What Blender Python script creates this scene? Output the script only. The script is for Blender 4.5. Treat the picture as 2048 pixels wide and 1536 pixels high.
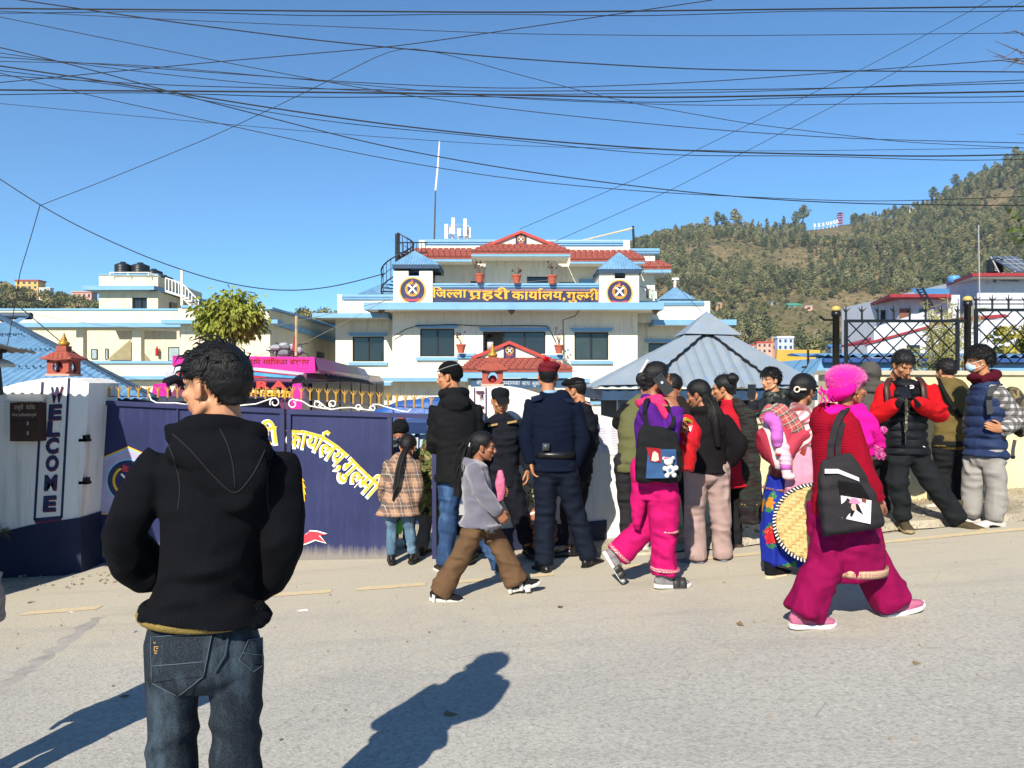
import bpy, bmesh, math, random
import numpy as np
from mathutils import Vector, Matrix, Euler
from math import sin, cos, pi, radians
random.seed(7)
np.random.seed(7)
RNG = np.random.default_rng(7)
for _o in list(bpy.data.objects):
 bpy.data.objects.remove(_o)
SC = bpy.context.scene
COL = SC.collection
# ---------------------------------------------------------------- camera, sky, sun, exposure
CAM_Z = 1.6
FPX = 1538.0
cam_data = bpy.data.cameras.new('camera')
cam = bpy.data.objects.new('camera', cam_data)
COL.objects.link(cam)
cam.location =(0, 0, CAM_Z)
cam.rotation_euler =(radians(90), 0, 0)
cam_data.sensor_width = 36.0
cam_data.lens = FPX/2048.0*36.0
cam_data.clip_start = 0.1
cam_data.clip_end = 4000
SC.camera = cam
SUN_EL = radians(35.5)
SUN_TRAVEL = Vector((0.325, 0.945, 0)).normalized()
L_DIR = Vector((SUN_TRAVEL.x*cos(SUN_EL), SUN_TRAVEL.y*cos(SUN_EL), -sin(SUN_EL)))
world = bpy.data.worlds.new('World')
SC.world = world
world.use_nodes = True
nt = world.node_tree
sky = nt.nodes.new('ShaderNodeTexSky')
sky.sky_type = 'NISHITA'
sky.sun_disc = False
sky.sun_elevation = SUN_EL
sky.sun_rotation = math.atan2(-SUN_TRAVEL.x, -SUN_TRAVEL.y)
sky.altitude = 3000
sky.air_density = 1.2
sky.dust_density = 0.1
sky.ozone_density = 7.0
wb = nt.nodes.new('ShaderNodeMix'); wb.data_type = 'RGBA'; wb.blend_type = 'MULTIPLY'; wb.inputs[0].default_value = 1.0
wb.inputs[7].default_value =(.74, .98, 1.0, 1)
nt.links.new(sky.outputs[0], wb.inputs[6])
nt.links.new(wb.outputs[2], nt.nodes['Background'].inputs[0])
nt.nodes['Background'].inputs[1].default_value = 0.105
sun_data = bpy.data.lights.new('sun', 'SUN')
sun = bpy.data.objects.new('sun', sun_data)
COL.objects.link(sun)
sun_data.energy = 5.0
sun_data.angle = radians(0.5)
sun_data.color =(1.0, 0.91, 0.77)
sun.rotation_euler = L_DIR.to_track_quat('-Z', 'Y').to_euler()
SC.view_settings.view_transform = 'Standard'
SC.view_settings.look = 'None'
SC.view_settings.exposure = 0.75
SC.view_settings.gamma = 1.0
SC.view_settings.use_curve_mapping = False
SC.render.engine = 'CYCLES'
SC.cycles.use_denoising = True
SC.cycles.max_bounces = 6
SC.cycles.diffuse_bounces = 3
SC.cycles.glossy_bounces = 3
SC.cycles.transparent_max_bounces = 6
# ---------------------------------------------------------------- helpers
def W(px, py, d):
 return Vector(((px-1024.0)/FPX*d, d, CAM_Z-(py-768.0)/FPX*d))
def X(px, d):return(px-1024.0)/FPX*d
def Z(py, d):return CAM_Z-(py-768.0)/FPX*d
def wall_line(x):
 return 7.35+0.18*max(x, -0.3)if x>-0.6 else 7.3-0.13*x*0.6
def gz(x, y):
 s = 0.067*min(x, 9.0)if x>0 else 0.045*max(x, -9.0)
 k = y-(8.2+0.14*max(min(x, 9), 0))
 if k>0:
  s-=min(0.19*k, 1.75+s)
 return s
def on_ground(px, py, lift=0.0):
 lo, hi = 0.5, 60.0
 last = None
 d = 0.8
 while d<40:
  p = W(px, py, d)
  if p.z<=gz(p.x, p.y)+lift:
   return p
  d += 0.005
 return W(px, py, 40)
def lin(v):
 v/=255.0
 return v/12.92 if v<=0.04045 else((v+0.055)/1.055)**2.4
def hx(h):
 h = h.lstrip('#')
 return(lin(int(h[0:2], 16)), lin(int(h[2:4], 16)), lin(int(h[4:6], 16)), 1.0)
ORG ={}
def tag(o, label=None, cat=None, group=None, kind=None):
 if label:o['label'] = label
 if cat:o['category'] = cat
 if group:o['group'] = group
 if kind:o['kind'] = kind
 return o
def thing(name, label, cat, loc, group=None):
 o = bpy.data.objects.new(name, None)
 o.empty_display_size = 0.2
 COL.objects.link(o)
 o.location = loc
 ORG[o.name] = Vector(loc)
 return tag(o, label, cat, group)
def link(name, me, parent=None, loc=None, rot=None, scale=None):
 """an object sharing the mesh me, at world location loc"""
 o = bpy.data.objects.new(name, me)
 COL.objects.link(o)
 base = ORG[parent.name]if parent else Vector((0, 0, 0))
 if parent:o.parent = parent
 if loc is not None:o.location = Vector(loc)-base
 if rot is not None:o.rotation_euler = rot
 if scale is not None:o.scale = scale
 ORG[o.name] = base if loc is None else Vector(loc)
 return o
def frame_axes(t):
 t = t.normalized()
 a = Vector((0, 0, 1))if abs(t.z)<0.9 else Vector((1, 0, 0))
 u = t.cross(a).normalized()
 return u, u.cross(t).normalized()
class MB:
 def __init__(s):
  s.v =[]; s.f =[]; s.m =[]
 def add(s, verts, faces, mi=0):
  n = len(s.v)
  s.v.extend([tuple(p)for p in verts])
  s.f.extend([tuple(i+n for i in f)for f in faces])
  s.m.extend([mi]*len(faces))
  return s
 def box(s, x0, x1, y0, y1, z0, z1, mi=0):
  v =[(x0, y0, z0), (x1, y0, z0), (x1, y1, z0), (x0, y1, z0), (x0, y0, z1), (x1, y0, z1), (x1, y1, z1), (x0, y1, z1)]
  return s.add(v, [(0, 3, 2, 1), (4, 5, 6, 7), (0, 1, 5, 4), (1, 2, 6, 5), (2, 3, 7, 6), (3, 0, 4, 7)], mi)
 def pbox(s, px0, py0, px1, py1, d, depth, mi=0):
  return s.box(X(px0, d), X(px1, d), d, d+depth, Z(py1, d), Z(py0, d), mi)
 def obox(s, c, ax, ay, az, mi=0):
  c = Vector(c); ax = Vector(ax); ay = Vector(ay); az = Vector(az)
  v =[c+ax*i+ay*j+az*k for k in(-1, 1)for(i, j)in((-1, -1), (1, -1), (1, 1), (-1, 1))]
  return s.add(v, [(0, 3, 2, 1), (4, 5, 6, 7), (0, 1, 5, 4), (1, 2, 6, 5), (2, 3, 7, 6), (3, 0, 4, 7)], mi)
 def bar(s, p, q, w, h=None, mi=0):
  p = Vector(p); q = Vector(q); t = q-p
  u, n = frame_axes(t)
  return s.obox((p+q)/2, u*w/2, t/2, n*(h or w)/2, mi)
 def tube(s, pts, r, n=8, mi=0, cap=True):
  pts =[Vector(p)for p in pts]
  k = len(pts)
  rs = r if isinstance(r, (list, tuple))else[r]*k
  u = None; vs =[]
  for i, p in enumerate(pts):
   t =(pts[min(i+1, k-1)]-pts[max(i-1, 0)])
   t = t.normalized()if t.length>1e-9 else Vector((0, 0, 1))
   if u is None:u, _ = frame_axes(t)
   u =(u-t*u.dot(t)).normalized()
   w = t.cross(u)
   vs +=[p+(u*cos(2*pi*j/n)+w*sin(2*pi*j/n))*rs[i]for j in range(n)]
  fs =[(i*n+j, i*n+(j+1)%n, (i+1)*n+(j+1)%n, (i+1)*n+j)for i in range(k-1)for j in range(n)]
  if cap:fs +=[tuple(range(n-1, -1, -1)), tuple((k-1)*n+j for j in range(n))]
  return s.add(vs, fs, mi)
 def lathe(s, c, prof, n=16, mi=0, mis=None):
  c = Vector(c)
  vs =[c+Vector((r*cos(2*pi*j/n), r*sin(2*pi*j/n), z))for(r, z)in prof for j in range(n)]
  k = len(prof)
  for i in range(k-1):
   pass
  fs =[(i*n+j, i*n+(j+1)%n, (i+1)*n+(j+1)%n, (i+1)*n+j)for i in range(k-1)for j in range(n)]
  fs +=[tuple(range(n-1, -1, -1)), tuple((k-1)*n+j for j in range(n))]
  return s.add(vs, fs, mi)
 def prism(s, poly, off, mi=0):
  """closed polygon (3-D points) extruded by off"""
  off = Vector(off); n = len(poly)
  a =[Vector(p)for p in poly]; b =[p+off for p in a]
  nrm = Vector((0, 0, 0))
  for i in range(n):
   nrm += a[i].cross(a[(i+1)%n])
  flip = nrm.dot(off)>0
  fs =[tuple(range(n-1, -1, -1)), tuple(range(n, 2*n))]+[(i, (i+1)%n, n+(i+1)%n, n+i)for i in range(n)]
  if not flip:fs =[tuple(reversed(f))for f in fs]
  return s.add(a+b, fs, mi)
 def ell(s, c, r, n=12, k=8, mi=0, rot=None):
  c = Vector(c); r =(r, r, r)if not hasattr(r, '__len__')else r
  vs =[]
  for i in range(k+1):
   th = pi*i/k
   for j in range(n):
    p = Vector((r[0]*sin(th)*cos(2*pi*j/n), r[1]*sin(th)*sin(2*pi*j/n), r[2]*cos(th)))
    if rot is not None:p = rot@p
    vs.append(c+p)
  fs =[(i*n+j, (i+1)*n+j, (i+1)*n+(j+1)%n, i*n+(j+1)%n)for i in range(k)for j in range(n)]
  return s.add(vs, fs, mi)
 def build(s, name, mats, parent=None, smooth=False, local=False):
  me = s.mesh(name, mats, ORG[parent.name]if(parent and not local)else None, smooth)
  o = bpy.data.objects.new(name, me)
  COL.objects.link(o)
  if parent:
   o.parent = parent
   ORG[o.name] = ORG[parent.name]
  else:
   ORG[o.name] = Vector((0, 0, 0))
  return o
 def mesh(s, name, mats, org=None, smooth=False):
  me = bpy.data.meshes.new(name)
  vs = s.v if org is None else[(p[0]-org.x, p[1]-org.y, p[2]-org.z)for p in s.v]
  me.from_pydata(vs, [], s.f)
  mats = mats if isinstance(mats, (list, tuple))else[mats]
  for m in mats:me.materials.append(m)
  if len(mats)>1:me.polygons.foreach_set('material_index', s.m)
  if smooth:me.polygons.foreach_set('use_smooth', [True]*len(me.polygons))
  me.validate(); me.update()
  return me
  # ---------------------------------------------------------------- materials
MATS ={}
class NT:
 def __init__(s, name):
  s.mat = bpy.data.materials.new(name); s.mat.use_nodes = True
  s.t = s.mat.node_tree; s.b = s.t.nodes['Principled BSDF']
  s.co = s.t.nodes.new('ShaderNodeTexCoord').outputs['Object']
 def n(s, typ, **kw):
  nd = s.t.nodes.new(typ)
  for k, v in kw.items():setattr(nd, k, v)
  return nd
 def l(s, a, b):s.t.links.new(a, b)
 def mapping(s, scale=(1, 1, 1), rot=(0, 0, 0), src=None):
  m = s.n('ShaderNodeMapping'); s.l(src or s.co, m.inputs[0])
  m.inputs['Scale'].default_value = scale; m.inputs['Rotation'].default_value = rot
  return m.outputs[0]
 def noise(s, scale, detail=4, src=None, rough=.55, dist=0):
  nd = s.n('ShaderNodeTexNoise'); s.l(src or s.co, nd.inputs['Vector'])
  nd.inputs['Scale'].default_value = scale; nd.inputs['Detail'].default_value = detail
  nd.inputs['Roughness'].default_value = rough; nd.inputs['Distortion'].default_value = dist
  return nd.outputs[0]
 def ramp(s, fac, stops, interp='LINEAR'):
  r = s.n('ShaderNodeValToRGB'); s.l(fac, r.inputs[0]); e = r.color_ramp
  e.interpolation = interp
  while len(e.elements)<len(stops):e.elements.new(0.5)
  for el, (p, c)in zip(e.elements, stops):
   el.position = p; el.color = c if len(c) == 4 else(*c, 1)
  return r.outputs[0]
 def mix(s, fac, a, b, mode='MIX'):
  m = s.n('ShaderNodeMix', data_type='RGBA', blend_type=mode)
  for sock, v in((m.inputs[0], fac), (m.inputs[6], a), (m.inputs[7], b)):
   if hasattr(v, 'is_output'):s.l(v, sock)
   elif isinstance(v, (int, float)):sock.default_value = v
   else:sock.default_value = v if len(v) == 4 else(*v, 1)
  return m.outputs[2]
 def math(s, op, a, b=0.0, c=None):
  m = s.n('ShaderNodeMath', operation=op)
  for i, v in enumerate((a, b, c)):
   if v is None:continue
   if hasattr(v, 'is_output'):s.l(v, m.inputs[i])
   else:m.inputs[i].default_value = v
  return m.outputs[0]
 def bump(s, h, strength=.3, dist=.01):
  b = s.n('ShaderNodeBump'); s.l(h, b.inputs['Height'])
  b.inputs['Strength'].default_value = strength; b.inputs['Distance'].default_value = dist
  s.l(b.outputs[0], s.b.inputs['Normal'])
 def color(s, c):
  if hasattr(c, 'is_output'):s.l(c, s.b.inputs['Base Color'])
  else:s.b.inputs['Base Color'].default_value = c
 def done(s, rough=.7, metal=0, spec=.5):
  s.b.inputs['Roughness'].default_value = rough; s.b.inputs['Metallic'].default_value = metal
  s.b.inputs['Specular IOR Level'].default_value = spec
  return s.mat
def sc(c, k):return(min(c[0]*k, 1), min(c[1]*k, 1), min(c[2]*k, 1), 1)
def M(name, col, rough=.7, var=.15, vs=4, bump=.15, bs=60, metal=0, spec=.4, bd=.004):
 if name in MATS:return MATS[name]
 c = hx(col)if isinstance(col, str)else col
 t = NT(name)
 t.color(t.ramp(t.noise(vs, 5), [(.3, sc(c, 1-var)), (.7, sc(c, 1+var))]))
 if bump:t.bump(t.noise(bs, 3), bump, bd)
 MATS[name] = t.done(rough, metal, spec)
 return MATS[name]
def cloth(name, col, rough=.9, var=.1, vs=9, weave=220, bump=.8, spec=.12):
 if name in MATS:return MATS[name]
 c = hx(col)if isinstance(col, str)else col
 t = NT(name)
 n1 = t.noise(vs, 4); n2 = t.noise(weave, 2)
 cc = t.ramp(n1, [(.3, sc(c, 1-var)), (.7, sc(c, 1+var))])
 cc = t.mix(.5, cc, t.ramp(n2, [(.3, sc(c, .7)), (.7, sc(c, 1.3))]))
 t.color(cc)
 fold = t.n('ShaderNodeTexNoise', noise_type='RIDGED_MULTIFRACTAL'); t.l(t.mapping((5.5, 5.5, 11), (.5, .35, 0)), fold.inputs['Vector']); fold.inputs['Scale'].default_value = 1.0; fold.inputs['Detail'].default_value = 2.5
 h = t.math('ADD', t.math('MULTIPLY', fold.outputs[0], 1.2), t.math('MULTIPLY', n2, .12))
 t.bump(h, bump, .045)
 MATS[name] = t.done(rough, 0, spec)
 return MATS[name]
 # ---------------------------------------------------------------- setting: ground, road, hills
def m_road():
 t = NT('asphalt')
 fine = t.noise(95, 3, rough=.75); agg = t.noise(38, 2, rough=.8); big = t.noise(.55, 5); mid = t.noise(3.0, 5)
 vor = t.n('ShaderNodeTexVoronoi'); t.l(t.co, vor.inputs['Vector']); vor.inputs['Scale'].default_value = 55
 stone = t.ramp(vor.outputs['Color'], [(0, hx('#8d8c87')), (.35, hx('#9c9b95')), (.7, hx('#a8a69f')), (1, hx('#c4c1b9'))])
 base = t.ramp(big, [(.32, hx('#96948e')), (.55, hx('#a3a199')), (.7, hx('#adaaa0'))])
 c = t.mix(.34, base, stone)
 c = t.mix(t.ramp(agg, [(.38, (0, 0, 0, 1)), (.5, (1, 1, 1, 1))]), t.mix(.5, c, hx('#7a7974')), c)
 # dusty towards the gate and the verge: real dust, a matter of place
 sx = t.n('ShaderNodeSeparateXYZ'); t.l(t.co, sx.inputs[0])
 dust = t.ramp(t.math('ADD', t.math('MULTIPLY', sx.outputs[1], .14), t.math('MULTIPLY', mid, .35)), [(.75, (0, 0, 0, 1)), (1.05, (1, 1, 1, 1))])
 c = t.mix(t.math('MULTIPLY', dust, .75), c, hx('#b0a895'))
 ml = t.n('ShaderNodeMapping'); t.l(t.co, ml.inputs[0]); ml.inputs['Scale'].default_value =(.5, 3.5, 1); ml.inputs['Rotation'].default_value =(0, 0, .12)
 streak = t.noise(1.2, 4, src=ml.outputs[0])
 c = t.mix(t.ramp(streak, [(.55, (0, 0, 0, 1)), (.75, (.35, .35, .35, 1))]), c, hx('#86847e'))
 # a few thin cracks and tar patches
 cr = t.n('ShaderNodeTexVoronoi', feature='DISTANCE_TO_EDGE'); t.l(t.mapping((.45, .7, 1)), cr.inputs['Vector'])
 wob = t.mix(.12, t.co, t.n('ShaderNodeTexNoise').outputs[1])
 crk = t.ramp(cr.outputs[0], [(.0, (1, 1, 1, 1)), (.006, (0, 0, 0, 1))])
 c = t.mix(t.math('MULTIPLY', crk, t.ramp(mid, [(.5, (0, 0, 0, 1)), (.6, (.5, .5, .5, 1))])), c, hx('#55524c'))
 t.color(c)
 t.bump(t.math('ADD', t.math('MULTIPLY', vor.outputs[0], .6), fine), .38, .009)
 return t.done(.88, 0, .3)
ROAD = m_road()
def m_dirt():
 t = NT('dusty_ground')
 c = t.ramp(t.noise(2.2, 7), [(.3, hx('#8c8475')), (.5, hx('#a59c8a')), (.72, hx('#bab09d'))])
 c = t.mix(t.ramp(t.noise(40, 3), [(.35, (0, 0, 0, 1)), (.5, (1, 1, 1, 1))]), t.mix(.5, c, hx('#5f5648')), c)
 t.color(c); t.bump(t.noise(30, 5), .8, .03)
 return t.done(.95, 0, .2)
DIRT = m_dirt()
def sheet(name, xs, ys, fz, mat, kind='structure', smooth=True):
 nx, ny = len(xs), len(ys)
 v =[(x, y, fz(x, y))for y in ys for x in xs]
 f =[(j*nx+i, j*nx+i+1, (j+1)*nx+i+1, (j+1)*nx+i)for j in range(ny-1)for i in range(nx-1)]
 mb = MB(); mb.v = v; mb.f = f; mb.m =[0]*len(f)
 o = mb.build(name, mat, None, smooth)
 o['kind'] = kind
 return o
def nz2(x, y, s=1.0):
 return(sin(x*1.7*s+1.3*sin(y*1.1*s))+sin(y*2.3*s+1.7*sin(x*0.9*s))+sin((x+y)*3.1*s))/3
 # ground sheet out to the far terrain (polar so it reaches the hills)
def far_z(x, y):
 r = math.hypot(x, y)
 return gz(x, y)-.012 if r<60 else gz(x, y)-.012-min((r-60)*.02, 3)
sheet('ground', list(np.linspace(-30, 30, 61)), list(np.linspace(-12, 62, 75)), far_z, DIRT)
big = MB()
ring =[30, 45, 62]
def far_plane():
 mb = MB()
 rs =[58, 90, 150, 300, 500, 700, 950]; n = 64
 for r in rs:
  for j in range(n):
   a = 2*pi*j/n
   mb.v.append((r*cos(a), r*sin(a), -1.9-.004*(r-58)))
 for i in range(len(rs)-1):
  for j in range(n):
   mb.f.append((i*n+j, (i+1)*n+j, (i+1)*n+(j+1)%n, i*n+(j+1)%n)); mb.m.append(0)
 o = mb.build('terrain', DIRT, None, True); o['kind'] = 'structure'
far_plane()
def road_edge(x):return 6.62+.115*x
def road_sheet():
 xs = np.linspace(-16, 16, 129); mb = MB()
 ts = np.linspace(0, 1, 61)
 for t in ts:
  for x in xs:
   e = road_edge(x)+.05*nz2(x*2, 0)
   if x<1.2:e = max(e, min(8.4, e+(1.2-x)*1.4))if x>-4.2 else max(e, 6.75+.04*nz2(x*3, 1))
   y = -6+t*(e+6)
   mb.v.append((x, y, gz(x, y)+.006+.006*nz2(x, y, .8)))
 nx = len(xs)
 mb.f =[(j*nx+i, j*nx+i+1, (j+1)*nx+i+1, (j+1)*nx+i)for j in range(len(ts)-1)for i in range(nx-1)]
 mb.m =[0]*len(mb.f)
 o = mb.build('road', ROAD, None, True); o['kind'] = 'structure'
road_sheet()
def verge():
 """raised, broken concrete edge between the road and the wall on the right"""
 mb = MB(); xs = np.linspace(.7, 15, 110)
 for x in xs:
  e = road_edge(x)+.1+.06*nz2(x*2.3, 3)+.03*sin(x*9); w = wall_line(x)+.3
  h = .065*min(1, max(0, (x-.7)/1.6))
  rows =[(e-.03, -.01), (e, h*.9), (e+.10, h)]+[(e+.1+(w-e-.1)*k/7, h+.02*nz2(x*3, k*1.7)+.03*(k/7)**2)for k in range(1, 8)]
  for(y, dz)in rows:mb.v.append((x, y, gz(x, y)+.012+dz))
 n = 10
 mb.f =[(i*n+j, (i+1)*n+j, (i+1)*n+j+1, i*n+j+1)for i in range(len(xs)-1)for j in range(n-1)]
 mb.m =[0]*len(mb.f)
 o = mb.build('footpath', DIRT, None, False); o['kind'] = 'structure'
verge()
def m_paint():
 t = NT('worn_yellow_paint')
 n = t.noise(14, 6, rough=.75)
 t.color(t.mix(t.ramp(n, [(.38, (1, 1, 1, 1)), (.62, (0, 0, 0, 1))]), hx('#c9b48a'), hx('#b4aa94')))
 t.bump(t.noise(95, 3), .5, .01)
 return t.done(.9, 0, .2)
YPAINT = m_paint()
def marking(pts):
 mb = MB()
 for(a, b)in pts:
  n = max(2, int(abs(b-a)/.2))
  for i in range(n):
   xa, xb = a+(b-a)*i/n, a+(b-a)*(i+1)/n
   ys =[(x, 6.33+.113*x)for x in(xa, xb)]
   q =[(ys[0][0], ys[0][1]-.05), (ys[1][0], ys[1][1]-.05), (ys[1][0], ys[1][1]+.05), (ys[0][0], ys[0][1]+.05)]
   mb.add([(x, y, gz(x, y)+.0095+.006*nz2(x, y, .8))for(x, y)in q], [(0, 1, 2, 3)])
 o = mb.build('road_marking', YPAINT); o['kind'] = 'structure'
for seg in((-3.75, -3.2), (-2.05, -1.45), (-1.25, -.7), (-.45, .35), (.9, 2.3), (2.6, 8)):
 marking([seg])
 # small stones and scraps lying at the foot of the wall and on the road
def pebbles():
 mb = MB()
 for i in range(420):
  if i<260:
   x = random.uniform(.6, 5.2); y = random.uniform(road_edge(x)+.2, wall_line(x)-.02); s = random.uniform(.008, .03); lift = .08*min(1, max(0, (x-.7)/1.6))
  elif i<340:
   x = random.uniform(-4.8, -3.0); y = random.uniform(6.6, 7.3); s = random.uniform(.006, .02); lift = .01
  else:
   y = random.uniform(3, 6.5); x = random.uniform(-.66, .66)*y; s = random.uniform(.004, .012); lift = .01
  mb.ell((x, y, gz(x, y)+lift+s*.3), (s, s*random.uniform(.6, 1), s*.6), 5, 3, 0, Euler((0, 0, random.random()*6)).to_matrix())
 o = mb.build('pebbles', M('pebble', '#8d8474', .95, .3, 30))
 o['kind'] = 'stuff'
 mb = MB()
 for i in range(900):
  x = random.uniform(2.6, 5.6); y = wall_line(x)-abs(random.gauss(0, .13)); h = random.uniform(.02, .07)
  a = random.random()*6.28; b = gz(x, y)+.07; dx, dy = cos(a)*.006, sin(a)*.006
  lx, ly = random.uniform(-.05, .05), random.uniform(-.05, .05)
  mb.add([(x-dx, y-dy, b), (x+dx, y+dy, b), (x+lx, y+ly, b+h)], [(0, 1, 2)])
 o = mb.build('dry_grass', M('dry_grass', '#a08f5e', .9, .3, 20)); o['kind'] = 'stuff'
pebbles()
def litter():
 rng = np.random.default_rng(21)
 for nm, col, spots in(('paper_scrap', '#d8d4cc', ((140, 1226), (605, 1222), (1245, 1120))), ('leaf_scrap', '#6d5d3f', ((250, 1395), (60, 1205), (900, 1430), (1480, 1250), (1835, 1330), (1120, 1215))), ('wrapper_scrap', '#5b4f8a', ((268, 1266), ))):
  mb = MB()
  for px, py in spots:
   p = on_ground(px, py, .006); a = rng.random()*6; s = .012+.014*rng.random(); dx = Vector((cos(a), sin(a), 0))*s*1.6; dy = Vector((-sin(a), cos(a), 0))*s; u = Vector((0, 0, .012))
   mb.add([p-dx-dy+u*.3, p+dx-dy*.6+u*rng.random()*2, p+dx*.7+dy+u*.4, p-dx+dy*.8+u*rng.random()], [(0, 1, 2, 3)])
  o = mb.build(nm, M(nm, col, .8)); o['kind'] = 'stuff'
 mb = MB()
 pts =[(-20, 1395), (60, 1340), (130, 1290), (205, 1232)]
 q =[on_ground(a, b)for a, b in pts]; L =[]
 for i in range(3):
  for t in np.linspace(0, 1, 10)[:-1]:L.append(q[i].lerp(q[i+1], t))
 vs =[]
 for i, p in enumerate(L):
  w = .05+.03*sin(i*1.7); z = gz(p.x, p.y)+.0085+.006*nz2(p.x, p.y, .8); vs +=[(p.x-w, p.y-w*.4, z), (p.x+w, p.y+w*.4, z)]
 mb.add(vs, [(2*i, 2*i+1, 2*i+3, 2*i+2)for i in range(len(L)-1)]); o = mb.build('road_patch', ROAD2); o['kind'] = 'structure'
ROAD2 = M('tar_seam', '#93908a', .85, .2, 12, .4, 60)
litter()
# ---------------------------------------------------------------- hills
RIDGE =[(-2600, 590), (-900, 590), (0, 592), (60, 600), (130, 612), (200, 626), (300, 660), (500, 672), (640, 652), (760, 660), (1000, 640), (1150, 560), (1275, 497), (1330, 478), (1400, 466),
 (1470, 462), (1540, 468), (1600, 462), (1650, 457), (1690, 449), (1750, 443), (1800, 431), (1860, 416), (1900, 393), (1950, 368), (2000, 348), (2048, 318), (2200, 275), (2600, 240), (4600, 240)]
def ridge_e(u):
 px = 1024+FPX*u
 return(768-float(np.interp(px, [p[0]for p in RIDGE], [p[1]for p in RIDGE])))/FPX
def ridge_R(u):
 px = 1024+FPX*u
 return float(np.interp(px, [-500, 500, 1000, 1300, 1700, 2100, 3000], [240, 260, 420, 520, 560, 520, 430]))
def hnoise(x, y):
 return 5*sin(x*.021+2*sin(y*.013))+3*sin(y*.05+x*.031)+1.6*sin(x*.11+1.3*sin(y*.09))+.8*sin(x*.23+y*.19)
def hill_z(u, d):
 R = ridge_R(u); zr = CAM_Z+ridge_e(u)*R
 d0 = 75.0; z0 = -2.0 if u>0 else-1.0
 if d<=R:
  s =(d-d0)/(R-d0); s = max(0, s)
  q = max(0, (s-.36)/.64); steep = .09*min(s/.36, 1)+.91*(.75*q+.25*q*q*(3-2*q)); soft = s*.55+.45*s*s*(3-2*s); m = min(1, max(0, (u+.1)/.2))
  k = soft*(1-m)+steep*m
  z = z0+(zr-z0)*k
  z += hnoise(u*d, d)*min(1, s*3)*min(1, (1-s)*4)*.8
 else:
  z = zr-(d-R)*.45
 return z
def m_hill():
 t = NT('hillside_soil')
 n = t.noise(.035, 6, rough=.65); n2 = t.noise(.3, 5, rough=.7)
 c = t.ramp(n, [(.3, hx('#504d35')), (.46, hx('#6e644a')), (.6, hx('#88765a')), (.75, hx('#957c60'))])
 c = t.mix(t.ramp(n2, [(.4, (0, 0, 0, 1)), (.62, (.8, .8, .8, 1))]), c, hx('#4a4a2b'))
 t.color(c); t.bump(n2, .8, 1.0)
 return t.done(.95, 0, .1)
def hills():
 us = np.linspace(-1.3, 1.5, 210); ss = list(np.linspace(0, 1, 46))+[1.05, 1.15, 1.35]
 mb = MB()
 for s in ss:
  for u in us:
   R = ridge_R(u); d = 75+(R-75)*s
   mb.v.append((u*d, d, hill_z(u, d)))
 nx = len(us)
 mb.f =[(j*nx+i, j*nx+i+1, (j+1)*nx+i+1, (j+1)*nx+i)for j in range(len(ss)-1)for i in range(nx-1)]
 mb.m =[0]*len(mb.f)
 o = mb.build('hills', m_hill(), None, True); o['kind'] = 'structure'
hills()
def m_foliage(name, stops, scale=.35):
 t = NT(name)
 oi = t.n('ShaderNodeObjectInfo')
 n = t.noise(scale, 4, src=t.n('ShaderNodeNewGeometry').outputs['Position'])
 f = t.math('ADD', t.math('MULTIPLY', oi.outputs['Random'], .75), t.math('MULTIPLY', n, .3))
 t.color(t.ramp(f, [(p, hx(c))for p, c in stops]))
 t.b.inputs['Subsurface Weight'].default_value = 0
 return t.done(.75, 0, .25)
PINE = m_foliage('pine_needles', [(.12, '#434a32'), (.4, '#5d6342'), (.62, '#73744f'), (.88, '#8b8660')])
BUSH = m_foliage('shrub_leaves', [(.12, '#42492c'), (.45, '#66693f'), (.7, '#7f7b4e'), (.9, '#98895f')])
BARK = M('bark', '#5c4a3a', .95, .3, 8, .5, 30)
def spray(mb, c, r, n, size, rng, mi=0, flat=1.0, up=.4):
 """n small leaf-sized quads spread through an ellipsoid"""
 c = np.array(c); r = np.array(r)
 for _ in range(n):
  p = rng.normal(size=3); p/=np.linalg.norm(p); p*=rng.random()**.4
  q = c+p*r
  nrm = p*.8+rng.normal(size=3)*.6+np.array([0, 0, up]); nrm/=np.linalg.norm(nrm)
  a = np.cross(nrm, rng.normal(size=3)); a/=np.linalg.norm(a); b = np.cross(nrm, a)
  s = size*(.6+.8*rng.random())
  mb.add([q-a*s, q-b*s*.5*flat, q+a*s, q+b*s*.5*flat], [(0, 1, 2, 3)], mi)
def pine_mesh(seed, umbrella):
 rng = np.random.default_rng(seed); mb = MB()
 lean = rng.normal(size=2)*.35
 top = np.array([lean[0], lean[1], 9.0])
 mb.tube([(0, 0, -1), (lean[0]*.3, lean[1]*.3, 4), tuple(top)], [.22, .15, .05], 5, 1)
 k = 9 if umbrella else 13
 for i in range(k):
  f =(i+.5)/k
  if umbrella:
   z = 5.2+f*4.2; w = 2.3*(1-abs(f-.35)*.9)+.3
  else:
   z = 2.2+f*7.4; w = 2.5*(1-f)+.5
  a = i*2.4+rng.random(); off = w*.5*rng.random()**.5
  c =(lean[0]*z/9+cos(a)*off, lean[1]*z/9+sin(a)*off, z)
  mb.tube([(lean[0]*z/9, lean[1]*z/9, z-.5), c], [.06, .03], 3, 1, False)
  spray(mb, c, (w*.62, w*.62, w*.38+.2), 42, .42, rng)
 return mb.mesh('pine_tree', [PINE, BARK])
def bush_mesh(seed):
 rng = np.random.default_rng(seed); mb = MB()
 mb.tube([(0, 0, -.5), (0, 0, 2)], [.15, .06], 5, 1)
 for i in range(9):
  a = rng.random()*6.28; r = 1.5*rng.random()
  spray(mb, (cos(a)*r, sin(a)*r, 1.4+2.0*rng.random()), (1.2, 1.2, 1.0), 34, .36, rng)
 return mb.mesh('broadleaf_tree', [BUSH, BARK])
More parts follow.
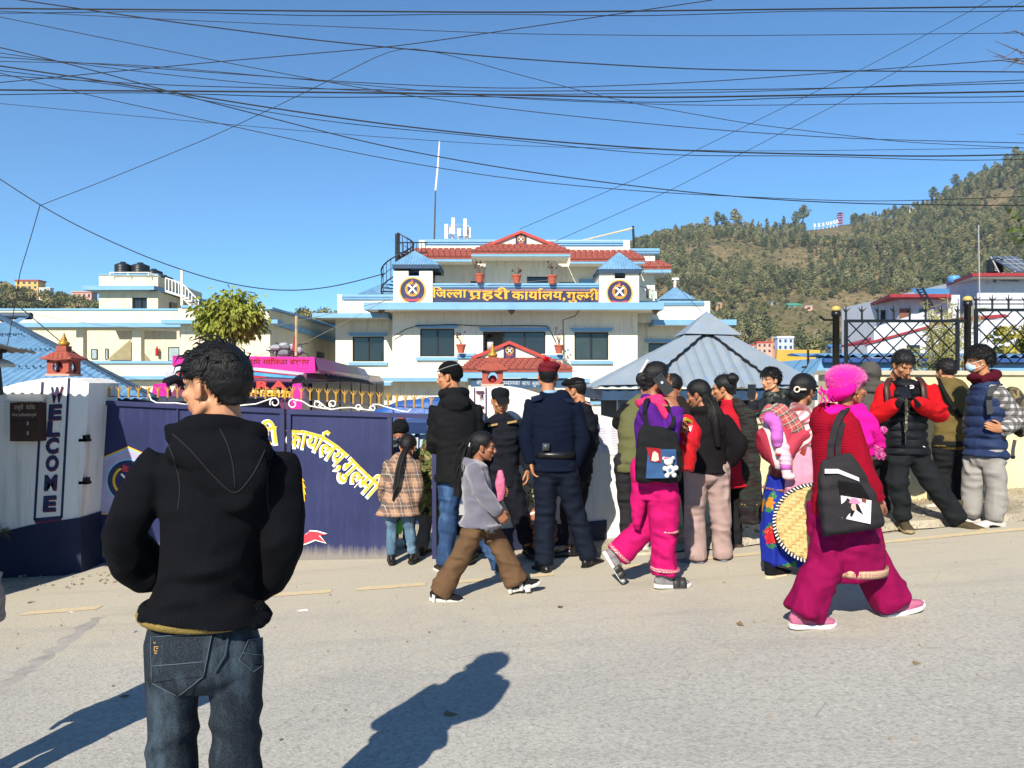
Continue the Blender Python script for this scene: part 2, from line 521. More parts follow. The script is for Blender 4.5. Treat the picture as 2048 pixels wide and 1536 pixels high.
PROTO =[pine_mesh(1, True), pine_mesh(2, True), pine_mesh(3, False), pine_mesh(4, False), bush_mesh(5), bush_mesh(6), bush_mesh(7)]
def wood():
 """far wood: points on the slope, each carrying one of the tree meshes"""
 pts =[]; rot =[]; scl =[]; kind =[]
 rng = np.random.default_rng(11)
 def dens(px, py, x, y):
  v = .86+.5*sin(x*.028+1.7*sin(y*.017))*sin(y*.031+1.1)
  for(cx, cy, rx, ry, k)in((1690, 655, 170, 50, .92), (1590, 690, 110, 25, .7), (1480, 505, 60, 22, .6), (1600, 520, 50, 25, .8), (2010, 430, 70, 45, .65), (1930, 505, 70, 30, .55), (1760, 600, 90, 30, .55), (2000, 395, 50, 25, .5)):
   q =((px-cx)/rx)**2+((py-cy)/ry)**2
   v-=k*math.exp(-q*1.1)
  return v
 for zone, n, (u0, u1)in(('right', 14000, (.1, .82)), ('left', 1600, (-.85, -.2)), ('far', 500, (.82, 1.45))):
  for _ in range(n):
   u = rng.uniform(u0, u1); R = ridge_R(u); d = 80+(R-80)*(rng.random()**.75 if(zone=='left' or rng.random()<.12)else .32+.68*rng.random())
   z = hill_z(u, d); x = u*d
   px = 1024+FPX*u; py = 768-(z-CAM_Z)/d*FPX
   if 1612<px<1704 and(d>R-75):continue
   dv = dens(px, py, x, d)
   if rng.random()>dv:
    if rng.random()<.42:
     pts.append((x, d, z-.2)); rot.append((0, 0, rng.uniform(0, 6.28))); scl.append(rng.uniform(.16, .4)); kind.append(4+int(rng.integers(3)))
    continue
   pts.append((x, d, z)); rot.append((rng.normal()*.04, rng.normal()*.04, rng.uniform(0, 6.28)))
   high =(d-80)/(R-80)
   if zone == 'left':kk = 4+int(rng.integers(3)); s = rng.uniform(.5, 1.05)
   elif rng.random()<.25+.55*high:kk = int(rng.integers(4)); s = rng.uniform(.42, .85)
   else:kk = 4+int(rng.integers(3)); s = rng.uniform(.4, .95)
   scl.append(s); kind.append(kk)
 me = bpy.data.meshes.new('hillside_wood'); me.from_pydata(pts, [], [])
 for nm, typ, data in(('rot', 'FLOAT_VECTOR', np.array(rot).ravel()), ('scl', 'FLOAT', np.array(scl)), ('kind', 'INT', np.array(kind))):
  at = me.attributes.new(nm, typ, 'POINT')
  at.data.foreach_set('vector' if typ=='FLOAT_VECTOR' else 'value', data)
 o = bpy.data.objects.new('hillside_wood', me); COL.objects.link(o); o['kind'] = 'stuff'
 pc = bpy.data.collections.new('tree_kinds')
 for i, m in enumerate(PROTO):
  po = bpy.data.objects.new('kind_%d'%i, m); pc.objects.link(po)
 g = bpy.data.node_groups.new('wood', 'GeometryNodeTree')
 g.interface.new_socket('Geometry', in_out='INPUT', socket_type='NodeSocketGeometry')
 g.interface.new_socket('Geometry', in_out='OUTPUT', socket_type='NodeSocketGeometry')
 gi = g.nodes.new('NodeGroupInput'); go = g.nodes.new('NodeGroupOutput')
 ip = g.nodes.new('GeometryNodeInstanceOnPoints'); ci = g.nodes.new('GeometryNodeCollectionInfo')
 ci.inputs['Collection'].default_value = pc; ci.inputs['Separate Children'].default_value = True; ci.inputs['Reset Children'].default_value = True
 def attr(nm, typ):
  a = g.nodes.new('GeometryNodeInputNamedAttribute'); a.data_type = typ; a.inputs['Name'].default_value = nm
  return a.outputs[0]
 g.links.new(gi.outputs[0], ip.inputs['Points']); g.links.new(ci.outputs[0], ip.inputs['Instance'])
 ip.inputs['Pick Instance'].default_value = True
 g.links.new(attr('kind', 'INT'), ip.inputs['Instance Index'])
 g.links.new(attr('rot', 'FLOAT_VECTOR'), ip.inputs['Rotation'])
 g.links.new(attr('scl', 'FLOAT'), ip.inputs['Scale'])
 g.links.new(ip.outputs[0], go.inputs[0])
 o.modifiers.new('wood', 'NODES').node_group = g
wood()
ORD = 'first second third fourth fifth sixth seventh eighth ninth tenth eleventh twelfth thirteenth fourteenth fifteenth sixteenth seventeenth eighteenth'.split()
def ridge_trees():
 spec =[(1310, 9), (1328, 8), (1352, 10), (1364, 8), (1382, 9), (1412, 12), (1436, 15, 0), (1447, 13, 1), (1468, 16, 0), (1478, 13, 1), (1502, 10), (1516, 9), (1537, 12, 2), (1552, 9), (1566, 12, 2), (1593, 15, 0), (1607, 19, 1),
 (1713, 8), (1726, 7), (1752, 8), (1790, 9), (1808, 7), (1866, 14, 0), (1912, 14, 1), (1893, 10), (1940, 11), (1972, 12), (1990, 11), (2012, 12), (2030, 13)]
 for i, s in enumerate(spec):
  u =(s[0]-1024)/FPX; d = ridge_R(u)-6
  k = s[2]if len(s)>2 else i%4
  o = link('pine_tree', PROTO[k], None, (u*d, d, hill_z(u, d)-.5), (0, 0, i*1.3), (s[1]/9.5, )*3)
  lf =[q[0]for q in spec if q[0]<1640]; rt =[q[0]for q in spec if q[0]>1640]; lf.sort(reverse=True); rt.sort()
  k, side =(lf.index(s[0]), 'left of the hilltop letters')if s[0]<1640 else(rt.index(s[0]), 'right of the lookout tower')
  tag(o, '%s%s pine on the hill crest counting %s'%('tall ' if s[1]>12 else '', ORD[k], side), 'tree', 'pines along the crest of the hill')
ridge_trees()
# hilltop sign letters, lookout tower, far houses
WHITE = M('white_paint', '#d9d6cf', .6, .06, 3, .1)
WHITEL = M('white_letter', '#e8e6e0', .5, .03)
REDP = M('red_tower', '#9c3f37', .6)
def at_hill(px, dfrac=1.0, off=0.0):
 u =(px-1024)/FPX; d = ridge_R(u)*dfrac+off
 return Vector((u*d, d, hill_z(u, d)))
def hill_hit(px, py):
 u =(px-1024)/FPX; d = 110.0; R = ridge_R(u)
 while d<R and hill_z(u, d)<Z(py, d):d += 1.0
 return d
GLYPH ={}
def glyph(ch, bold=0.0, clip=None):
 """flat outline of one character as vertices and faces (built-in font)"""
 key =(ch, bold, clip)
 if key in GLYPH:return GLYPH[key]
 cu = bpy.data.curves.new('letter', 'FONT'); cu.body = ch; cu.offset = bold; cu.resolution_u = 3
 ob = bpy.data.objects.new('letter', cu); COL.objects.link(ob)
 bpy.context.view_layer.update()
 me = bpy.data.meshes.new_from_object(ob.evaluated_get(bpy.context.evaluated_depsgraph_get()))
 bm = bmesh.new(); bm.from_mesh(me)
 if clip is not None:
  bmesh.ops.bisect_plane(bm, geom=bm.verts[:]+bm.edges[:]+bm.faces[:], plane_co=(clip, 0, 0), plane_no=(1, 0, 0), clear_outer=True)
 bmesh.ops.remove_doubles(bm, verts=bm.verts, dist=1e-4)
 bm.verts.index_update()
 r =([(v.co.x, v.co.y)for v in bm.verts], [tuple(v.index for v in f.verts)for f in bm.faces])
 bm.free(); bpy.data.objects.remove(ob); bpy.data.curves.remove(cu); bpy.data.meshes.remove(me)
 GLYPH[key] = r
 return r
def stroke2(pts, w):
 """a flat ribbon through 2-D points"""
 vs =[]; n = len(pts)
 for i, p in enumerate(pts):
  a = pts[max(i-1, 0)]; b = pts[min(i+1, n-1)]
  t = Vector((b[0]-a[0], b[1]-a[1])).normalized(); q = Vector((-t.y, t.x))*w/2
  vs +=[(p[0]+q.x, p[1]+q.y), (p[0]-q.x, p[1]-q.y)]
 return vs, [(2*i, 2*i+1, 2*i+3, 2*i+2)for i in range(n-1)]
def lay(tokens, bold=.02):
 """lay out Devanagari pieces on a line; returns vertices, faces, width.  '~X' = half letter, '^' = repha, '/' = subscript ra"""
 V =[]; F =[]; x = 0.0
 def put(vs, fs, ox):
  n = len(V); V.extend([(a+ox, b)for a, b in vs]); F.extend([tuple(i+n for i in f)for f in fs])
 for tk in tokens:
  if tk == ' ':x += .32; continue
  if tk == '^':
   put(*stroke2([(x-.16, .64), (x-.2, .76), (x-.12, .86), (x+.02, .84)], .09+bold), 0); continue
  if tk == '/':
   put(*stroke2([(x-.16, .2), (x-.34, .1), (x-.52, -.04)], .09+bold), 0); continue
  half = tk.startswith('~'); ch = tk[-1]
  vs, fs = glyph(ch, bold)
  mx = max(v[0]for v in glyph(ch, .0)[0])
  if half:
   vs, fs = glyph(ch, bold, mx-.2); put(vs, fs, x); x += mx-.22; continue
  put(vs, fs, x)
  if ch == 'ि':x += .25
  elif ch == 'ु':pass
  elif ch in 'ेै':pass
  elif ch == 'ी':x += .25
  else:x += mx
 return V, F, x
def text_mb(mb, tokens, o, ux, uz, width, height, mi=0, thick=.01, bold=.02, latin=None):
 """lay text on the plane at o with axes ux, uz scaled to width; height is that of a letter body"""
 if latin:
  V =[]; F =[]; x = 0
  for ch in latin:
   if ch == ' ':x += .3; continue
   vs, fs = glyph(ch, bold); n = len(V); V +=[(a+x, b)for a, b in vs]; F +=[tuple(i+n for i in f)for f in fs]
   x += max(v[0]for v in vs)+.09
  wd = x; hgt = .72
 else:
  V, F, wd = lay(tokens, bold); hgt = .64
 o = Vector(o); ux = Vector(ux); uz = Vector(uz); nr = ux.cross(uz).normalized()
 P =[o+ux*(a/wd*width)+uz*(b/hgt*height)+nr*thick for a, b in V]
 Q =[o+ux*(a/wd*width)+uz*(b/hgt*height)for a, b in V]
 mb.add(P, F, mi)
 ed ={}
 for f in F:
  for i in range(len(f)):
   a, b = f[i], f[(i+1)%len(f)]
   if(b, a)in ed:del ed[(b, a)]
   else:ed[(a, b)] = 1
 n = len(P)
 mb.add(P+Q, [(b, a, a+n, b+n)for(a, b)in ed], mi)
def far_things():
 p = at_hill(1625);
 root = thing('hilltop_sign', 'row of big white letters spelling RESUNGA on the hill crest', 'sign', W(1652, 455, p.y-4))
 d = p.y-4
 for ch, cx, by in zip('RESUNGA', (1630, 1638.5, 1647, 1655, 1662, 1668.5, 1675), (454, 453.5, 452.5, 450.5, 449.5, 447.5, 446)):
  mb = MB(); a = W(cx-3.2, by, d)
  text_mb(mb, None, a, (1, 0, 0), (0, 0, 1), 5.4/FPX*d, 6.6/FPX*d, 0, .6, .03, ch)
  mb.box(a.x+.8, a.x+1.1, d+.3, d+.6, a.z-6, a.z, 0)
  mb.build('letter', WHITEL, root)
 b = W(1680, 447, d+3)
 root = thing('lookout_tower', 'small red lattice tower beside the letters on the hill crest', 'tower', b)
 mb = MB(); w = 3.0
 for sx in(-.5, .5):
  for sy in(-.5, .5):mb.box(b.x+sx*w-.15, b.x+sx*w+.15, b.y+sy*w-.15, b.y+sy*w+.15, b.z-4, b.z+6.4)
 mb.build('leg', REDP, root)
 for k in range(4):
  mb = MB(); z = b.z+.2+k*1.9; mb.box(b.x-w/2-.2, b.x+w/2+.2, b.y-w/2-.2, b.y+w/2+.2, z, z+.3)
  mb.bar((b.x-w/2, b.y-w/2-.1, z-1.6), (b.x+w/2, b.y-w/2-.1, z), .2)
  mb.build('deck', REDP, root)
 mb = MB(); mb.add([(b.x-2, b.y-2, b.z+7.2), (b.x+2, b.y-2, b.z+7.2), (b.x+2, b.y+2, b.z+7.2), (b.x-2, b.y+2, b.z+7.2), (b.x, b.y, b.z+8.2)], [(0, 1, 4), (1, 2, 4), (2, 3, 4), (3, 0, 4), (3, 2, 1, 0)])
 mb.build('roof', REDP, root)
far_things()
def far_house(name_label, px0, py0, px1, py1, d, wall, roof, nw, nf=2, deep=None, flat=True, wincol='#39414a'):
 if d is None:d = hill_hit((px0+px1)/2, py1)
 w =(px1-px0)/FPX*d; deep = deep or w*.55
 root = thing('house', name_label, 'house', W((px0+px1)/2, py1, d+deep/2))
 x0, x1, z0, z1 = X(px0, d), X(px1, d), Z(py1, d)-3, Z(py0, d)
 mb = MB(); mb.box(x0, x1, d, d+deep, z0, z1); mb.build('wall', wall, root)
 mb = MB()
 if flat:mb.box(x0-.04*w, x1+.04*w, d-.04*w, d+deep+.2, z1+.002, z1+.03*w+.2)
 else:
  mb.prism([(x0-.05*w, d-.05*w, z1), (x0-.05*w, d+deep+.3, z1), (x0-.05*w, d+deep/2, z1+deep*.28)], (w*1.1, 0, 0))
 mb.build('roof', roof, root)
 zb = Z(py1, d); hs =(z1-zb)/nf
 for f in range(nf):
  for i in range(nw):
   cx = x0+w*(i+.5)/nw; ww = w/nw*.42
   mb = MB(); mb.box(cx-ww/2, cx+ww/2, d-.06, d+.05, zb+hs*(f+.35), zb+hs*(f+.8))
   mb.build('window', M('far_window'+wincol, wincol, .3), root)
 return root
def far_houses():
 cream = M('far_cream', '#cdb98d'); white = M('far_white', '#d3d2d0'); pink = M('far_pink', '#c99a8a'); orange = M('far_orange', '#b9865f')
 redr = M('far_red_roof', '#a4413a'); blue = M('far_blue_roof', '#3f6f9f', .5); green = M('far_green_roof', '#3f9a83', .5); grey = M('far_grey', '#8d8f90'); lil = M('far_lilac', '#a9b4d8')
 far_house('tall yellow hillside house with red roofs, left of the tanks', 31, 562, 76, 588, None, M('far_yellow', '#c9a35c'), redr, 4, 3)
 far_house('low white hillside house right of the yellow one', 78, 577, 100, 588, None, white, white, 3, 1)
 far_house('pinkish flat roofed hillside house nearest the cream annex', 144, 585, 183, 600, None, pink, M('far_pink2', '#c28f7d'), 4, 1)
 far_house('dull reddish roofed shed low on the left hillside', 140, 606, 176, 622, None, M('far_brown', '#6f5a4a'), redr, 2, 1, None, False)
 far_house('white and lilac block with rooftop posts beyond the yellow wall', 1555, 676, 1587, 702, 130, lil, white, 3, 2)
 far_house('brick side block attached left of the white and lilac block', 1543, 676, 1556, 702, 132, orange, grey, 1, 2)
 far_house('pink two storey house left of the brick block', 1514, 686, 1544, 708, 125, pink, redr, 3, 2)
 far_house('half hidden house with dull roof left of the pink house', 1490, 692, 1512, 712, 128, white, redr, 2, 2)
 far_house('turquoise roofed hut halfway up the hillside', 1577, 610, 1603, 618, None, M('far_hut', '#6b7a6a'), green, 2, 1, None, False)
 far_house('blue roofed hut left of the turquoise hut', 1542, 604, 1556, 612, None, grey, blue, 1, 1, None, False)
 far_house('tiny orange hut close to the office roof', 1432, 606, 1444, 624, None, orange, grey, 1, 2)
 far_house('tiny pink hut right of the turquoise hut', 1610, 612, 1625, 622, None, pink, grey, 1, 1)
 far_house('dark green gabled shed behind the lattice fence', 1710, 684, 1760, 712, 75, M('far_shed', '#3d5a4a'), M('far_green2', '#4d7a5d', .5), 1, 1, None, False)
 far_house('blue tin shed below the hill, left of the green shed', 1662, 694, 1698, 712, 80, M('far_shed2', '#56677d'), blue, 1, 1, None, False)
 far_house('white speck of a house on the upper slope below the crest', 1810, 461, 1820, 466, None, white, white, 1, 1)
 far_house('long white hut beside the ridge path', 1818, 417, 1838, 423, None, white, white, 3, 1)
 far_house('small white roadside shelter on the right slope', 1930, 505, 1945, 511, None, white, white, 1, 1)
far_houses()
# ---------------------------------------------------------------- buildings
def m_wall(name, col, dirt='#9d9682', amt=.5):
 t = NT(name)
 c = hx(col)
 n = t.noise(1.3, 6, rough=.65)
 base = t.ramp(n, [(.3, sc(c, .93)), (.7, sc(c, 1.04))])
 st = t.noise(2.2, 5, src=t.mapping((3.5, 3.5, .35)), rough=.7)
 base = t.mix(t.ramp(st, [(.5, (0, 0, 0, 1)), (.78, (amt, amt, amt, 1))]), base, hx(dirt))
 t.color(base); t.bump(t.noise(40, 4), .2, .006)
 return t.done(.85, 0, .25)
CREAM = m_wall('cream_wall_paint', '#dad5c4', '#a09a88', .7)
CREAM2 = m_wall('cream_wall_paint_annex', '#d3cbb0', '#9d9682', .7)
BLUE = M('sky_blue_paint', '#6d9bbd', .6, .07, 2, .1, 40)
BLUED = M('deep_blue_groove', '#274a86', .6, .07)
SOFF = M('soffit_paint', '#d6d3c6', .85, .05)
NAVY = M('navy_paint', '#20264a', .55, .18, 3, .1)
TERRA = M('red_roof_tile', '#8f4a3f', .75, .2, 5, .3, 60)
ORANGE = M('ochre_letter', '#d89a2a', .55, .08)
FRAME = M('black_window_frame', '#17181b', .4, .1)
def m_glass():
 t = NT('dark_window_glass')
 t.color((.012, .016, .02, 1)); return t.done(.06, 0, .6)
GLASS = m_glass()
def m_tin(name, cols, rough=.45):
 t = NT(name)
 n = t.noise(1.6, 6, rough=.7); n2 = t.noise(9, 5, src=t.mapping((1, 1, .25)), rough=.7)
 c = t.ramp(n, [(.3, hx(cols[0])), (.55, hx(cols[1])), (.75, hx(cols[2]))])
 c = t.mix(t.ramp(n2, [(.5, (0, 0, 0, 1)), (.72, (.6, .6, .6, 1))]), c, hx(cols[3]))
 t.color(c); t.bump(n2, .15, .01)
 return t.done(rough, .0, .5)
TIN = m_tin('faded_blue_tin', ['#76828c', '#818b93', '#8d9499', '#6787ad'])
TINB = m_tin('blue_tin', ['#587f9f', '#6b93b2', '#7ba0bd', '#46688a'])
TIND = M('dark_blue_fascia', '#1f3a55', .6, .25, 6)
def tri_roof(mb, a, b, c, th=.03, mi=0):
 mb.add([a, b, c], [(0, 1, 2)], mi)
def corrugated(mb, p0, p1, apex0, apex1, pitch, amp, mi=0):
 """corrugated sheet between eave p0-p1 and ridge apex0-apex1 (the ridge may be one point)"""
 p0, p1, a0, a1 = map(Vector, (p0, p1, apex0, apex1))
 n = max(8, int((p1-p0).length/pitch)*4)
 ex =(p1-p0).normalized()
 nr =(p1-p0).cross(((a0+a1)/2-(p0+p1)/2)).normalized()
 if nr.z<0:nr = -nr
 vs =[]; fs =[]
 ua = 0.0; Lw =(p1-p0).length
 sa =(a0-p0).dot(ex)/Lw; sb =(a1-p0).dot(ex)/Lw
 hgt =((a0-p0)-ex*(a0-p0).dot(ex))
 for i in range(n+1):
  s = i/n
  if s<sa:k = s/max(sa, 1e-6)
  elif s>sb:k =(1-s)/max(1-sb, 1e-6)
  else:k = 1
  o = nr*(amp*(math.sin(2*pi*s*Lw/pitch)))
  b = p0+ex*Lw*s
  vs +=[b+o, b+hgt*k+o*(1 if k>.02 else 0)]
 fs =[(2*i, 2*i+2, 2*i+3, 2*i+1)for i in range(n)]
 mb.add(vs, fs, mi)
def pyramid(root, px0, px1, pye, apx, apy, d, depth, mat, fascia, name='roof', pitch=.12):
 x0, x1, ze = X(px0, d), X(px1, d), Z(pye, d)
 A = Vector((X(apx, d+depth/2), d+depth/2, Z(apy, d+depth/2)))
 mb = MB()
 c =[(x0, d, ze), (x1, d, ze), (x1, d+depth, ze), (x0, d+depth, ze)]
 for i in range(4):corrugated(mb, c[i], c[(i+1)%4], A, A, pitch, .012)
 r = mb.build(name, mat, root)
 mb = MB()
 mb.box(x0+.03, x1-.03, d+.02, d+.08, ze-.16, ze-.01); mb.box(x0+.03, x1-.03, d+depth-.08, d+depth-.02, ze-.16, ze-.01)
 mb.box(x0+.03, x0+.09, d+.08, d+depth-.08, ze-.16, ze-.01); mb.box(x1-.09, x1-.03, d+.08, d+depth-.08, ze-.16, ze-.01)
 mb.build('eaves_board', fascia, r)
 return A
def holed(mb, x0, x1, z0, z1, y, th, holes, mi=0):
 xs = sorted({x0, x1, *[h[0]for h in holes], *[h[1]for h in holes]}); zs = sorted({z0, z1, *[h[2]for h in holes], *[h[3]for h in holes]})
 for i in range(len(xs)-1):
  for j in range(len(zs)-1):
   cx, cz =(xs[i]+xs[i+1])/2, (zs[j]+zs[j+1])/2
   if not any(h[0]<cx<h[1]and h[2]<cz<h[3]for h in holes):
    mb.box(xs[i], xs[i+1], y, y+th, zs[j], zs[j+1], mi)
def hole(px0, py0, px1, py1, d):return(X(px0, d), X(px1, d), Z(py1, d), Z(py0, d))
def window(root, h, y, nm=1, hood=True, sill=True, skip=None, gl=None):
 x0, x1, z0, z1 = h; f = .055
 mb = MB(); yy = y+.10
 mb.box(x0, x1, yy, yy+.06, z0, z0+f); mb.box(x0, x1, yy, yy+.06, z1-f, z1)
 mb.box(x0, x0+f, yy, yy+.06, z0+f, z1-f); mb.box(x1-f, x1, yy, yy+.06, z0+f, z1-f)
 w = mb.build('window', FRAME, root)
 for k in range(nm):
  cx = x0+(x1-x0)*(k+1)/(nm+1)
  mb = MB(); mb.box(cx-.035, cx+.035, yy-.012, yy+.05, z0+f, z1-f); mb.build('mullion', FRAME, w)
 for k in range(nm+1):
  if k == skip:continue
  a = x0+(x1-x0)*k/(nm+1)+.04; b = x0+(x1-x0)*(k+1)/(nm+1)-.04
  mb = MB(); mb.box(a, b, yy+.03+.012*(k%2), yy+.04+.012*(k%2), z0+f*.8, z1-f*.8); mb.build('pane', gl or GLASS, w)
 if hood:
  mb = MB(); a = .14
  mb.prism([(x0-a-.06, y-.12, z1+.16), (x1+a+.06, y-.12, z1+.16), (x1+a-.06, y-.12, z1+.02), (x0-a+.06, y-.12, z1+.02)], (0, .125, 0)); mb.build('hood', BLUE, w)
 if sill:
  mb = MB(); mb.box(x0-.16, x1+.16, y-.12, y+.004, z0-.17, z0-.03); mb.build('sill', BLUE, w)
 return w
def coping(mb, x0, x1, y0, y1, z0, z1):
 """blue parapet band with two dark grooves"""
 h = z1-z0
 mb.box(x0, x1, y0-.06, y1, z0+h*.55, z1, 0); mb.box(x0+.01, x1-.01, y0-.02, y1-.01, z0+h*.42, z0+h*.55, 1)
 mb.box(x0, x1, y0-.05, y1, z0+h*.2, z0+h*.42, 0); mb.box(x0+.01, x1-.01, y0-.01, y1-.01, z0, z0+h*.2, 0)
def emblem(root, c, r, y, square=False, ring='ochre'):
 """round crest: gold ring, navy field, gold wreath, two white crossed blades, red ribbon"""
 mb = MB(); c = Vector(c)
 def disc(r0, z, mi, n=40, r1=0.0):
  a =[c+Vector((r0*cos(2*pi*i/n), z, r0*sin(2*pi*i/n)))for i in range(n)]
  if r1 == 0:mb.add(a, [tuple(range(n))], mi)
  else:
   b =[c+Vector((r1*cos(2*pi*i/n), z, r1*sin(2*pi*i/n)))for i in range(n)]
   mb.add(a+b, [(i, (i+1)%n, n+(i+1)%n, n+i)for i in range(n)], mi)
 if square:
  mb.box(c.x-r, c.x+r, y-.03, y, c.z-r*1.1, c.z+r*1.1, 1); yy = -.034
 else:
  mb.tube([c+Vector((0, 0, 0)), c+Vector((0, -.03, 0))], r, 40, 1); disc(r, -.034, 0, 40, r*.91); yy = -.034
 k = .62 if square else .5
 zo = Vector((0, 0, r*(.12 if square else .1)))
 c0 = c; c = c+zo
 for i in range(22):
  a = pi*.62+2*pi*.94*i/22-pi*.1
  p = c+Vector((cos(a)*r*k, yy-.004, sin(a)*r*k)); t = Vector((-sin(a), 0, cos(a))); nn = Vector((cos(a), 0, sin(a)))
  mb.add([p-t*r*.1, p+nn*r*.07, p+t*r*.1, p-nn*r*.07], [(0, 1, 2, 3)], 2)
 disc(r*k*.82, yy-.006, 2, 28, r*k*.74)
 for s in(-1, 1):
  q =[(s*.30, .26), (s*.16, .20), (-s*.02, .02), (-s*.2, -.2), (-s*.27, -.27)]
  vs, fs = stroke2([(a*r*1.15, b*r*1.15)for a, b in q], r*.12)
  mb.add([c+Vector((a, yy-.010-.002*(s>0), b))for a, b in vs], fs, 3)
 c = c0
 vs, fs = stroke2([(r*(t-.5)*1.15, -r*(.62+.12*math.cos((t-.5)*pi)))for t in np.linspace(0, 1, 9)], r*.16)
 mb.add([c+Vector((a, yy-.006, b))for a, b in vs], fs, 4)
 mb.add([c+Vector((-.1*r, yy-.006, .62*r)), c+Vector((.14*r, yy-.006, .70*r)), c+Vector((-.1*r, yy-.006, .84*r))], [(0, 1, 2)], 4)
 return mb.build('emblem', [ORANGE, NAVY, ORANGE, WHITEL, M('emblem_red', '#a5384a', .6)], root)
def tile_mesh():
 mb = MB(); n = 5; vs =[]
 for j in(0, 1):
  for i in range(n+1):
   a = pi*i/n
   vs.append((-.5*cos(a)*.98, -.5+j*1.15, .12+.22*sin(a)+(0 if j else .16)))
 vs +=[(-.49, -.5, 0), (.49, -.5, 0)]
 fs =[(i, i+1, n+2+i, n+1+i)for i in range(n)]
 fs.append(tuple([2*n+2]+list(range(0, n+1))+[2*n+3])[::-1])
 mb.add(vs, fs)
 return mb.mesh('tile', TERRA)
TILE = tile_mesh()
def tiled(roof, e0, e1, r0, r1, nrow, pitch):
 """clay tiles laid on the slope between eave e0-e1 and ridge r0-r1"""
 e0, e1, r0, r1 = map(Vector, (e0, e1, r0, r1))
 for k in range(nrow):
  t0 = k/nrow
  a = e0.lerp(r0, t0); b = e1.lerp(r1, t0); a2 = e0.lerp(r0, (k+1)/nrow); b2 = e1.lerp(r1, (k+1)/nrow)
  n = max(1, int((b-a).length/pitch))
  ex =(b-a).normalized(); L =(b-a).length
  up =((a2+b2)/2-(a+b)/2); up = up-ex*up.dot(ex); hl = up.length; up.normalize()
  nz = ex.cross(up)
  R = Matrix((ex, up, nz)).transposed().to_euler()
  for i in range(n):
   c = a+ex*(L*(i+.5)/n)+up*hl*.5
   o = link('tile', TILE, roof, c+nz*.01, R, (L/n*.94, hl*.97, .16*(.9+.2*random.random())))
def potted(px, py, h, label):
 """terracotta pot with a thin bare plant; py is the foot of the pot"""
 d = 32.2 if py<600 else 31.9
 p = W(px, py, d); root = thing('flower_pot', label, 'flower pot', p, 'flower pots on the office ledges')
 mb = MB(); mb.lathe(p, [(.12, 0), (.19, .3), (.21, .3), (.21, .36), (.17, .36), (.16, .33)], 14); mb.build('pot', M('terracotta', '#a8543f', .8), root)
 mb = MB(); rng = np.random.default_rng(int(px))
 for i in range(7):
  a = rng.random()*6.28; q = p+Vector((cos(a)*.18, sin(a)*.1, .38+h*(.5+.5*rng.random())))
  mb.tube([p+Vector((0, 0, .3)), p+Vector((cos(a)*.05, 0, .34+h*.3)), q], [.012, .01, .006], 4, 0)
  spray(mb, q, (.05, .05, .06), 7, .05, rng, 1)
 mb.build('plant', [BARK, M('dull_red_leaf', '#5a3a34', .8)], root)
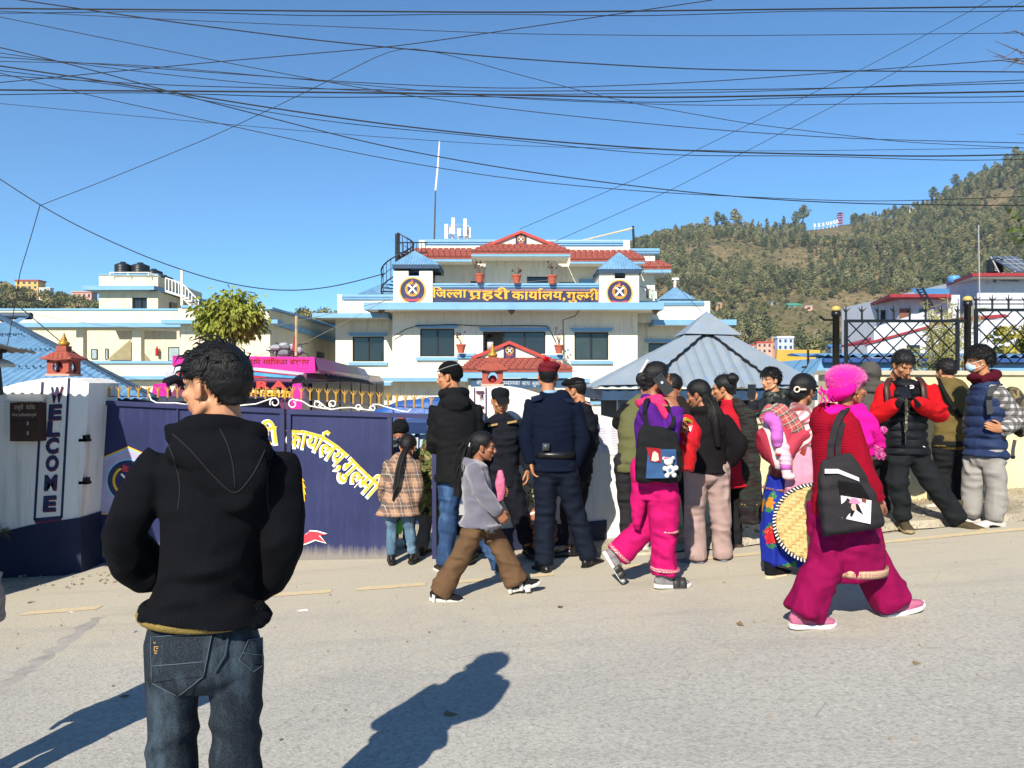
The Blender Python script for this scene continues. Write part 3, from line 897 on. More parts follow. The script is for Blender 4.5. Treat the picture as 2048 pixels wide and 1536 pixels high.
def main_office():
 D = 33.0
 root = thing('police_office', 'large cream office with blue trim, red tile roofs and a yellow lettered name board', 'building', Vector((X(1030, D), D, -1.75)))
 zb = -1.75
 # walls, centre block and wings with window openings
 h1 = hole(840, 657, 909, 713, D); h2 = hole(966, 663, 1091, 708, D); h3 = hole(1149, 664, 1217, 720, D)
 mb = MB(); holed(mb, X(785, D), X(1275, D), zb, Z(612, D), D, .25, [h1, h2, h3])
 mb.box(X(785, D), X(785, D)+.25, D+.25, D+9, zb, Z(612, D)); mb.box(X(1275, D)-.25, X(1275, D), D+.25, D+9, zb, Z(612, D))
 mb.box(X(785, D)+.3, X(1275, D)-.3, D+1.6, D+1.7, zb, Z(620, D))
 DW = 34.4
 h0 = hole(705, 673, 768, 723, DW); h4 = hole(1297, 686, 1352, 724, DW); h5 = hole(707, 798, 760, 816, DW)
 holed(mb, X(671, DW), X(785, D)-.002, zb, Z(632, DW), DW, .25, [h0])
 mb.box(X(671, DW), X(671, DW)+.25, DW+.25, D+9, zb, Z(632, DW)); mb.box(X(671, DW)+.25, X(785, D)-.01, DW+1.2, DW+1.3, zb, Z(640, DW))
 holed(mb, X(1275, D)+.002, X(1392, DW), zb, Z(640, DW), DW, .25, [h4])
 mb.box(X(1392, DW)-.25, X(1392, DW), DW+.25, D+9, zb, Z(640, DW)); mb.box(X(1275, D)+.01, X(1392, DW)-.25, DW+1.2, DW+1.3, zb, Z(640, DW))
 mb.build('wall', CREAM, root)
 window(root, h1, D, 1); window(root, h2, D, 2, skip=0); window(root, h3, D, 1, gl=M('grey_reflection_glass', '#323d3f', .15)); window(root, h0, DW, 1); window(root, h4, DW, 1)  # right window: its reflection is put into a greyer pane colour
 # floor slabs with blue edges and pale undersides
 def slab(px0, py0, px1, py1, d, back, nm='canopy'):
  mb = MB(); x0, x1, z0, z1 = X(px0, d), X(px1, d), Z(py1, d), Z(py0, d)
  mb.box(x0, x1, d, d+.08, z0, z1, 0); mb.box(x0, x0+.08, d+.08, back, z0, z1, 0); mb.box(x1-.08, x1, d+.08, back, z0, z1, 0)
  mb.box(x0+.08, x1-.08, d+.08, back, z0+.03, z1-.01, 1)
  return mb.build(nm, [BLUE, SOFF], root)
 s = slab(727, 604.5, 1328, 619, 31.7, 42)
 slab(624, 626, 776, 635.5, 33.2, 43); slab(1308, 639, 1473, 650, 33.2, 43)
 slab(754, 755, 935, 763, 32.2, D+.01); slab(1130, 757, 1180, 765, 32.2, D+.01); slab(728, 764, 782, 771, 33.5, DW+.01)
 # lamps under the canopy
 for px in(763, 1023, 1311):
  mb = MB(); p = W(px, 619, 32.1); mb.lathe(p+Vector((0, 0, -.14)), [(.02, -.08), (.1, 0), (.15, .08), (.15, .12)], 12); mb.build('lamp', M('bronze', '#5d5143', .4), s)
  # lower parapets of the wings
 mb = MB()
 mb.box(X(675, 33.9), X(785, 32.6)-.01, 33.9, 34.1, Z(630, 33.9), Z(600, 33.9)); mb.box(X(675, 33.9), X(675, 33.9)+.2, 34.1, 42, Z(630, 33.9), Z(592, 33.9)); mb.box(X(675, 33.9), X(684, 33.9), 33.89, 34.11, Z(600, 33.9), Z(589, 33.9))
 mb.box(X(1280, 32.6)+.01, X(1420, 33.9), 33.9, 34.1, Z(645, 33.9), Z(610, 33.9)); mb.box(X(1420, 33.9)-.2, X(1420, 33.9), 34.1, 42, Z(645, 33.9), Z(603, 33.9)); mb.box(X(1409, 33.9), X(1420, 33.9), 33.89, 34.11, Z(610, 33.9), Z(602, 33.9))
 mb.build('parapet', CREAM, root)
 def cop(*a):
  mb = MB(); coping(mb, *a); mb.build('coping', [BLUE, BLUED], root)
 cop(X(685, 33.85), X(786, 32.6), 33.85, 34.15, Z(600, 33.85), Z(589, 33.85)); cop(X(1279, 32.6), X(1408, 33.85), 33.85, 34.15, Z(611, 33.85), Z(602, 33.85))
 # name board parapet
 d = 32.4; bx0, bx1, bz0, bz1 = X(861, d), X(1200, d), Z(608, d), Z(577.5, d)
 mb = MB(); mb.box(bx0, bx1, d+.03, d+.25, bz0, bz1+.1); mb.build('parapet', CREAM, root)
 mb = MB(); mb.box(bx0+.02, bx1-.02, d-.02, d+.03, bz0, bz1, 0)
 for(a, b, c_, e)in((bx0+.04, bx1-.04, bz1-.07, bz1-.04), (bx0+.05, bx0+.08, bz0, bz1-.07), (bx1-.08, bx1-.05, bz0, bz1-.07)):mb.box(a, b, d-.026, d-.02, c_, e, 1)
 board = mb.build('name_board', [NAVY, M('sign_pink_line', '#b98a8f', .6)], root)
 mb = MB(); coping(mb, bx0, bx1, d, d+.3, bz1+.02, Z(566.5, d)); mb.build('coping', [BLUE, BLUED], root)
 mb = MB()
 words =[(('ि', 'ज', '~ल', 'ल', 'ा'), 865, 933, 581.5, 597), (('प', '/', 'ह', 'र', 'ी'), 938, 1017, 583.5, 600), (('क', 'ा', 'य', 'ा', '^', 'ल', 'य', ','), 1024, 1130, 585, 601), (('ग', 'ु', '~ल', 'म', 'ी'), 1133, 1197, 586, 602)]
 for tk, a, b, t, bt in words:
  text_mb(mb, tk, W(a, bt-2.2, d-.022), (1, 0, 0), (0, 0, 1), (b-a)/FPX*d, (bt-t)/FPX*d*.97, 0, .02, .022)
 mb.build('lettering', ORANGE, board)
 # corner towers with crests, battlements and tin caps
 for(a, b, t, bt, ex, ey, ra, rb, re, ax, ay)in((787, 865, 541, 607, 825, 581, 783, 880, 529, 829, 501), (1199, 1278, 545, 610, 1239, 586, 1195, 1286, 538, 1238, 504)):
  d = 32.3; x0, x1 = X(a, d), X(b, d); zt = Z(t, d); zz = Z(bt, d); w = x1-x0
  mb = MB(); n0, n1 = x0+w*.38, x0+w*.66
  mb.box(x0, x1, d, d+.25, zz, zt-.25); mb.box(x0, n0, d, d+.25, zt-.25, zt); mb.box(n1, x1, d, d+.25, zt-.25, zt)
  for xx in(x0, x1-.2):mb.box(xx, xx+.2, d+.25, d+1.8, zz, zt-(.45 if xx>x0 else 0))
  mb.box(x0+.2, x1-.2, d+1.6, d+1.8, zz, zt-.25)
  tw = mb.build('tower', CREAM, root)
  emblem(tw, (X(ex, d), d, Z(ey, d)), 26.5/FPX*d, d)
  pyramid(root, ra, rb, re, ax, ay, d-.15, 2.2, TINB, TIND, 'tower_roof')
  mb = MB()
  for xx in(x0+.1, x1-.1):
   for yy in(d+.12, d+1.7):mb.tube([(xx, yy, zt-.5), (xx, yy, Z(re, d)+.02)], .045, 6)
  mb.build('post', TIND, root)
  # top storey
 d2 = 36.5; zf = Z(600, 33)
 g1 = hole(1054, 553, 1096, 600, d2-1); g2 = hole(1118, 564, 1150, 600, d2); g0 = hole(941, 562, 966, 600, d2)
 mb = MB()
 holed(mb, X(866, d2), X(1215, d2), zf, Z(517, d2), d2, .25, [g0, g2]); mb.box(X(866, d2), X(866, d2)+.25, d2+.25, d2+5, zf, Z(517, d2)); mb.box(X(1215, d2)-.25, X(1215, d2), d2+.25, d2+5, zf, Z(517, d2))
 dc = d2-1
 holed(mb, X(971, dc), X(1112, dc), zf, Z(512, dc), dc, .25, [g1]); mb.box(X(971, dc), X(971, dc)+.2, dc+.25, d2, zf, Z(512, dc)); mb.box(X(1112, dc)-.2, X(1112, dc), dc+.25, d2, zf, Z(512, dc))
 mb.box(X(1215, d2)+.01, X(1316, d2), d2+.8, d2+5, zf, Z(537, d2))
 mb.build('upper_wall', CREAM, root)
 for g, y in((g0, d2), (g2, d2), (g1, dc)):
  mb = MB(); mb.box(g[0], g[1], y+.12, y+.2, g[2], g[3]-.04); wd = mb.build('window', GLASS, root)
  mb = MB(); mb.box(g[0], g[1], y+.06, y+.12, g[3]-.06, g[3]); mb.build('frame', FRAME, wd)
 mb = MB(); mb.pbox(1158, 558, 1212, 566, d2-.1, .1); mb.build('hood', BLUE, root)
 # tiled roofs: centre gable, two sides, right annex, porch
 def hip(pe0, pe1, pye, pr0, pr1, pyr, d, run, fas, nrow, pitch):
  e0, e1 = Vector((X(pe0, d), d, Z(pye, d))), Vector((X(pe1, d), d, Z(pye, d)))
  dr = d+run
  r0, r1 = Vector((X(pr0, dr), dr, Z(pyr, dr))), Vector((X(pr1, dr), dr, Z(pyr, dr)))
  mb = MB(); mb.add([e0, e1, r1, r0, e0+Vector((0, 0, -.06)), e1+Vector((0, 0, -.06)), r1+Vector((0, .3, -.1)), r0+Vector((0, .3, -.1))], [(0, 1, 2, 3), (0, 4, 5, 1), (1, 5, 6, 2), (0, 3, 7, 4), (4, 7, 6, 5)])
  rf = mb.build('tiled_roof', TERRA, root)
  tiled(rf, e0+Vector((0, 0, .015)), e1+Vector((0, 0, .015)), r0+Vector((0, 0, .015)), r1+Vector((0, 0, .015)), nrow, pitch)
  mb = MB(); mb.box(e0.x+.03, e1.x-.03, d+.02, d+.1, Z(fas, d), e0.z-.06, 0); mb.box(e0.x+.03, e1.x-.03, d+.1, dr+1, Z(fas, d)+.03, Z(fas, d)+.08, 1); mb.build('eaves', [BLUE, SOFF], rf)
  return rf, e0, e1, r0, r1
 hip(800, 945, 515, 836, 943, 499, 35.2, 1.3, 523, 4, .25); hip(1140, 1291, 520, 1142, 1262, 503, 35.2, 1.3, 527, 4, .25)
 hip(1286, 1344, 536, 1287, 1318, 522, 36.6, .9, 545, 3, .30)
 rf, e0, e1, r0, r1 = hip(941, 1142, 505, 984, 1101, 487, 34.0, 1.3, 512.5, 5, .25)
 def gable(pa, pya, pl, pr, pyb, d, em):
  a = W(pa, pya, d); l = W(pl, pyb, d); r = W(pr, pyb, d)
  mb = MB(); mb.prism([l, r, a], (0, 1.2, 0)); g = mb.build('pediment', CREAM, root)
  mb = MB()
  for q in(l, r):
   t =(q-a); mb.prism([a+Vector((0, -.12, .1)), a+Vector((0, -.12, -.03)), q+t*.14+Vector((0, -.12, -.03)), q+t*.14+Vector((0, -.12, .1))], (0, 1.4, 0))
  mb.build('barge_board', M('red_board', '#a5382f', .6), g)
  emblem(g, W(em[0], em[1], d)+Vector((0, -.01, 0)), em[2]/FPX*d, d-.01, True)
 gable(1042, 466, 986, 1099, 489, 35.0, (1042, 480, 11))
 # roof-top parapet
 d3 = 37.5
 mb = MB(); mb.pbox(838, 480, 1260, 520, d3, 5); mb.pbox(1256, 500, 1310, 522, d3-.3, 4)
 mb.build('upper_parapet', CREAM, root)
 cop(X(849, d3), X(993, d3), d3-.01, d3+.2, Z(491, d3), Z(480, d3)+.02); cop(X(1096, d3), X(1246, d3), d3-.01, d3+.2, Z(493, d3), Z(482, d3)+.02); cop(X(1258, d3), X(1316, d3), d3-.4, d3, Z(511, d3), Z(500, d3))
 # small tin caps behind the wings
 pyramid(root, 715, 790, 588, 768, 566, 36.5, 3, TINB, TIND, 'wing_roof'); pyramid(root, 1322, 1392, 598, 1350, 573, 35.5, 2.4, TINB, TIND, 'wing_roof')
 mb = MB(); mb.tube([W(1350, 575, 36.6), W(1350, 560, 36.6)], .07, 8); mb.box(X(1344, 36.6), X(1357, 36.6), 36.5, 36.7, Z(560, 36.6), Z(556, 36.6)); mb.build('flue', WHITE, root)
 # porch with tiled roof, sign strip, ledges
 d = 29.0
 rf, e0, e1, r0, r1 = hip(921, 1146, 741, 952, 1083, 713, d, 1.2, 756, 6, .25)
 gable(1019, 687, 952, 1085, 715, 29.9, (1019, 703, 12))
 mb = MB(); mb.pbox(942, 757, 1148, 776, d+.15, .25); sg = mb.build('porch_sign', M('slate_blue_board', '#2c4a66', .5), root)
 mb = MB()
 text_mb(mb, ['स', 'े', 'व', 'ा'], W(953, 769, d+.14), (1, 0, 0), (0, 0, 1), 20/FPX*d, 7.5/FPX*d, 0, .01, .0)
 text_mb(mb, ['स', '~म', 'म', 'ा', 'न', 'क', 'ा'], W(1000, 770, d+.14), (1, 0, 0), (0, 0, 1), 40/FPX*d, 7.5/FPX*d, 0, .01, .0)
 text_mb(mb, ['स', 'ा', 'थ'], W(1044, 770.5, d+.14), (1, 0, 0), (0, 0, 1), 16/FPX*d, 7.5/FPX*d, 0, .01, .0)
 text_mb(mb, ['स', 'ु', 'र', 'क', '~ष', 'ा'], W(1064, 771, d+.14), (1, 0, 0), (0, 0, 1), 28/FPX*d, 7.5/FPX*d, 0, .01, .0)
 mb.build('lettering', M('pale_letter', '#b9c2c9', .6), sg)
 mb = MB()
 for px in(948, 1142):mb.box(X(px, d+.6)-.2, X(px, d+.6)+.2, d+.4, d+.8, zb, Z(757, d))
 mb.build('porch_column', CREAM, root)
 mb = MB(); coping(mb, X(914, 32.1), X(968, 32.1), 32.1, D, Z(718, 32.1), Z(707, 32.1)); coping(mb, X(1070, 32.1), X(1127, 32.1), 32.1, D, Z(719, 32.1), Z(709, 32.1)); mb.box(X(1072, 32.1), X(1125, 32.1), 32.15, D, Z(731, 32.1), Z(719, 32.1), 2); mb.box(X(916, 32.1), X(966, 32.1), 32.15, D, Z(731, 32.1), Z(718, 32.1), 2)
 mb.build('balcony_ledge', [BLUE, BLUED, CREAM], root)
 # ground storey details seen over the wall
 mb = MB(); mb.pbox(1180, 790, 1238, 801, D-.1, .08); g = mb.build('window', GLASS, root)
 mb = MB()
 for k in range(9):mb.pbox(1186+k*5.6, 793, 1189.5+k*5.6, 798, D-.14, .03)
 mb.build('grille', M('grille_pink', '#c29a92', .6), g)
 mb = MB(); mb.pbox(1178, 803, 1240, 809, D-.12, .12); mb.pbox(836, 796, 870, 800, D-.12, .12); mb.build('sill', BLUE, root)
 mb = MB(); mb.pbox(838, 801, 870, 815, D-.05, .04); mb.build('window', GLASS, root)
 # cables stuck to the façade
 mb = MB()
 for pts in(((785, 673), (815, 657), (838, 651), (905, 649), (965, 652), (1050, 651), (1094, 652), (1104, 668), (1112, 684)), ((1127, 708), (1126, 640), (1150, 632), (1165, 612), (1185, 585))):
  mb.tube([W(a, b, D-.16 if b>615 else 32.2)for a, b in pts], .02, 5)
 mb.build('cable', M('cable_black', '#151515', .7), root)
main_office()
for a in((959, 565, .55, 'bare flower pot on the terrace ledge left of the name board middle'), (1033, 567, .25, 'flower pot with a single stub on the terrace ledge'), (1104, 568, .6, 'flower pot with reddish twigs on the terrace ledge right of the dark opening'),
 (922, 706, .5, 'flower pot with twigs on the ledge left of the porch gable'), (1118, 707, .7, 'flower pot with tall red twigs on the ledge right of the porch gable')):
 potted(*a)
BLACK = M('black_iron', '#17181a', .5, .2, 20, .2)
GREY = M('grey_steel', '#9a9c9c', .45, .1)
def spiral_stair():
 d = 34.5; c = W(795, 590, d); top = Z(497, d)
 root = thing('spiral_stair', 'black iron spiral staircase at the left corner of the office roof', 'staircase', c)
 mb = MB(); mb.tube([c, (c.x, c.y, Z(468, d))], .11, 10); mb.build('post', BLACK, root)
 r = .72; n = 16
 for i in range(n):
  a = pi*.9+1.65*pi*i/n; z = c.z+(top-c.z)*i/n-.15
  mb = MB(); p = Vector((c.x, c.y, z)); q = p+Vector((cos(a)*r, sin(a)*r, 0)); q2 = p+Vector((cos(a+.34)*r, sin(a+.34)*r, 0))
  mb.prism([p, q, q2], (0, 0, .035)); mb.build('tread', BLACK, root)
 pts =[]; pts2 =[]; mb = MB(); mb2 = MB()
 for i in range(33):
  a = pi*.9+1.65*pi*i/32; z = c.z+(top-c.z)*i/32
  q = Vector((c.x+cos(a)*r, c.y+sin(a)*r, z)); pts.append(q); pts2.append(q+Vector((0, 0, .85)))
  if i%2 == 0:mb2.tube([q-Vector((0, 0, .1)), q+Vector((0, 0, .85))], .018, 5)
 mb.tube(pts, .035, 6); mb.tube(pts2, .035, 6); mb.tube([p+Vector((0, 0, .42))for p in pts], .015, 5)
 mb.build('handrail', BLACK, root); mb2.build('baluster', BLACK, root)
 mb = MB(); z = Z(492, d)
 for k in range(7):
  x = c.x+.1+k*.2; mb.tube([(x, d-.3, z-.35), (x, d-.3, z+.1)], .018, 5)
 mb.tube([(c.x, d-.3, z+.1), (c.x+1.4, d-.3, z+.1)], .03, 6); mb.tube([(c.x, d-.3, z-.35), (c.x+1.4, d-.3, z-.35)], .03, 6)
 mb.build('landing_rail', BLACK, root)
spiral_stair()
def roof_antennas():
 d = 38.5
 p = W(868.5, 482, d); q = W(873, 395, d)
 r = thing('antenna_mast', 'tall thin whip mast on the office roof with a pale tip', 'antenna', p)
 mb = MB(); mb.tube([p, W(871, 380, d)], [.05, .035], 6); mb.build('mast', M('mast_grey', '#4b4646', .5), r)
 mb = MB(); mb.tube([W(871, 381, d), W(876, 330, d), W(879, 282, d)], [.05, .045, .03], 6); mb.build('tip', WHITE, r)
 p = W(916, 482, d); r = thing('cell_antenna', 'ring of white cellular antenna panels on a roof frame', 'antenna', p)
 mb = MB(); cx, cy = p.x, d
 for k in range(8):
  a = 2*pi*k/8; mb.tube([(cx+cos(a)*.35, cy+sin(a)*.35, p.z-.3), (cx+cos(a)*.5, cy+sin(a)*.5, Z(452, d))], .025, 5)
 for z in(Z(470, d), Z(455, d)):
  mb.tube([(cx+cos(2*pi*k/16)*.52, cy+sin(2*pi*k/16)*.52, z)for k in range(17)], .025, 5)
 mb.build('frame', GREY, r)
 for k, (ox, oy, hh, z0)in enumerate(((-.58, -.1, .72, 478), (-.34, -.4, .3, 470), (-.2, -.5, .8, 472), (.1, -.55, .35, 476), (.38, -.4, .85, 475), (.46, .2, .7, 478), (.56, -.1, .5, 476))):
  mb = MB(); z = Z(z0, d); mb.box(cx+ox-.08, cx+ox+.08, cy+oy-.05, cy+oy+.05, z, z+hh); mb.build('antenna_panel', WHITE, r)
 p = W(1268, 500, d); r = thing('jib_pole', 'dark roof pole holding a long pale slanting bar', 'pole', p)
 mb = MB(); mb.tube([p, W(1266, 452, d)], .06, 7); mb.build('pole', BLACK, r)
 mb = MB(); mb.tube([W(1268, 456, d), W(1160, 482, d)], [.05, .03], 6); mb.build('bar', M('bamboo', '#b7ac85', .7), r)
 # hanging washing beside the right tower
 r = thing('washing', 'row of clothes drying beside the right corner tower', 'laundry', W(1300, 596, 33.5))
 for k, cl in enumerate(('#d9d3c5', '#3a3f4a', '#b8a894', '#8fb0a8', '#d8d8da')):
  mb = MB(); x = 1287+k*5.5; mb.prism([W(x, 577+k, 33.5), W(x+4.5, 578+k, 33.5), W(x+5, 598, 33.5), W(x+.5, 596, 33.5)], (0, .03, 0)); mb.build('garment', cloth('wash'+cl, cl), r)
 mb = MB(); mb.tube([W(1280, 572, 33.5), W(1318, 585, 33.5)], .012, 4); mb.build('line', BLACK, r)
roof_antennas()
def annex():
 D = 30.0; zb = -1.75
 root = thing('annex_building', 'two storey cream annex with blue bands, open veranda and a roof room', 'building', Vector((X(200, D), D, zb)))
 # main front: veranda floor open between columns
 mb = MB(); yb = D+3
 op =[hole(60, 660, 152, 722, D), hole(166, 660, 264, 722, D), hole(282, 660, 359, 722, D)]
 holed(mb, X(-80, D), X(362, D), Z(760, D), Z(655, D), D, .3, [(X(-80, D)+.3, X(152, D), op[0][2], op[0][3]), op[1], op[2]])
 mb.box(X(-80, D), X(540, D), yb, yb+.25, zb, Z(640, D)); mb.box(X(-80, D), X(362, D), D+.05, D+.3, zb, Z(762, D)-.01)
 mb.build('wall', CREAM2, root)
 mb = MB(); mb.box(X(-80, D), X(362, D), D-.02, D+.22, Z(653, D), Z(618, D)); mb.build('parapet', CREAM2, root)
 mb = MB(); mb.box(X(-80, D), X(362, D), D-.06, D+.25, Z(621, D), Z(617, D)); mb.box(X(35, D-.5), X(361, D-.5), D-.5, D, Z(654, D-.5), Z(645, D-.5)); mb.box(X(180, D), X(362, D), D-.08, D, Z(727, D), Z(722, D)); mb.box(X(250, D), X(362, D), D-.3, D, Z(759, D), Z(752, D)); mb.build('blue_band', BLUE, root)
 # things on the veranda back wall
 for(a, b, c_, e, m)in((210, 697, 214+2, 719, NAVY), (336, 694, 358, 722, FRAME), (182, 698, 194, 718, FRAME)):
  mb = MB(); mb.pbox(a, b, c_, e, yb-.05, .05); dr = mb.build('door', m, root)
  mb = MB(); mb.pbox(a+2, b+2, c_-1, e-1, yb-.07, .02); mb.build('pane', M('pale_pane', '#93a5ad', .3), dr)
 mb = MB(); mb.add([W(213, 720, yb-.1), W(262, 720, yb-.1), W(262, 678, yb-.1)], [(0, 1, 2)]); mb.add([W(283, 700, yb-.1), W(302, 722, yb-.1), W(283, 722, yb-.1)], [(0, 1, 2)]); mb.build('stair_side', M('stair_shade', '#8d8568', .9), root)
 mb = MB(); p = W(314, 712, yb-.15); mb.lathe(p, [(.05, 0), (.07, .03), (.07, .3), (.03, .36), (.03, .42)], 10); mb.build('fire_extinguisher', M('red_gloss', '#a52325', .3), root)
 # right bay in front, and its end wing
 dB = 29.0
 mb = MB(); mb.box(X(362, dB), X(540, dB), dB, D+6, zb, Z(640, dB)); mb.box(X(358, dB), X(540, dB), dB-.05, dB+.2, Z(640, dB), Z(617, dB))
 a, b = Vector((X(540, dB), dB, 0)), Vector((X(674, 40), 40, 0))
 for(z0, z1)in((zb, Z(615, dB)+.02), ):mb.prism([(a.x, a.y, z0), (b.x, b.y, z0), (b.x, b.y, z1), (a.x, a.y, z1)], (-.25, .05, 0))
 mb.build('bay_wall', CREAM2, root)
 mb = MB(); mb.box(X(362, dB-.1), X(405, dB-.1), dB-.1, dB+.2, Z(616, dB), Z(611, dB)); mb.box(X(322, dB-.5), X(555, dB-.5), dB-.5, dB, Z(647, dB-.5), Z(639, dB-.5))
 mb.box(X(540, dB-.1)-.3, X(540, dB-.1)+.02, dB-.1, dB+.2, Z(621, dB), Z(615, dB))
 for(pa, pb, qa, qb)in((639, 648, 677, 687), (614, 618, 653, 657)):
  A0, A1, B0, B1 = W(545, pa, dB-.4), W(545, pb, dB-.4), W(678, qa, 40), W(678, qb, 40)
  mb.prism([A1, B1, B0, A0], (-.3, .02, 0))
 mb.build('blue_band', BLUE, root)
 mb = MB(); mb.prism([W(636, 704, 36), W(649, 706, 37), W(649, 716, 37), W(636, 717, 36)], (.05, -.2, 0)); mb.build('window', GLASS, root)
 # roof room with tanks
 d = 32.0; x0, x1 = X(198, d), X(316, d); xr = X(404, 38)
 w1 = hole(264, 595, 294, 624, d)
 mb = MB(); holed(mb, x0, x1, Z(640, d), Z(582, d), d, .25, [w1]); holed(mb, x0, x1, Z(572, d), Z(550, d), d, .25, [])
 mb.box(x0, x0+.25, d+.25, 38, Z(640, d), Z(582, d)); mb.prism([(x1, d, Z(640, d)), (xr, 38, Z(640, d)), (xr, 38, Z(552, d)), (x1, d, Z(552, d))], (-.25, .02, 0))
 mb.build('roof_room_wall', CREAM2, root)
 mb = MB(); mb.box(x0-.5, x1+.02, d-.4, d+5.6, Z(582, d), Z(573.5, d)); mb.prism([(x1+.02, d-.4, Z(582, d)), (xr+.5, 38, Z(582, d)), (xr+.5, 38, Z(573.5, d)), (x1+.02, d-.4, Z(573.5, d))], (-.3, .02, 0)); mb.box(x0-.03, x1+.03, d-.04, d+.3, Z(550, d), Z(547.5, d)); mb.build('blue_band', BLUE, root)
 window(root, w1, d, 1, False, False)
 mb = MB(); mb.box(x0+.3, x1-.3, d+.3, 37, Z(570, d)-.3, Z(560, d)); mb.build('roof_deck', SOFF, root)
 mb = MB(); mb.prism([W(341, 605, 33.4), W(360, 608, 35), W(360, 622, 35), W(341, 620, 33.4)], (.05, -.06, 0)); mb.build('window', GLASS, root)
 # white outside stair rail
 mb = MB()
 for k in range(11):
  px = 331+k*6.6; t = 556+(k*2.2 if k<6 else 13+(k-5)*7); mb.tube([W(px, t, 31.6), W(px, t+26, 31.6)], .022, 5)
 mb.tube([W(331, 556, 31.6), W(364, 567, 31.6), W(398, 602, 31.6)], .03, 6); mb.tube([W(331, 582, 31.6), W(364, 593, 31.6), W(398, 628, 31.6)], .05, 6)
 mb.tube([W(364, 612, 31.6), W(364, 540, 31.6)], .06, 8)
 for k in range(6):mb.pbox(362+k*6, 590+k*5, 371+k*6, 593+k*5, 31.5, .6)
 mb.build('stair', WHITE, root)
 # water tanks stand on the roof
 tank = M('tank_black', '#1b2226', .4, .1)
 for(px, d_, r, lab)in((246, 33.0, .34, 'black ribbed water tank, leftmost on the annex roof'), (281, 33.2, .38, 'black ribbed water tank second from the left on the annex roof'), (308, 35.0, .38, 'black water tank third along on the annex roof'), (328, 37.0, .42, 'black water tank farthest back on the annex roof')):
  p = Vector((X(px, d_), d_, Z(548, 32))); t = thing('water_tank', lab, 'water tank', p, 'water tanks on the annex roof')
  pr =[(r, 0)]; h = .56*1.0
  for k in range(7):z = .03+k*.07; pr +=[(r, z), (r*.97, z+.02), (r*.97, z+.035), (r, z+.055)]
  pr +=[(r*.95, .53), (r*.5, .60), (r*.3, .61)]
  mb = MB(); mb.lathe(p, pr, 20); mb.build('tank', tank, t, True)
  mb = MB(); mb.lathe(p+Vector((0, 0, .61)), [(r*.32, 0), (r*.32, .05), (r*.1, .06)], 12); mb.build('lid', tank, t)
 mb = MB(); mb.tube([W(220, 545, 31.8), W(297, 545, 31.8), W(318, 553, 32)], .02, 5)
 for px in(220, 256, 297):mb.tube([W(px, 545, 31.8), W(px, 551, 31.8)], .02, 5)
 mb.build('roof_rail', WHITE, root)
annex()
def tin_shed():
 """blue corrugated hip roof behind the gate, left"""
 D = 9.6; root = thing('tin_roof_shed', 'low shed with a weathered blue corrugated hip roof behind the gate', 'shed', Vector((X(60, D), D, -.5)))
 e0 = Vector((-11.0, D, Z(797, D))); e1 = Vector((X(310, D), D, Z(797, D)))
 a0 = Vector((-8.0, D+3.2, Z(632, D+3.2))); a1 = Vector((X(-5, D+3.2), D+3.2, Z(632, D+3.2)))
 b1 = Vector((a1.x+.4, D+6.4, e1.z)); b0 = Vector((e0.x, D+6.4, e0.z))
 mb = MB(); corrugated(mb, e0, e1, a0, a1, .11, .014); corrugated(mb, e1, b1, a1, a1, .11, .014); corrugated(mb, b1, b0, a1, a0, .11, .014)
 rf = mb.build('roof', TINB, root)
 mb = MB(); mb.tube([a1, e1], .05, 8); mb.tube([a1, b1], .05, 8); mb.tube([a0, a1], .06, 8); mb.build('ridge_cap', M('ridge_dark', '#2d4257', .6), rf)
 mb = MB()
 for k in range(5):
  for i in range(26):
   t = .1+k*.2; f = i/26
   p = e0.lerp(e1, .45+.55*f); q = p.lerp(a1, t)
   if q.x<e1.x-(e1.x-a1.x)*t-.2:mb.ell(q+Vector((0, -.02, .03)), .018, 5, 3)
 mb.build('bolts', M('bolt', '#3a4f63', .5), rf)['kind'] = 'stuff'
 mb = MB(); mb.box(e0.x, e1.x-.15, D+.15, D+6.2, -1.2, e1.z-.06); mb.build('wall', M('shed_dark', '#3a3f45', .9), root)
tin_shed()
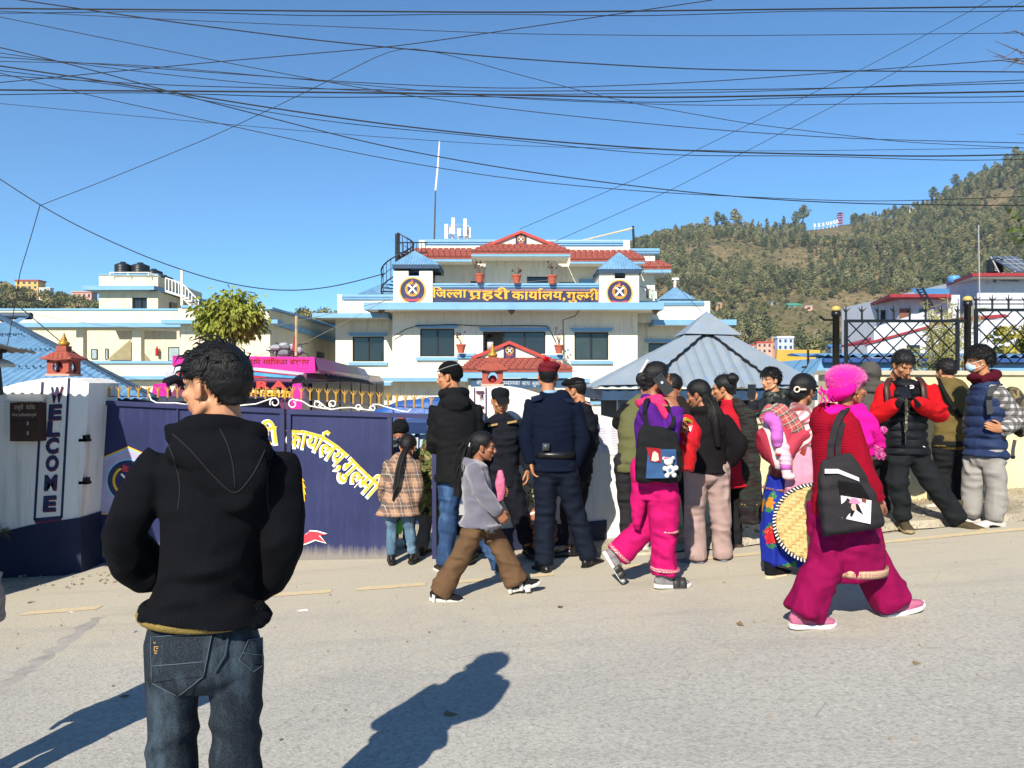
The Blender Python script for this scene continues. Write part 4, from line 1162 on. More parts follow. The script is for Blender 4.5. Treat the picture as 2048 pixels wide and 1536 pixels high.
def kiosk_roof():
 D = 10.2; root = thing('guard_post', 'guard post with a faded blue tin pyramid roof behind the wall', 'guard post', Vector((X(1415, D), D+1.5, -.5)))
 dep = 3.0
 x0, x1, ze = X(1196, D), X(1648, D), Z(775, D)
 A = Vector((X(1413, D+dep/2), D+dep/2, Z(648, D+dep/2)))
 c =[Vector((x0, D, ze)), Vector((x1, D, ze)), Vector((x1-.1, D+dep, ze)), Vector((x0+.1, D+dep, ze))]
 mb = MB()
 for i in range(4):corrugated(mb, c[i], c[(i+1)%4], A, A, .155, .013)
 rf = mb.build('roof', TIN, root)
 for i, (u, v)in enumerate(((c[0], c[1]), (c[1], c[0]))):
  mb = MB(); vs =[]; n = 22
  side =(v-u).normalized(); up = Vector((0, -.35, .55)).normalized()
  for k in range(n+1):
   t = k/n*.96; p = u.lerp(A, t)+up*.035
   wv = .03*abs(sin(k*1.6)); w = .58*(1-t*.75)
   vs +=[p+Vector((0, .12, -.02)), p, p+side*(w+wv)+Vector((0, .30*0, 0))+Vector((0, 0, .012))]
  fs =[]
  for k in range(n):
   a = 3*k; b = 3*k+3
   fs +=[(a, a+1, b+1, b), (a+1, a+2, b+2, b+1)]
  mb.add(vs, fs); mb.build('hip_cap', TIN, rf)
  mb = MB(); mb.tube([vs[3*k+2]+Vector((0, -.004, -.02))for k in range(1, n-2)], [.012+.008*abs(sin(k*1.3))for k in range(1, n-2)], 5); mb.build('cap_edge', BLACK, rf)
 mb = MB(); dA = D+dep/2; q = .42
 zc = Z(660, dA)+.04; tp = Vector((A.x, A.y, Z(622, dA)))
 cc =[(A.x-q, A.y-q, zc-.12), (A.x+q, A.y-q, zc-.14), (A.x+q, A.y+q, zc-.12), (A.x-q, A.y+q, zc-.12)]
 mb.add(cc+[tp], [(0, 1, 4), (1, 2, 4), (2, 3, 4), (3, 0, 4), (3, 2, 1, 0)]); mb.build('top_cap', TIN, rf)
 mb = MB(); mb.box(x0+.06, x1-.06, D+.06, D+.11, ze-.17, ze-.02); mb.box(x0+.06, x0+.11, D+.11, D+dep-.1, ze-.17, ze-.02); mb.box(x1-.11, x1-.06, D+.11, D+dep-.1, ze-.17, ze-.02); mb.build('eaves_board', TIND, rf)
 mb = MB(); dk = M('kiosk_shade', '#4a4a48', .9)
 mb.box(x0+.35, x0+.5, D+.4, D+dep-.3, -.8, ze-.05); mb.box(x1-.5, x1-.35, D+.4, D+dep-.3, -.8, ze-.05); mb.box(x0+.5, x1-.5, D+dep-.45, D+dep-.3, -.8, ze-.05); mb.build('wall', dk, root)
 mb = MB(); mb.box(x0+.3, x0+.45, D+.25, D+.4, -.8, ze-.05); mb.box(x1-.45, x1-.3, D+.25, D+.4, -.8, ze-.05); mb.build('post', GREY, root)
kiosk_roof()
def right_house():
 d = 41.0; redr = M('red_roof_edge', '#8c2b32', .55); wh = m_wall('white_house', '#b9c0cc', '#8a8f98')
 root = thing('white_house', 'white house with red roof edges, solar panels and a roof ladder behind the fence', 'house', W(1960, 760, d))
 zb = Z(800, d)
 mb = MB(); x0 = X(1955, d); mb.box(x0, X(2250, d), d, d+8, zb, Z(553, d))
 a, b = Vector((x0, d, 0)), Vector((X(1898, d+5), d+5, 0)); mb.prism([(a.x, a.y, zb), (a.x, a.y, Z(553, d)), (b.x, b.y, Z(553, d)), (b.x, b.y, zb)], (.3, .2, 0)); mb.build('upper_wall', wh, root)
 mb = MB(); mb.prism([W(1945, 546, d-1), W(2280, 546, d-1), W(2280, 574, 45.8), W(1871, 574, 45.8)], (0, 0, -.16)); mb.build('upper_roof', redr, root)
 mb = MB(); mb.prism([W(1947, 553, d-.9), W(2270, 553, d-.9), W(2270, 578, 45.6), W(1876, 578, 45.6)], (0, 0, -.04)); mb.build('soffit', SOFF, root)
 mb = MB(); mb.pbox(1975, 556, 2048+60, 567, d-.05, .05); s = mb.build('sign_board', M('pale_board', '#aeb4c2', .6), root)
 mb = MB(); c = W(1989, 561.5, d-.06); mb.tube([c, c-Vector((0, .02, 0))], .1, 14); text_mb(mb, ['न', 'ग', 'र', 'प', 'ा', 'ल', 'ि', 'क', 'ा'], W(1998, 563.5, d-.06), (1, 0, 0), (0, 0, 1), 1.1, .09, 0, .005); mb.build('lettering', M('dark_letter', '#4c5a66', .6), s)
 mb = MB(); x1 = X(1746, d+1); mb.box(X(1780, d), X(1898, d), d-1.0, d+6, zb, Z(594, d)); mb.prism([(X(1780, d), d-1, zb), (X(1780, d), d-1, Z(595, d)), (X(1749, 44), 44, Z(613, 44)), (X(1749, 44), 44, zb)], (.3, .2, 0)); mb.build('lower_wall', wh, root)
 mb = MB(); mb.prism([W(1780, 588, d-2), W(1903, 588, d-2), W(1903, 611, 44.7), W(1729, 611, 44.7)], (0, 0, -.16)); mb.build('lower_roof', redr, root)
 for(p, q)in(((1762, 620, 1775, 640), GLASS), ((1800, 617, 1822, 640), M('brown_shutter', '#6f4a3c', .7)), ((1840, 618, 1860, 630), GLASS)):
  mb = MB(); mb.pbox(*p, d-1.06 if p[0]>1780 else d+.5, .06); w = mb.build('window', q, root)
  # lower red-edged terrace and its wall
 mb = MB(); mb.prism([W(1735, 684, d-4), W(1870, 648, d-4), W(1870, 652, d-4), W(1735, 689, d-4)], (0, 3, 0)); mb.prism([W(1925, 634, d-4), W(2010, 628, d-4), W(2020, 634, d-4), W(1930, 640, d-4)], (0, 3, 0)); mb.build('terrace_edge', redr, root)
 mb = MB(); mb.prism([W(1748, 655, d-3.9), W(1868, 618, d-3.9), W(1868, 648, d-3.9), W(1748, 684, d-3.9)], (0, .3, 0)); mb.prism([W(1735, 690, d-3.9), W(1870, 653, d-3.9), W(1930, 640, d-3.9), W(2060, 636, d-3.9), W(2060, 740, d-3.9), W(1735, 740, d-3.9)], (0, .3, 0)); mb.build('terrace_wall', wh, root)
 for p in((1815, 690, 1840, 712), (1880, 680, 1900, 705)):
  mb = MB(); mb.pbox(*p, d-4, .08); mb.build('window', GLASS, root)
 mb = MB(); mb.tube([W(1833, 578, d-3), W(1860, 618, d-4)], .05, 5); mb.tube([W(1845, 576, d-3), W(1868, 616, d-4)], .05, 5)
 for k in range(8):
  t =(k+.5)/8; mb.tube([W(1833, 578, d-3).lerp(W(1860, 618, d-4), t), W(1845, 576, d-3).lerp(W(1868, 616, d-4), t)], .035, 5)
 lad = mb.build('ladder', BLACK, root)
 pan = M('solar_cell', '#4a5262', .2, .1)
 s = thing('solar_panel', 'tilted grey solar panel beside the black tank on the upper red roof', 'solar panel', W(2015, 545, d))
 mb = MB(); P =[W(1981, 513, d+1), W(2035, 513, d+2), W(2075, 543, d), W(2030, 543, d-1)]; mb.prism(P, (0, .02, -.06)); mb.build('panel', pan, s)
 mb = MB()
 for k in range(1, 4):
  t = k/4; mb.bar(P[0].lerp(P[1], t)+Vector((0, -.02, .02)), P[3].lerp(P[2], t)+Vector((0, -.02, .02)), .03)
  mb.bar(P[0].lerp(P[3], t)+Vector((0, -.02, .02)), P[1].lerp(P[2], t)+Vector((0, -.02, .02)), .03)
 mb.bar(P[0], W(1998, 545, d), .05); mb.bar(P[3], W(2030, 548, d), .05); mb.build('frame', GREY, s)
 s = thing('solar_panel', 'flat blue-edged solar panel on the lower red roof beside the ladder', 'solar panel', W(1862, 588, d))
 mb = MB(); mb.prism([W(1822, 577, d+1), W(1899, 577, d+1), W(1899, 586, d-.5), W(1836, 588, d-.5)], (0, .02, -.06)); mb.build('panel', M('solar_blue', '#4b7ea8', .25), s)
 tk = thing('water_tank', 'black ribbed water tank behind the tilted solar panel', 'water tank', W(1990, 545, d+1))
 mb = MB(); p = W(1990, 545, d+1); pr =[(.42, 0)]
 for k in range(6):z = .05+k*.1; pr +=[(.42, z), (.40, z+.03), (.40, z+.06), (.42, z+.09)]
 pr +=[(.38, .7), (.15, .78)]; mb.lathe(p, pr, 18); mb.build('tank', M('tank_black', '#1b2226'), tk, True)
 tk = thing('water_tank', 'small blue water tank at the edge of the upper red roof', 'water tank', W(1908, 562, d+2))
 mb = MB(); mb.lathe(W(1908, 566, d+2), [(.32, 0), (.32, .3), (.26, .4), (.1, .42)], 16); mb.build('tank', M('tank_blue', '#4d87bd', .4), tk, True)
 r = thing('thin_mast', 'thin pale mast standing in front of the white house', 'mast', W(1961, 640, d-5))
 mb = MB(); mb.tube([W(1961, 700, d-5), W(1957, 450, d-5)], .025, 5); mb.build('mast', GREY, r)
right_house()
def back_walls():
 r = thing('yellow_wall', 'stained yellow compound wall beyond the guard post roof', 'wall', W(1600, 740, 45))
 mb = MB(); mb.prism([W(1555, 699, 45), W(1640, 700, 43), W(1640, 790, 43), W(1545, 790, 45)], (0, .3, 0)); mb.build('wall', m_wall('yellow_paint', '#c59a3a', '#a39a83', .8), r)
 d = 12.5
 r = thing('blue_shed', 'long shed wall painted sky blue with a tin edge, behind the lattice fence', 'shed', W(1850, 760, d))
 mb = MB(); mb.prism([W(1645, 716, d), W(2300, 716, d), W(2300, 748, d), W(1630, 748, d)], (0, 2.5, 0)); mb.build('blue_wall', BLUE, r)
 mb = MB(); mb.prism([W(1630, 748, d), W(2300, 748, d), W(2300, 860, d), W(1630, 860, d)], (0, 2.4, 0)); mb.build('lower_wall', m_wall('shed_white', '#c9c6ba'), r)
 rf = MB(); e0, e1 = W(1650, 712, d-.15), W(2300, 712, d-.15)
 corrugated(rf, e0, e1, e0+Vector((.3, 2.6, .12)), e1+Vector((0, 2.6, .12)), .2, .03); rf.build('roof', TINB, r)
 mb = MB(); mb.box(e0.x, e1.x, d-.12, d-.02, e0.z-.1, e0.z-.035); mb.build('eaves_board', BLUED, r)
 r = thing('tarp_shelter', 'grey-blue slanting sheet shelter left of the blue shed', 'shelter', W(1628, 760, 13))
 mb = MB(); mb.prism([W(1600, 790, 12.6), W(1638, 712, 13), W(1700, 712, 13), W(1690, 800, 12.6)], (0, .05, .03)); mb.build('sheet', TINB, r)
 mb = MB(); mb.bar(W(1604, 735, 13), W(1640, 728, 13), .03); mb.bar(W(1616, 700, 13), W(1617, 740, 13), .03); mb.build('pole', BLACK, r)
back_walls()
# ---------------------------------------------------------------- gate, pillars, street wall, fence
WALLW = m_wall('whitewash', '#dedbd4', '#8f897c', .6)
WALLC = m_wall('cream_street_wall', '#cfc39b', '#9a927a', .6)
NAVYB = M('navy_base_paint', '#171f3a', .6, .25, 4, .15)
def m_gate():
 t = NT('gate_blue_paint')
 n = t.noise(1.7, 5, rough=.6); n2 = t.noise(.9, 4)
 c = t.ramp(n, [(.3, hx('#151c42')), (.5, hx('#1b234d')), (.68, hx('#262b54')), (.8, hx('#34375d'))])
 st = t.noise(5, 5, src=t.mapping((4, 4, .4)), rough=.75)
 c = t.mix(t.ramp(st, [(.5, (0, 0, 0, 1)), (.75, (.35, .35, .35, 1))]), c, hx('#3f4163'))
 sx = t.n('ShaderNodeSeparateXYZ'); t.l(t.co, sx.inputs[0])
 mud = t.ramp(t.math('ADD', sx.outputs[2], t.math('MULTIPLY', st, -.22)), [(-.0, (1, 1, 1, 1)), (.10, (0, 0, 0, 1))])
 c = t.mix(t.math('MULTIPLY', mud, .7), c, hx('#8c8577'))
 t.color(c); t.bump(n, .15, .01)
 return t.done(.5, 0, .4)
GATEM = m_gate()
GATEF = M('gate_frame_paint', '#24284f', .5, .15, 6, .1)
YEL = M('yellow_gate_paint', '#d9a81c', .5, .1)
SPIKEM = M('ochre_spike_paint', '#a87f2e', .55, .2, 30)
def dG(px):return 1/np.interp(px, [172, 872], [1/7.6, 1/7.15])
_ga, _gb = W(172, 900, dG(172)), W(872, 900, dG(872))
GUX =(Vector((_gb.x, _gb.y, 0))-Vector((_ga.x, _ga.y, 0))).normalized()
GN = Vector((GUX.y, -GUX.x, 0))
def G(px, py, off=0.0):return W(px, py, float(dG(px)))+GN*off
def gquad(mb, pts, off, th, mi=0):mb.prism([G(a, b, off)for a, b in pts], GN*-th, mi)
def trident():
 mb = MB(); mb.tube([(0, 0, 0), (0, 0, .085)], .010, 6)
 for a in(-1, 0, 1):mb.tube([(0, 0, .08), (a*.016, 0, .10), (a*.036, 0, .135)], [.007, .006, .001], 5)
 mb.tube([(0, 0, .08), (0, .012, .10), (0, .03, .13)], [.006, .005, .001], 4)
 return mb.mesh('gate_spike', SPIKEM)
TRI = trident()
def curl(mb, pts, w, mi=0):mb.tube(pts, w, 6, mi)
def gate():
 root = thing('compound_gate', 'navy steel double gate painted with yellow arched lettering and crests, wicket standing open', 'gate', G(570, 1132))
 def leaf(nm, l, r, tl, tr, bl, br):
  mb = MB()
  gquad(mb, [(l, tl+8), (r, tr+8), (r, br-6), (l, bl-6)], -.03, .02); s = mb.build(nm, GATEM, root)
  mb = MB()
  gquad(mb, [(l, tl), (r, tr), (r, tr+9), (l, tl+9)], 0, .06); gquad(mb, [(l, bl-8), (r, br-8), (r, br), (l, bl)], 0, .06)
  gquad(mb, [(l, tl+9), (l+8, tl+9), (l+8, bl-8), (l, bl-8)], -.003, .055); gquad(mb, [(r-9, tr+9), (r, tr+9), (r, br-8), (r-9, br-8)], -.003, .055)
  return s, mb
 s1, f1 = leaf('gate_leaf', 180, 568, 800, 818, 1124, 1132); gquad(f1, [(351, 812), (355, 812), (355, 1122), (351, 1122)], -.012, .02)
 f1.build('frame', GATEF, s1)
 s2, f2 = leaf('gate_leaf', 573, 783, 819, 826, 1132, 1135); gquad(f2, [(783, 826), (872, 829), (872, 838), (783, 835)], -.001, .058); gquad(f2, [(864, 838), (872, 838), (872, 1136), (864, 1136)], -.002, .05)
 f2.build('frame', GATEF, s2)
 mb = MB(); gquad(mb, [(172, 770), (180, 775), (183, 830), (196, 905), (190, 1010), (176, 1125), (166, 1125), (168, 900)], .01, .08); mb.build('gate_post', NAVYB, root)
 # rails and spikes
 mb = MB()
 for(a, pa, b, pb)in((182, 792, 568, 796), (573, 797, 872, 818)):mb.tube([G(a, pa, -.03), G(b, pb, -.03)], .006, 5)
 for px in(190, 330, 460, 566, 576, 700, 785, 870):
  top = np.interp(px, [182, 568, 573, 872], [792, 796, 797, 818]); bt = np.interp(px, [182, 568, 573, 872], [800, 818, 819, 829]); mb.bar(G(px, top, -.03), G(px, bt, -.03), .012)
 mb.build('spike_rail', GATEF, root)
 ang = math.atan2(GUX.y, GUX.x)
 for k in range(20):
  px = 195+k*19.6; link('gate_spike', TRI, root, G(px, np.interp(px, [182, 568], [792, 796])+2, -.03), (0, 0, ang), (1, 1, .82))
 for k in range(17):
  px = 583+k*17.4; link('gate_spike', TRI, root, G(px, np.interp(px, [573, 872], [797, 818])+1, -.03), (0, 0, ang), (1, 1, .95))
  # white scrollwork
 def spiral(cx, cy, r, a0, turns, n=18):return[(cx+cos(a0+turns*2*pi*i/n)*r*(1-.55*i/n), cy+sin(a0+turns*2*pi*i/n)*r*(1-.55*i/n))for i in range(n+1)]
 paths =[spiral(548, 805, 10.5, 2.6, 1.15), [(544, 796), (530, 801), (510, 808), (486, 810)], spiral(584, 808, 10, -.6, -1.1), [(590, 799), (604, 803), (618, 812), (640, 816), (662, 819)],
 spiral(634, 808, 8.5, 0, 1.2), spiral(664, 808, 8.0, 2.2, 1.2), [(628, 802), (640, 806), (650, 815), (662, 819), (680, 816), (700, 815), (720, 818), (740, 821)], spiral(716, 814, 7, 0, 1.2), spiral(744, 817, 6.5, 2.4, 1.2), [(744, 809), (756, 809), (775, 815), (800, 822), (815, 824), (821, 818)],
 [(296, 788), (300, 800), (312, 806), (350, 806)], spiral(380, 806, 9, 0, 1.2), spiral(440, 806, 9, 2, 1.2), [(350, 806), (400, 814), (470, 812), (500, 809)]]
 mb = MB()
 for p in paths:curl(mb, [G(a, b, -.02)for a, b in p], .0065)
 mb.build('scrollwork', WHITE, root)
 # arched lettering: yellow with a white edge
 def arc_text(mb, toks, pts, h, off, mi, bold, dx=0, dy=0):
  V, F, wd = lay(toks, bold)
  P = np.array(pts, float); seg = np.r_[0, np.cumsum(np.linalg.norm(np.diff(P, axis=0), axis=1))]; L = seg[-1]
  ss = np.linspace(0, L, 200); fx = np.interp(ss, seg, P[:, 0]); fy = np.interp(ss, seg, P[:, 1])
  for _ in range(60):
   fx[1:-1] =(fx[:-2]+fx[2:])/2*.5+fx[1:-1]*.5; fy[1:-1] =(fy[:-2]+fy[2:])/2*.5+fy[1:-1]*.5
  out =[]
  for a, b in V:
   s = a/wd*L; x = np.interp(s, ss, fx); y = np.interp(s, ss, fy)
   x2 = np.interp(s+1, ss, fx)-np.interp(s-1, ss, fx); y2 = np.interp(s+1, ss, fy)-np.interp(s-1, ss, fy); m = math.hypot(x2, y2)or 1
   k =(.62-b)/.64*h
   out.append(G(x-y2/m*k+dx, y+x2/m*k+dy, off))
  mb.add(out, F, mi)
 arc =[(571, 860), (600, 861), (640, 870), (685, 900), (726, 942), (760, 972)]
 t =['क', 'ा', 'य', 'ा', '^', 'ल', 'य', ',', 'ग', 'ु', '~ल', 'म', 'ी']
 t2 =['ि', 'ज', '~ल', 'ल', 'ा', ' ', 'प', '/', 'ह', 'र', 'ी']
 arc2 =[(350, 1010), (400, 935), (450, 885), (500, 860), (552, 853)]
 for tk, ar in((t, arc), (t2, arc2)):
  mb = MB(); arc_text(mb, tk, ar, 35, -.026, 0, .05, -1.2, 1.5); arc_text(mb, tk, ar, 34, -.022, 1, .012, .5, .3)
  mb.build('lettering', [WHITEL, YEL], root)
  # crest on the left leaf
 def ring(mb, cx, cy, r, w, off, mi, n=36):
  vs =[G(cx+(r+w*s)*cos(2*pi*i/n), cy+(r+w*s)*sin(2*pi*i/n), off)for i in range(n)for s in(0, 1)]
  mb.add(vs, [(2*i, 2*((i+1)%n), 2*((i+1)%n)+1, 2*i+1)for i in range(n)], mi)
 def disc(mb, cx, cy, r, off, mi, n=36):mb.add([G(cx+r*cos(2*pi*i/n), cy+r*sin(2*pi*i/n), off)for i in range(n)], [tuple(range(n))], mi)
 def poly(mb, pts, off, mi):mb.add([G(a, b, off)for a, b in pts], [tuple(range(len(pts)))], mi)
 def leaf(mb, x, y, a, s, off, mi):
  c, n = cos(a), sin(a); poly(mb, [(x-c*s, y-n*s), (x-n*s*.4, y+c*s*.4), (x+c*s, y+n*s), (x+n*s*.4, y-c*s*.4)], off, mi)
 mats =[M('lilac_paint', '#9a93ad', .6), YEL, NAVY, M('pale_blue_line', '#7fb0d0', .5), M('crest_red', '#b8323f', .5), WHITEL]
 mb = MB()
 poly(mb, [(194, 918), (253, 893), (312, 918), (318, 1030), (190, 1030)], -.026, 1); poly(mb, [(196.5, 920), (253, 896), (309.5, 920), (315, 1028), (192.5, 1028)], -.025, 0)
 for q in([(199, 922), (253, 899)], [(253, 899), (307, 922)], [(199, 922), (195, 1026)]):
  vs, fs = stroke2(q, 2); mb.add([G(a, b, -.024)for a, b in vs], fs, 3)
 ring(mb, 253, 962, 41, 3, -.0235, 3); disc(mb, 253, 962, 41, -.023, 2)
 for k in range(13):
  for sg in(-1, 1):
   a = pi/2+sg*(.25+k*.19); leaf(mb, 253+cos(a)*28, 962+sin(a)*28, a+pi/2+sg*.5, 6, -.021, 1)
 poly(mb, [(243, 929), (258, 936), (250, 938), (260, 945), (243, 944)], -.02, 4)
 for sg in(-1, 1):
  vs, fs = stroke2([(253-sg*13, 948), (253-sg*4, 958), (253+sg*7, 972), (253+sg*12, 976)], 4); mb.add([G(a, b, -.019-.0005*sg)for a, b in vs], fs, 5)
 mb.build('crest', mats, root)
 # big emblem that shows at the right of the man: laurel tips and red ribbon tails
 mb = MB()
 for k in range(15):
  for sg in(-1, 1):
   a = pi/2+sg*(.3+k*.17); leaf(mb, 530+cos(a)*72, 985+sin(a)*72, a+pi/2+sg*.55, 15, -.0195, 1)
 ring(mb, 530, 985, 52, 5, -.0205, 1)
 rib =[(440, 1070), (470, 1082), (530, 1088), (590, 1080), (612, 1068), (617, 1063), (632, 1064), (652, 1070), (636, 1072), (650, 1086), (628, 1080), (614, 1086), (560, 1104), (490, 1102), (440, 1088)]
 poly(mb, [(x+(1.5 if x>500 else-1.5), y+(2 if y>1078 else-2))for x, y in rib], -.0185, 5); poly(mb, rib, -.0175, 4)
 for sg in(-1, 1):
  vs, fs = stroke2([(530-sg*30, 945), (530, 980), (530+sg*30, 1020)], 9); mb.add([G(a, b, -.0165-.0004*sg)for a, b in vs], fs, 5)
 mb.build('crest', mats, root)
 mb = MB()
 for a, b in(((176, 1126), (212, 1127)), ((212, 1127), (190, 1133))):mb.tube([G(a[0], a[1]+6, .12), G(b[0], b[1]+6, .05)], .014, 6)
 mb.build('drop_bolt', BLACK, root)
gate()
def lantern(p, label, sc_=1.0):
 root = thing('temple_lantern', label, 'lantern', p)
 tc = M('terracotta_lantern', '#8f4638', .75, .15, 12, .2); gold = M('gold_paint', '#a8812f', .4, .15, 20, .1, 60, .3)
 s = sc_; P = Vector(p)
 mb = MB(); mb.box(P.x-.165*s, P.x+.165*s, P.y-.165*s, P.y+.165*s, P.z, P.z+.03*s); mb.build('base', M('lantern_base', '#b98a7c', .8), root)
 mb = MB()
 z0, z1 = P.z+.03*s, P.z+.22*s; h = .15*s; n = 14
 for k in range(4):
  R = Matrix.Rotation(k*pi/2, 3, 'Z')
  cz =(z0+z1)/2; r = .072*s
  outer =[]; inner =[]
  for i in range(n):
   a = 2*pi*i/n+pi/4; x, z = cos(a), sin(a); m = max(abs(x), abs(z)); outer.append((x/m*h, z/m*(z1-z0)/2)); inner.append((x*r, z*r*1.12))
  vs =[]
  for yy in(-h, -h+.035*s):
   vs +=[P+R@Vector((a, yy, 0))+Vector((0, 0, cz-P.z+b))for a, b in outer]+[P+R@Vector((a, yy, 0))+Vector((0, 0, cz-P.z+b))for a, b in inner]
  fs =[]
  for i in range(n):
   j =(i+1)%n; fs +=[(i, j, n+j, n+i), (n+i, n+j, 3*n+j, 3*n+i), (2*n+j, 2*n+i, 3*n+i, 3*n+j)]
  mb.add(vs, fs)
 mb.build('arched_body', tc, root)
 mb = MB(); mb.ell((P.x, P.y, P.z+.10*s), .058*s, 14, 10); mb.build('ball', M('red_ball', '#a93436', .4), root, True)
 mb = MB()
 rows =[(.235, .215), (.235, .235), (.2, .262), (.15, .30), (.10, .335), (.07, .345)]
 prev = None; vs =[]; fs =[]
 for i, (r, z)in enumerate(rows):
  lift = .02*s if i<2 else 0
  ring =[]
  for k in range(4):
   for t in(0, .5):
    a = k*pi/2+pi/4; b = a+pi/2; c0 = Vector((cos(a), sin(a), 0))*r*1.30*s; c1 = Vector((cos(b), sin(b), 0))*r*1.30*s
    q = c0.lerp(c1, t); ring.append(P+q+Vector((0, 0, z*s+(lift if t==0 else 0))))
  vs += ring
 for i in range(len(rows)-1):fs +=[(i*8+j, i*8+(j+1)%8, (i+1)*8+(j+1)%8, (i+1)*8+j)for j in range(8)]
 fs +=[tuple(range(7, -1, -1)), tuple(len(vs)-8+j for j in range(8))]
 mb.add(vs, fs); rf = mb.build('roof', tc, root)
 tl = MB()
 for k in range(4):
  R = Matrix.Rotation(k*pi/2, 3, 'Z')
  for r_, (ya, za)in enumerate(((-.2, .262), (-.155, .295))):
   for i in range(5-r_):tl.obox(P+R@Vector(((i-(4-r_)/2)*.062*s, ya*.97*s, za*s)), R@Vector((.026*s, 0, 0)), R@Vector((0, -.022*s, -.017*s)), R@Vector((0, .004, .008*s)))
 tl.build('tiles', tc, rf)
 mb = MB(); mb.box(P.x-.07*s, P.x+.07*s, P.y-.07*s, P.y+.07*s, P.z+.345*s, P.z+.42*s); mb.build('neck', tc, root)
 mb = MB(); mb.lathe(P+Vector((0, 0, .42*s)), [(.055*s, 0), (.07*s, .02*s), (.075*s, .04*s), (.055*s, .065*s), (.03*s, .07*s), (.05*s, .085*s), (.03*s, .105*s), (.035*s, .115*s), (.018*s, .135*s), (.022*s, .145*s), (.004, .19*s)], 14); mb.build('finial', gold, root, True)
def left_pillar():
 d = 7.25
 root = thing('gate_pillar', 'white left gate pillar with WELCOME painted down it and a navy foot', 'gate pillar', W(110, 1165, d))
 top =[(-420, 800), (-120, 790), (0, 776), (40, 765), (86, 757), (136, 755), (160, 758), (178, 766)]
 basel =[(160, 1035), (60, 1050), (0, 1065), (-420, 1090)]
 mb = MB(); mb.prism([W(a, b, d)for a, b in top+basel], (0, .55, 0)); mb.build('shaft', WALLW, root)
 mb = MB(); mb.prism([W(a, b, d-.012)for a, b in[(-420, 1090), (0, 1065), (60, 1050), (161, 1035), (164, 1230), (-420, 1260)]], (0, .56, 0)); mb.build('navy_base', NAVYB, root)
 # painted border and stacked letters
 mb = MB()
 for q in([(85, 764), (69, 1041)], [(138, 756), (123, 1036)], [(69, 1041), (123, 1036)]):
  vs, fs = stroke2(q, 5 if q[0]!=(69, 1041)else 9); mb.add([W(a, b, d-.004)for a, b in vs], fs, 0)
 vs, fs = stroke2([(71, 1046), (123, 1040.5)], 3.5); mb.add([W(a, b, d-.0045)for a, b in vs], fs, 1)
 for ch, cx, cy in zip('WELCOME', (113, 110, 107, 104, 104, 101, 99), (788, 823, 856, 890, 925, 964, 1006)):
  s = 29/FPX*d
  ws = 25 if ch in 'WM' else 26
  for off, mi, dx, dy in((.004, 1, 1.2, 2.2), (.006, 0, 0, 0)):
   gv, gf = glyph(ch, .045); x0 = min(v[0]for v in gv); x1 = max(v[0]for v in gv)
   out =[]
   for a, b in gv:
    u =(a-x0)/(x1-x0)-.5; v = b/.72-.5
    out.append(W(cx+u*ws+v*2.0+dx, cy-v*29+u*-1.5+dy, d-off))
   mb.add(out, gf, mi)
 mb.build('lettering', [NAVY, M('dark_red_paint', '#7a2c35', .6)], root)
 mb = MB()
 for py in(880, 965):mb.obox(W(170, py, d+.03), (.045, 0, 0), (0, .03, 0), (0, 0, .014)); mb.obox(W(173, py-4, d+.03), (.02, 0, 0), (0, .03, 0), (0, 0, .03))
 mb.build('hinge', BLACK, root)
 lantern(W(128, 752, d+.3), 'terracotta temple lantern with gold finial on the left gate pillar', .70)
 # complaint box
 b = W(55, 885, d); br = M('brown_metal', '#3d2721', .5, .15);
 r = thing('complaint_box', 'brown metal letter box under a tin hood on the white gate pillar', 'letter box', W(52, 885, d-.2))
 mb = MB(); z0, z1 = Z(884, d-.2), Z(806, d-.2); x0, x1 = X(20, d-.12), X(78, d-.12)
 mb.box(x0, x1, d-.12, d-.005, z0, z1); bx = mb.build('box', br, r)
 mb = MB(); mb.box(x0-.008, x0-.001, d-.11, d-.02, z0+.01, z1-.01); mb.build('lit_side', M('lit_side_brown', '#7c4a3c', .6), r)  # sunlit left side of the box, painted on as a lighter brown
 mb = MB(); mb.box(x0+.02, x1-.02, d-.123, d-.12, z1-.17, z1-.155); mb.build('slot', BLACK, bx)
 mb = MB()
 for z in(z0+.06, z0+.15):mb.tube([(x0+.17, d-.13, z), (x0+.17, d-.13, z+.035)], .006, 5)
 mb.build('handle', GREY, bx)
 mb = MB(); y = d-.1225
 text_mb(mb, ['उ', 'ज', 'ु', 'र', 'ी'], (x0+.04, y, z1-.06), (1, 0, 0), (0, 0, 1), .085, .035, 0, .001, 0); text_mb(mb, ['प', 'े', 'ट', 'ि', 'क', 'ा'], (x0+.15, y, z1-.06), (1, 0, 0), (0, 0, 1), .085, .035, 0, .001, 0)
 text_mb(mb, ['ि', 'ज', '~ल', 'ल', 'ा', ' ', 'प', '/', 'ह', 'र', 'ी', 'क', 'ा', 'य', 'ा', '^', 'ल', 'य', 'ग', 'ु', '~ल', 'म', 'ी'], (x0+.02, y, z1-.125), (1, 0, 0), (0, 0, 1), .225, .022, 0, .001, 0)
 mb.build('lettering', M('pale_print', '#b5a99a', .6), bx)
 mb = MB(); mb.prism([(x0-.09, d-.005, z1+.075), (x1-.0, d-.005, z1+.075), (x1+.09, d-.2, z1+.01), (x0-.0, d-.2, z1+.01)], (0, 0, .008)); mb.build('hood', M('hood_tin', '#a9a69a', .4), r)
left_pillar()
def dW(px):return 7.35/(1-.18*max((px-1024)/FPX, -.04))
def WW(px, py, off=0.0):return W(px, py, dW(px)-off)
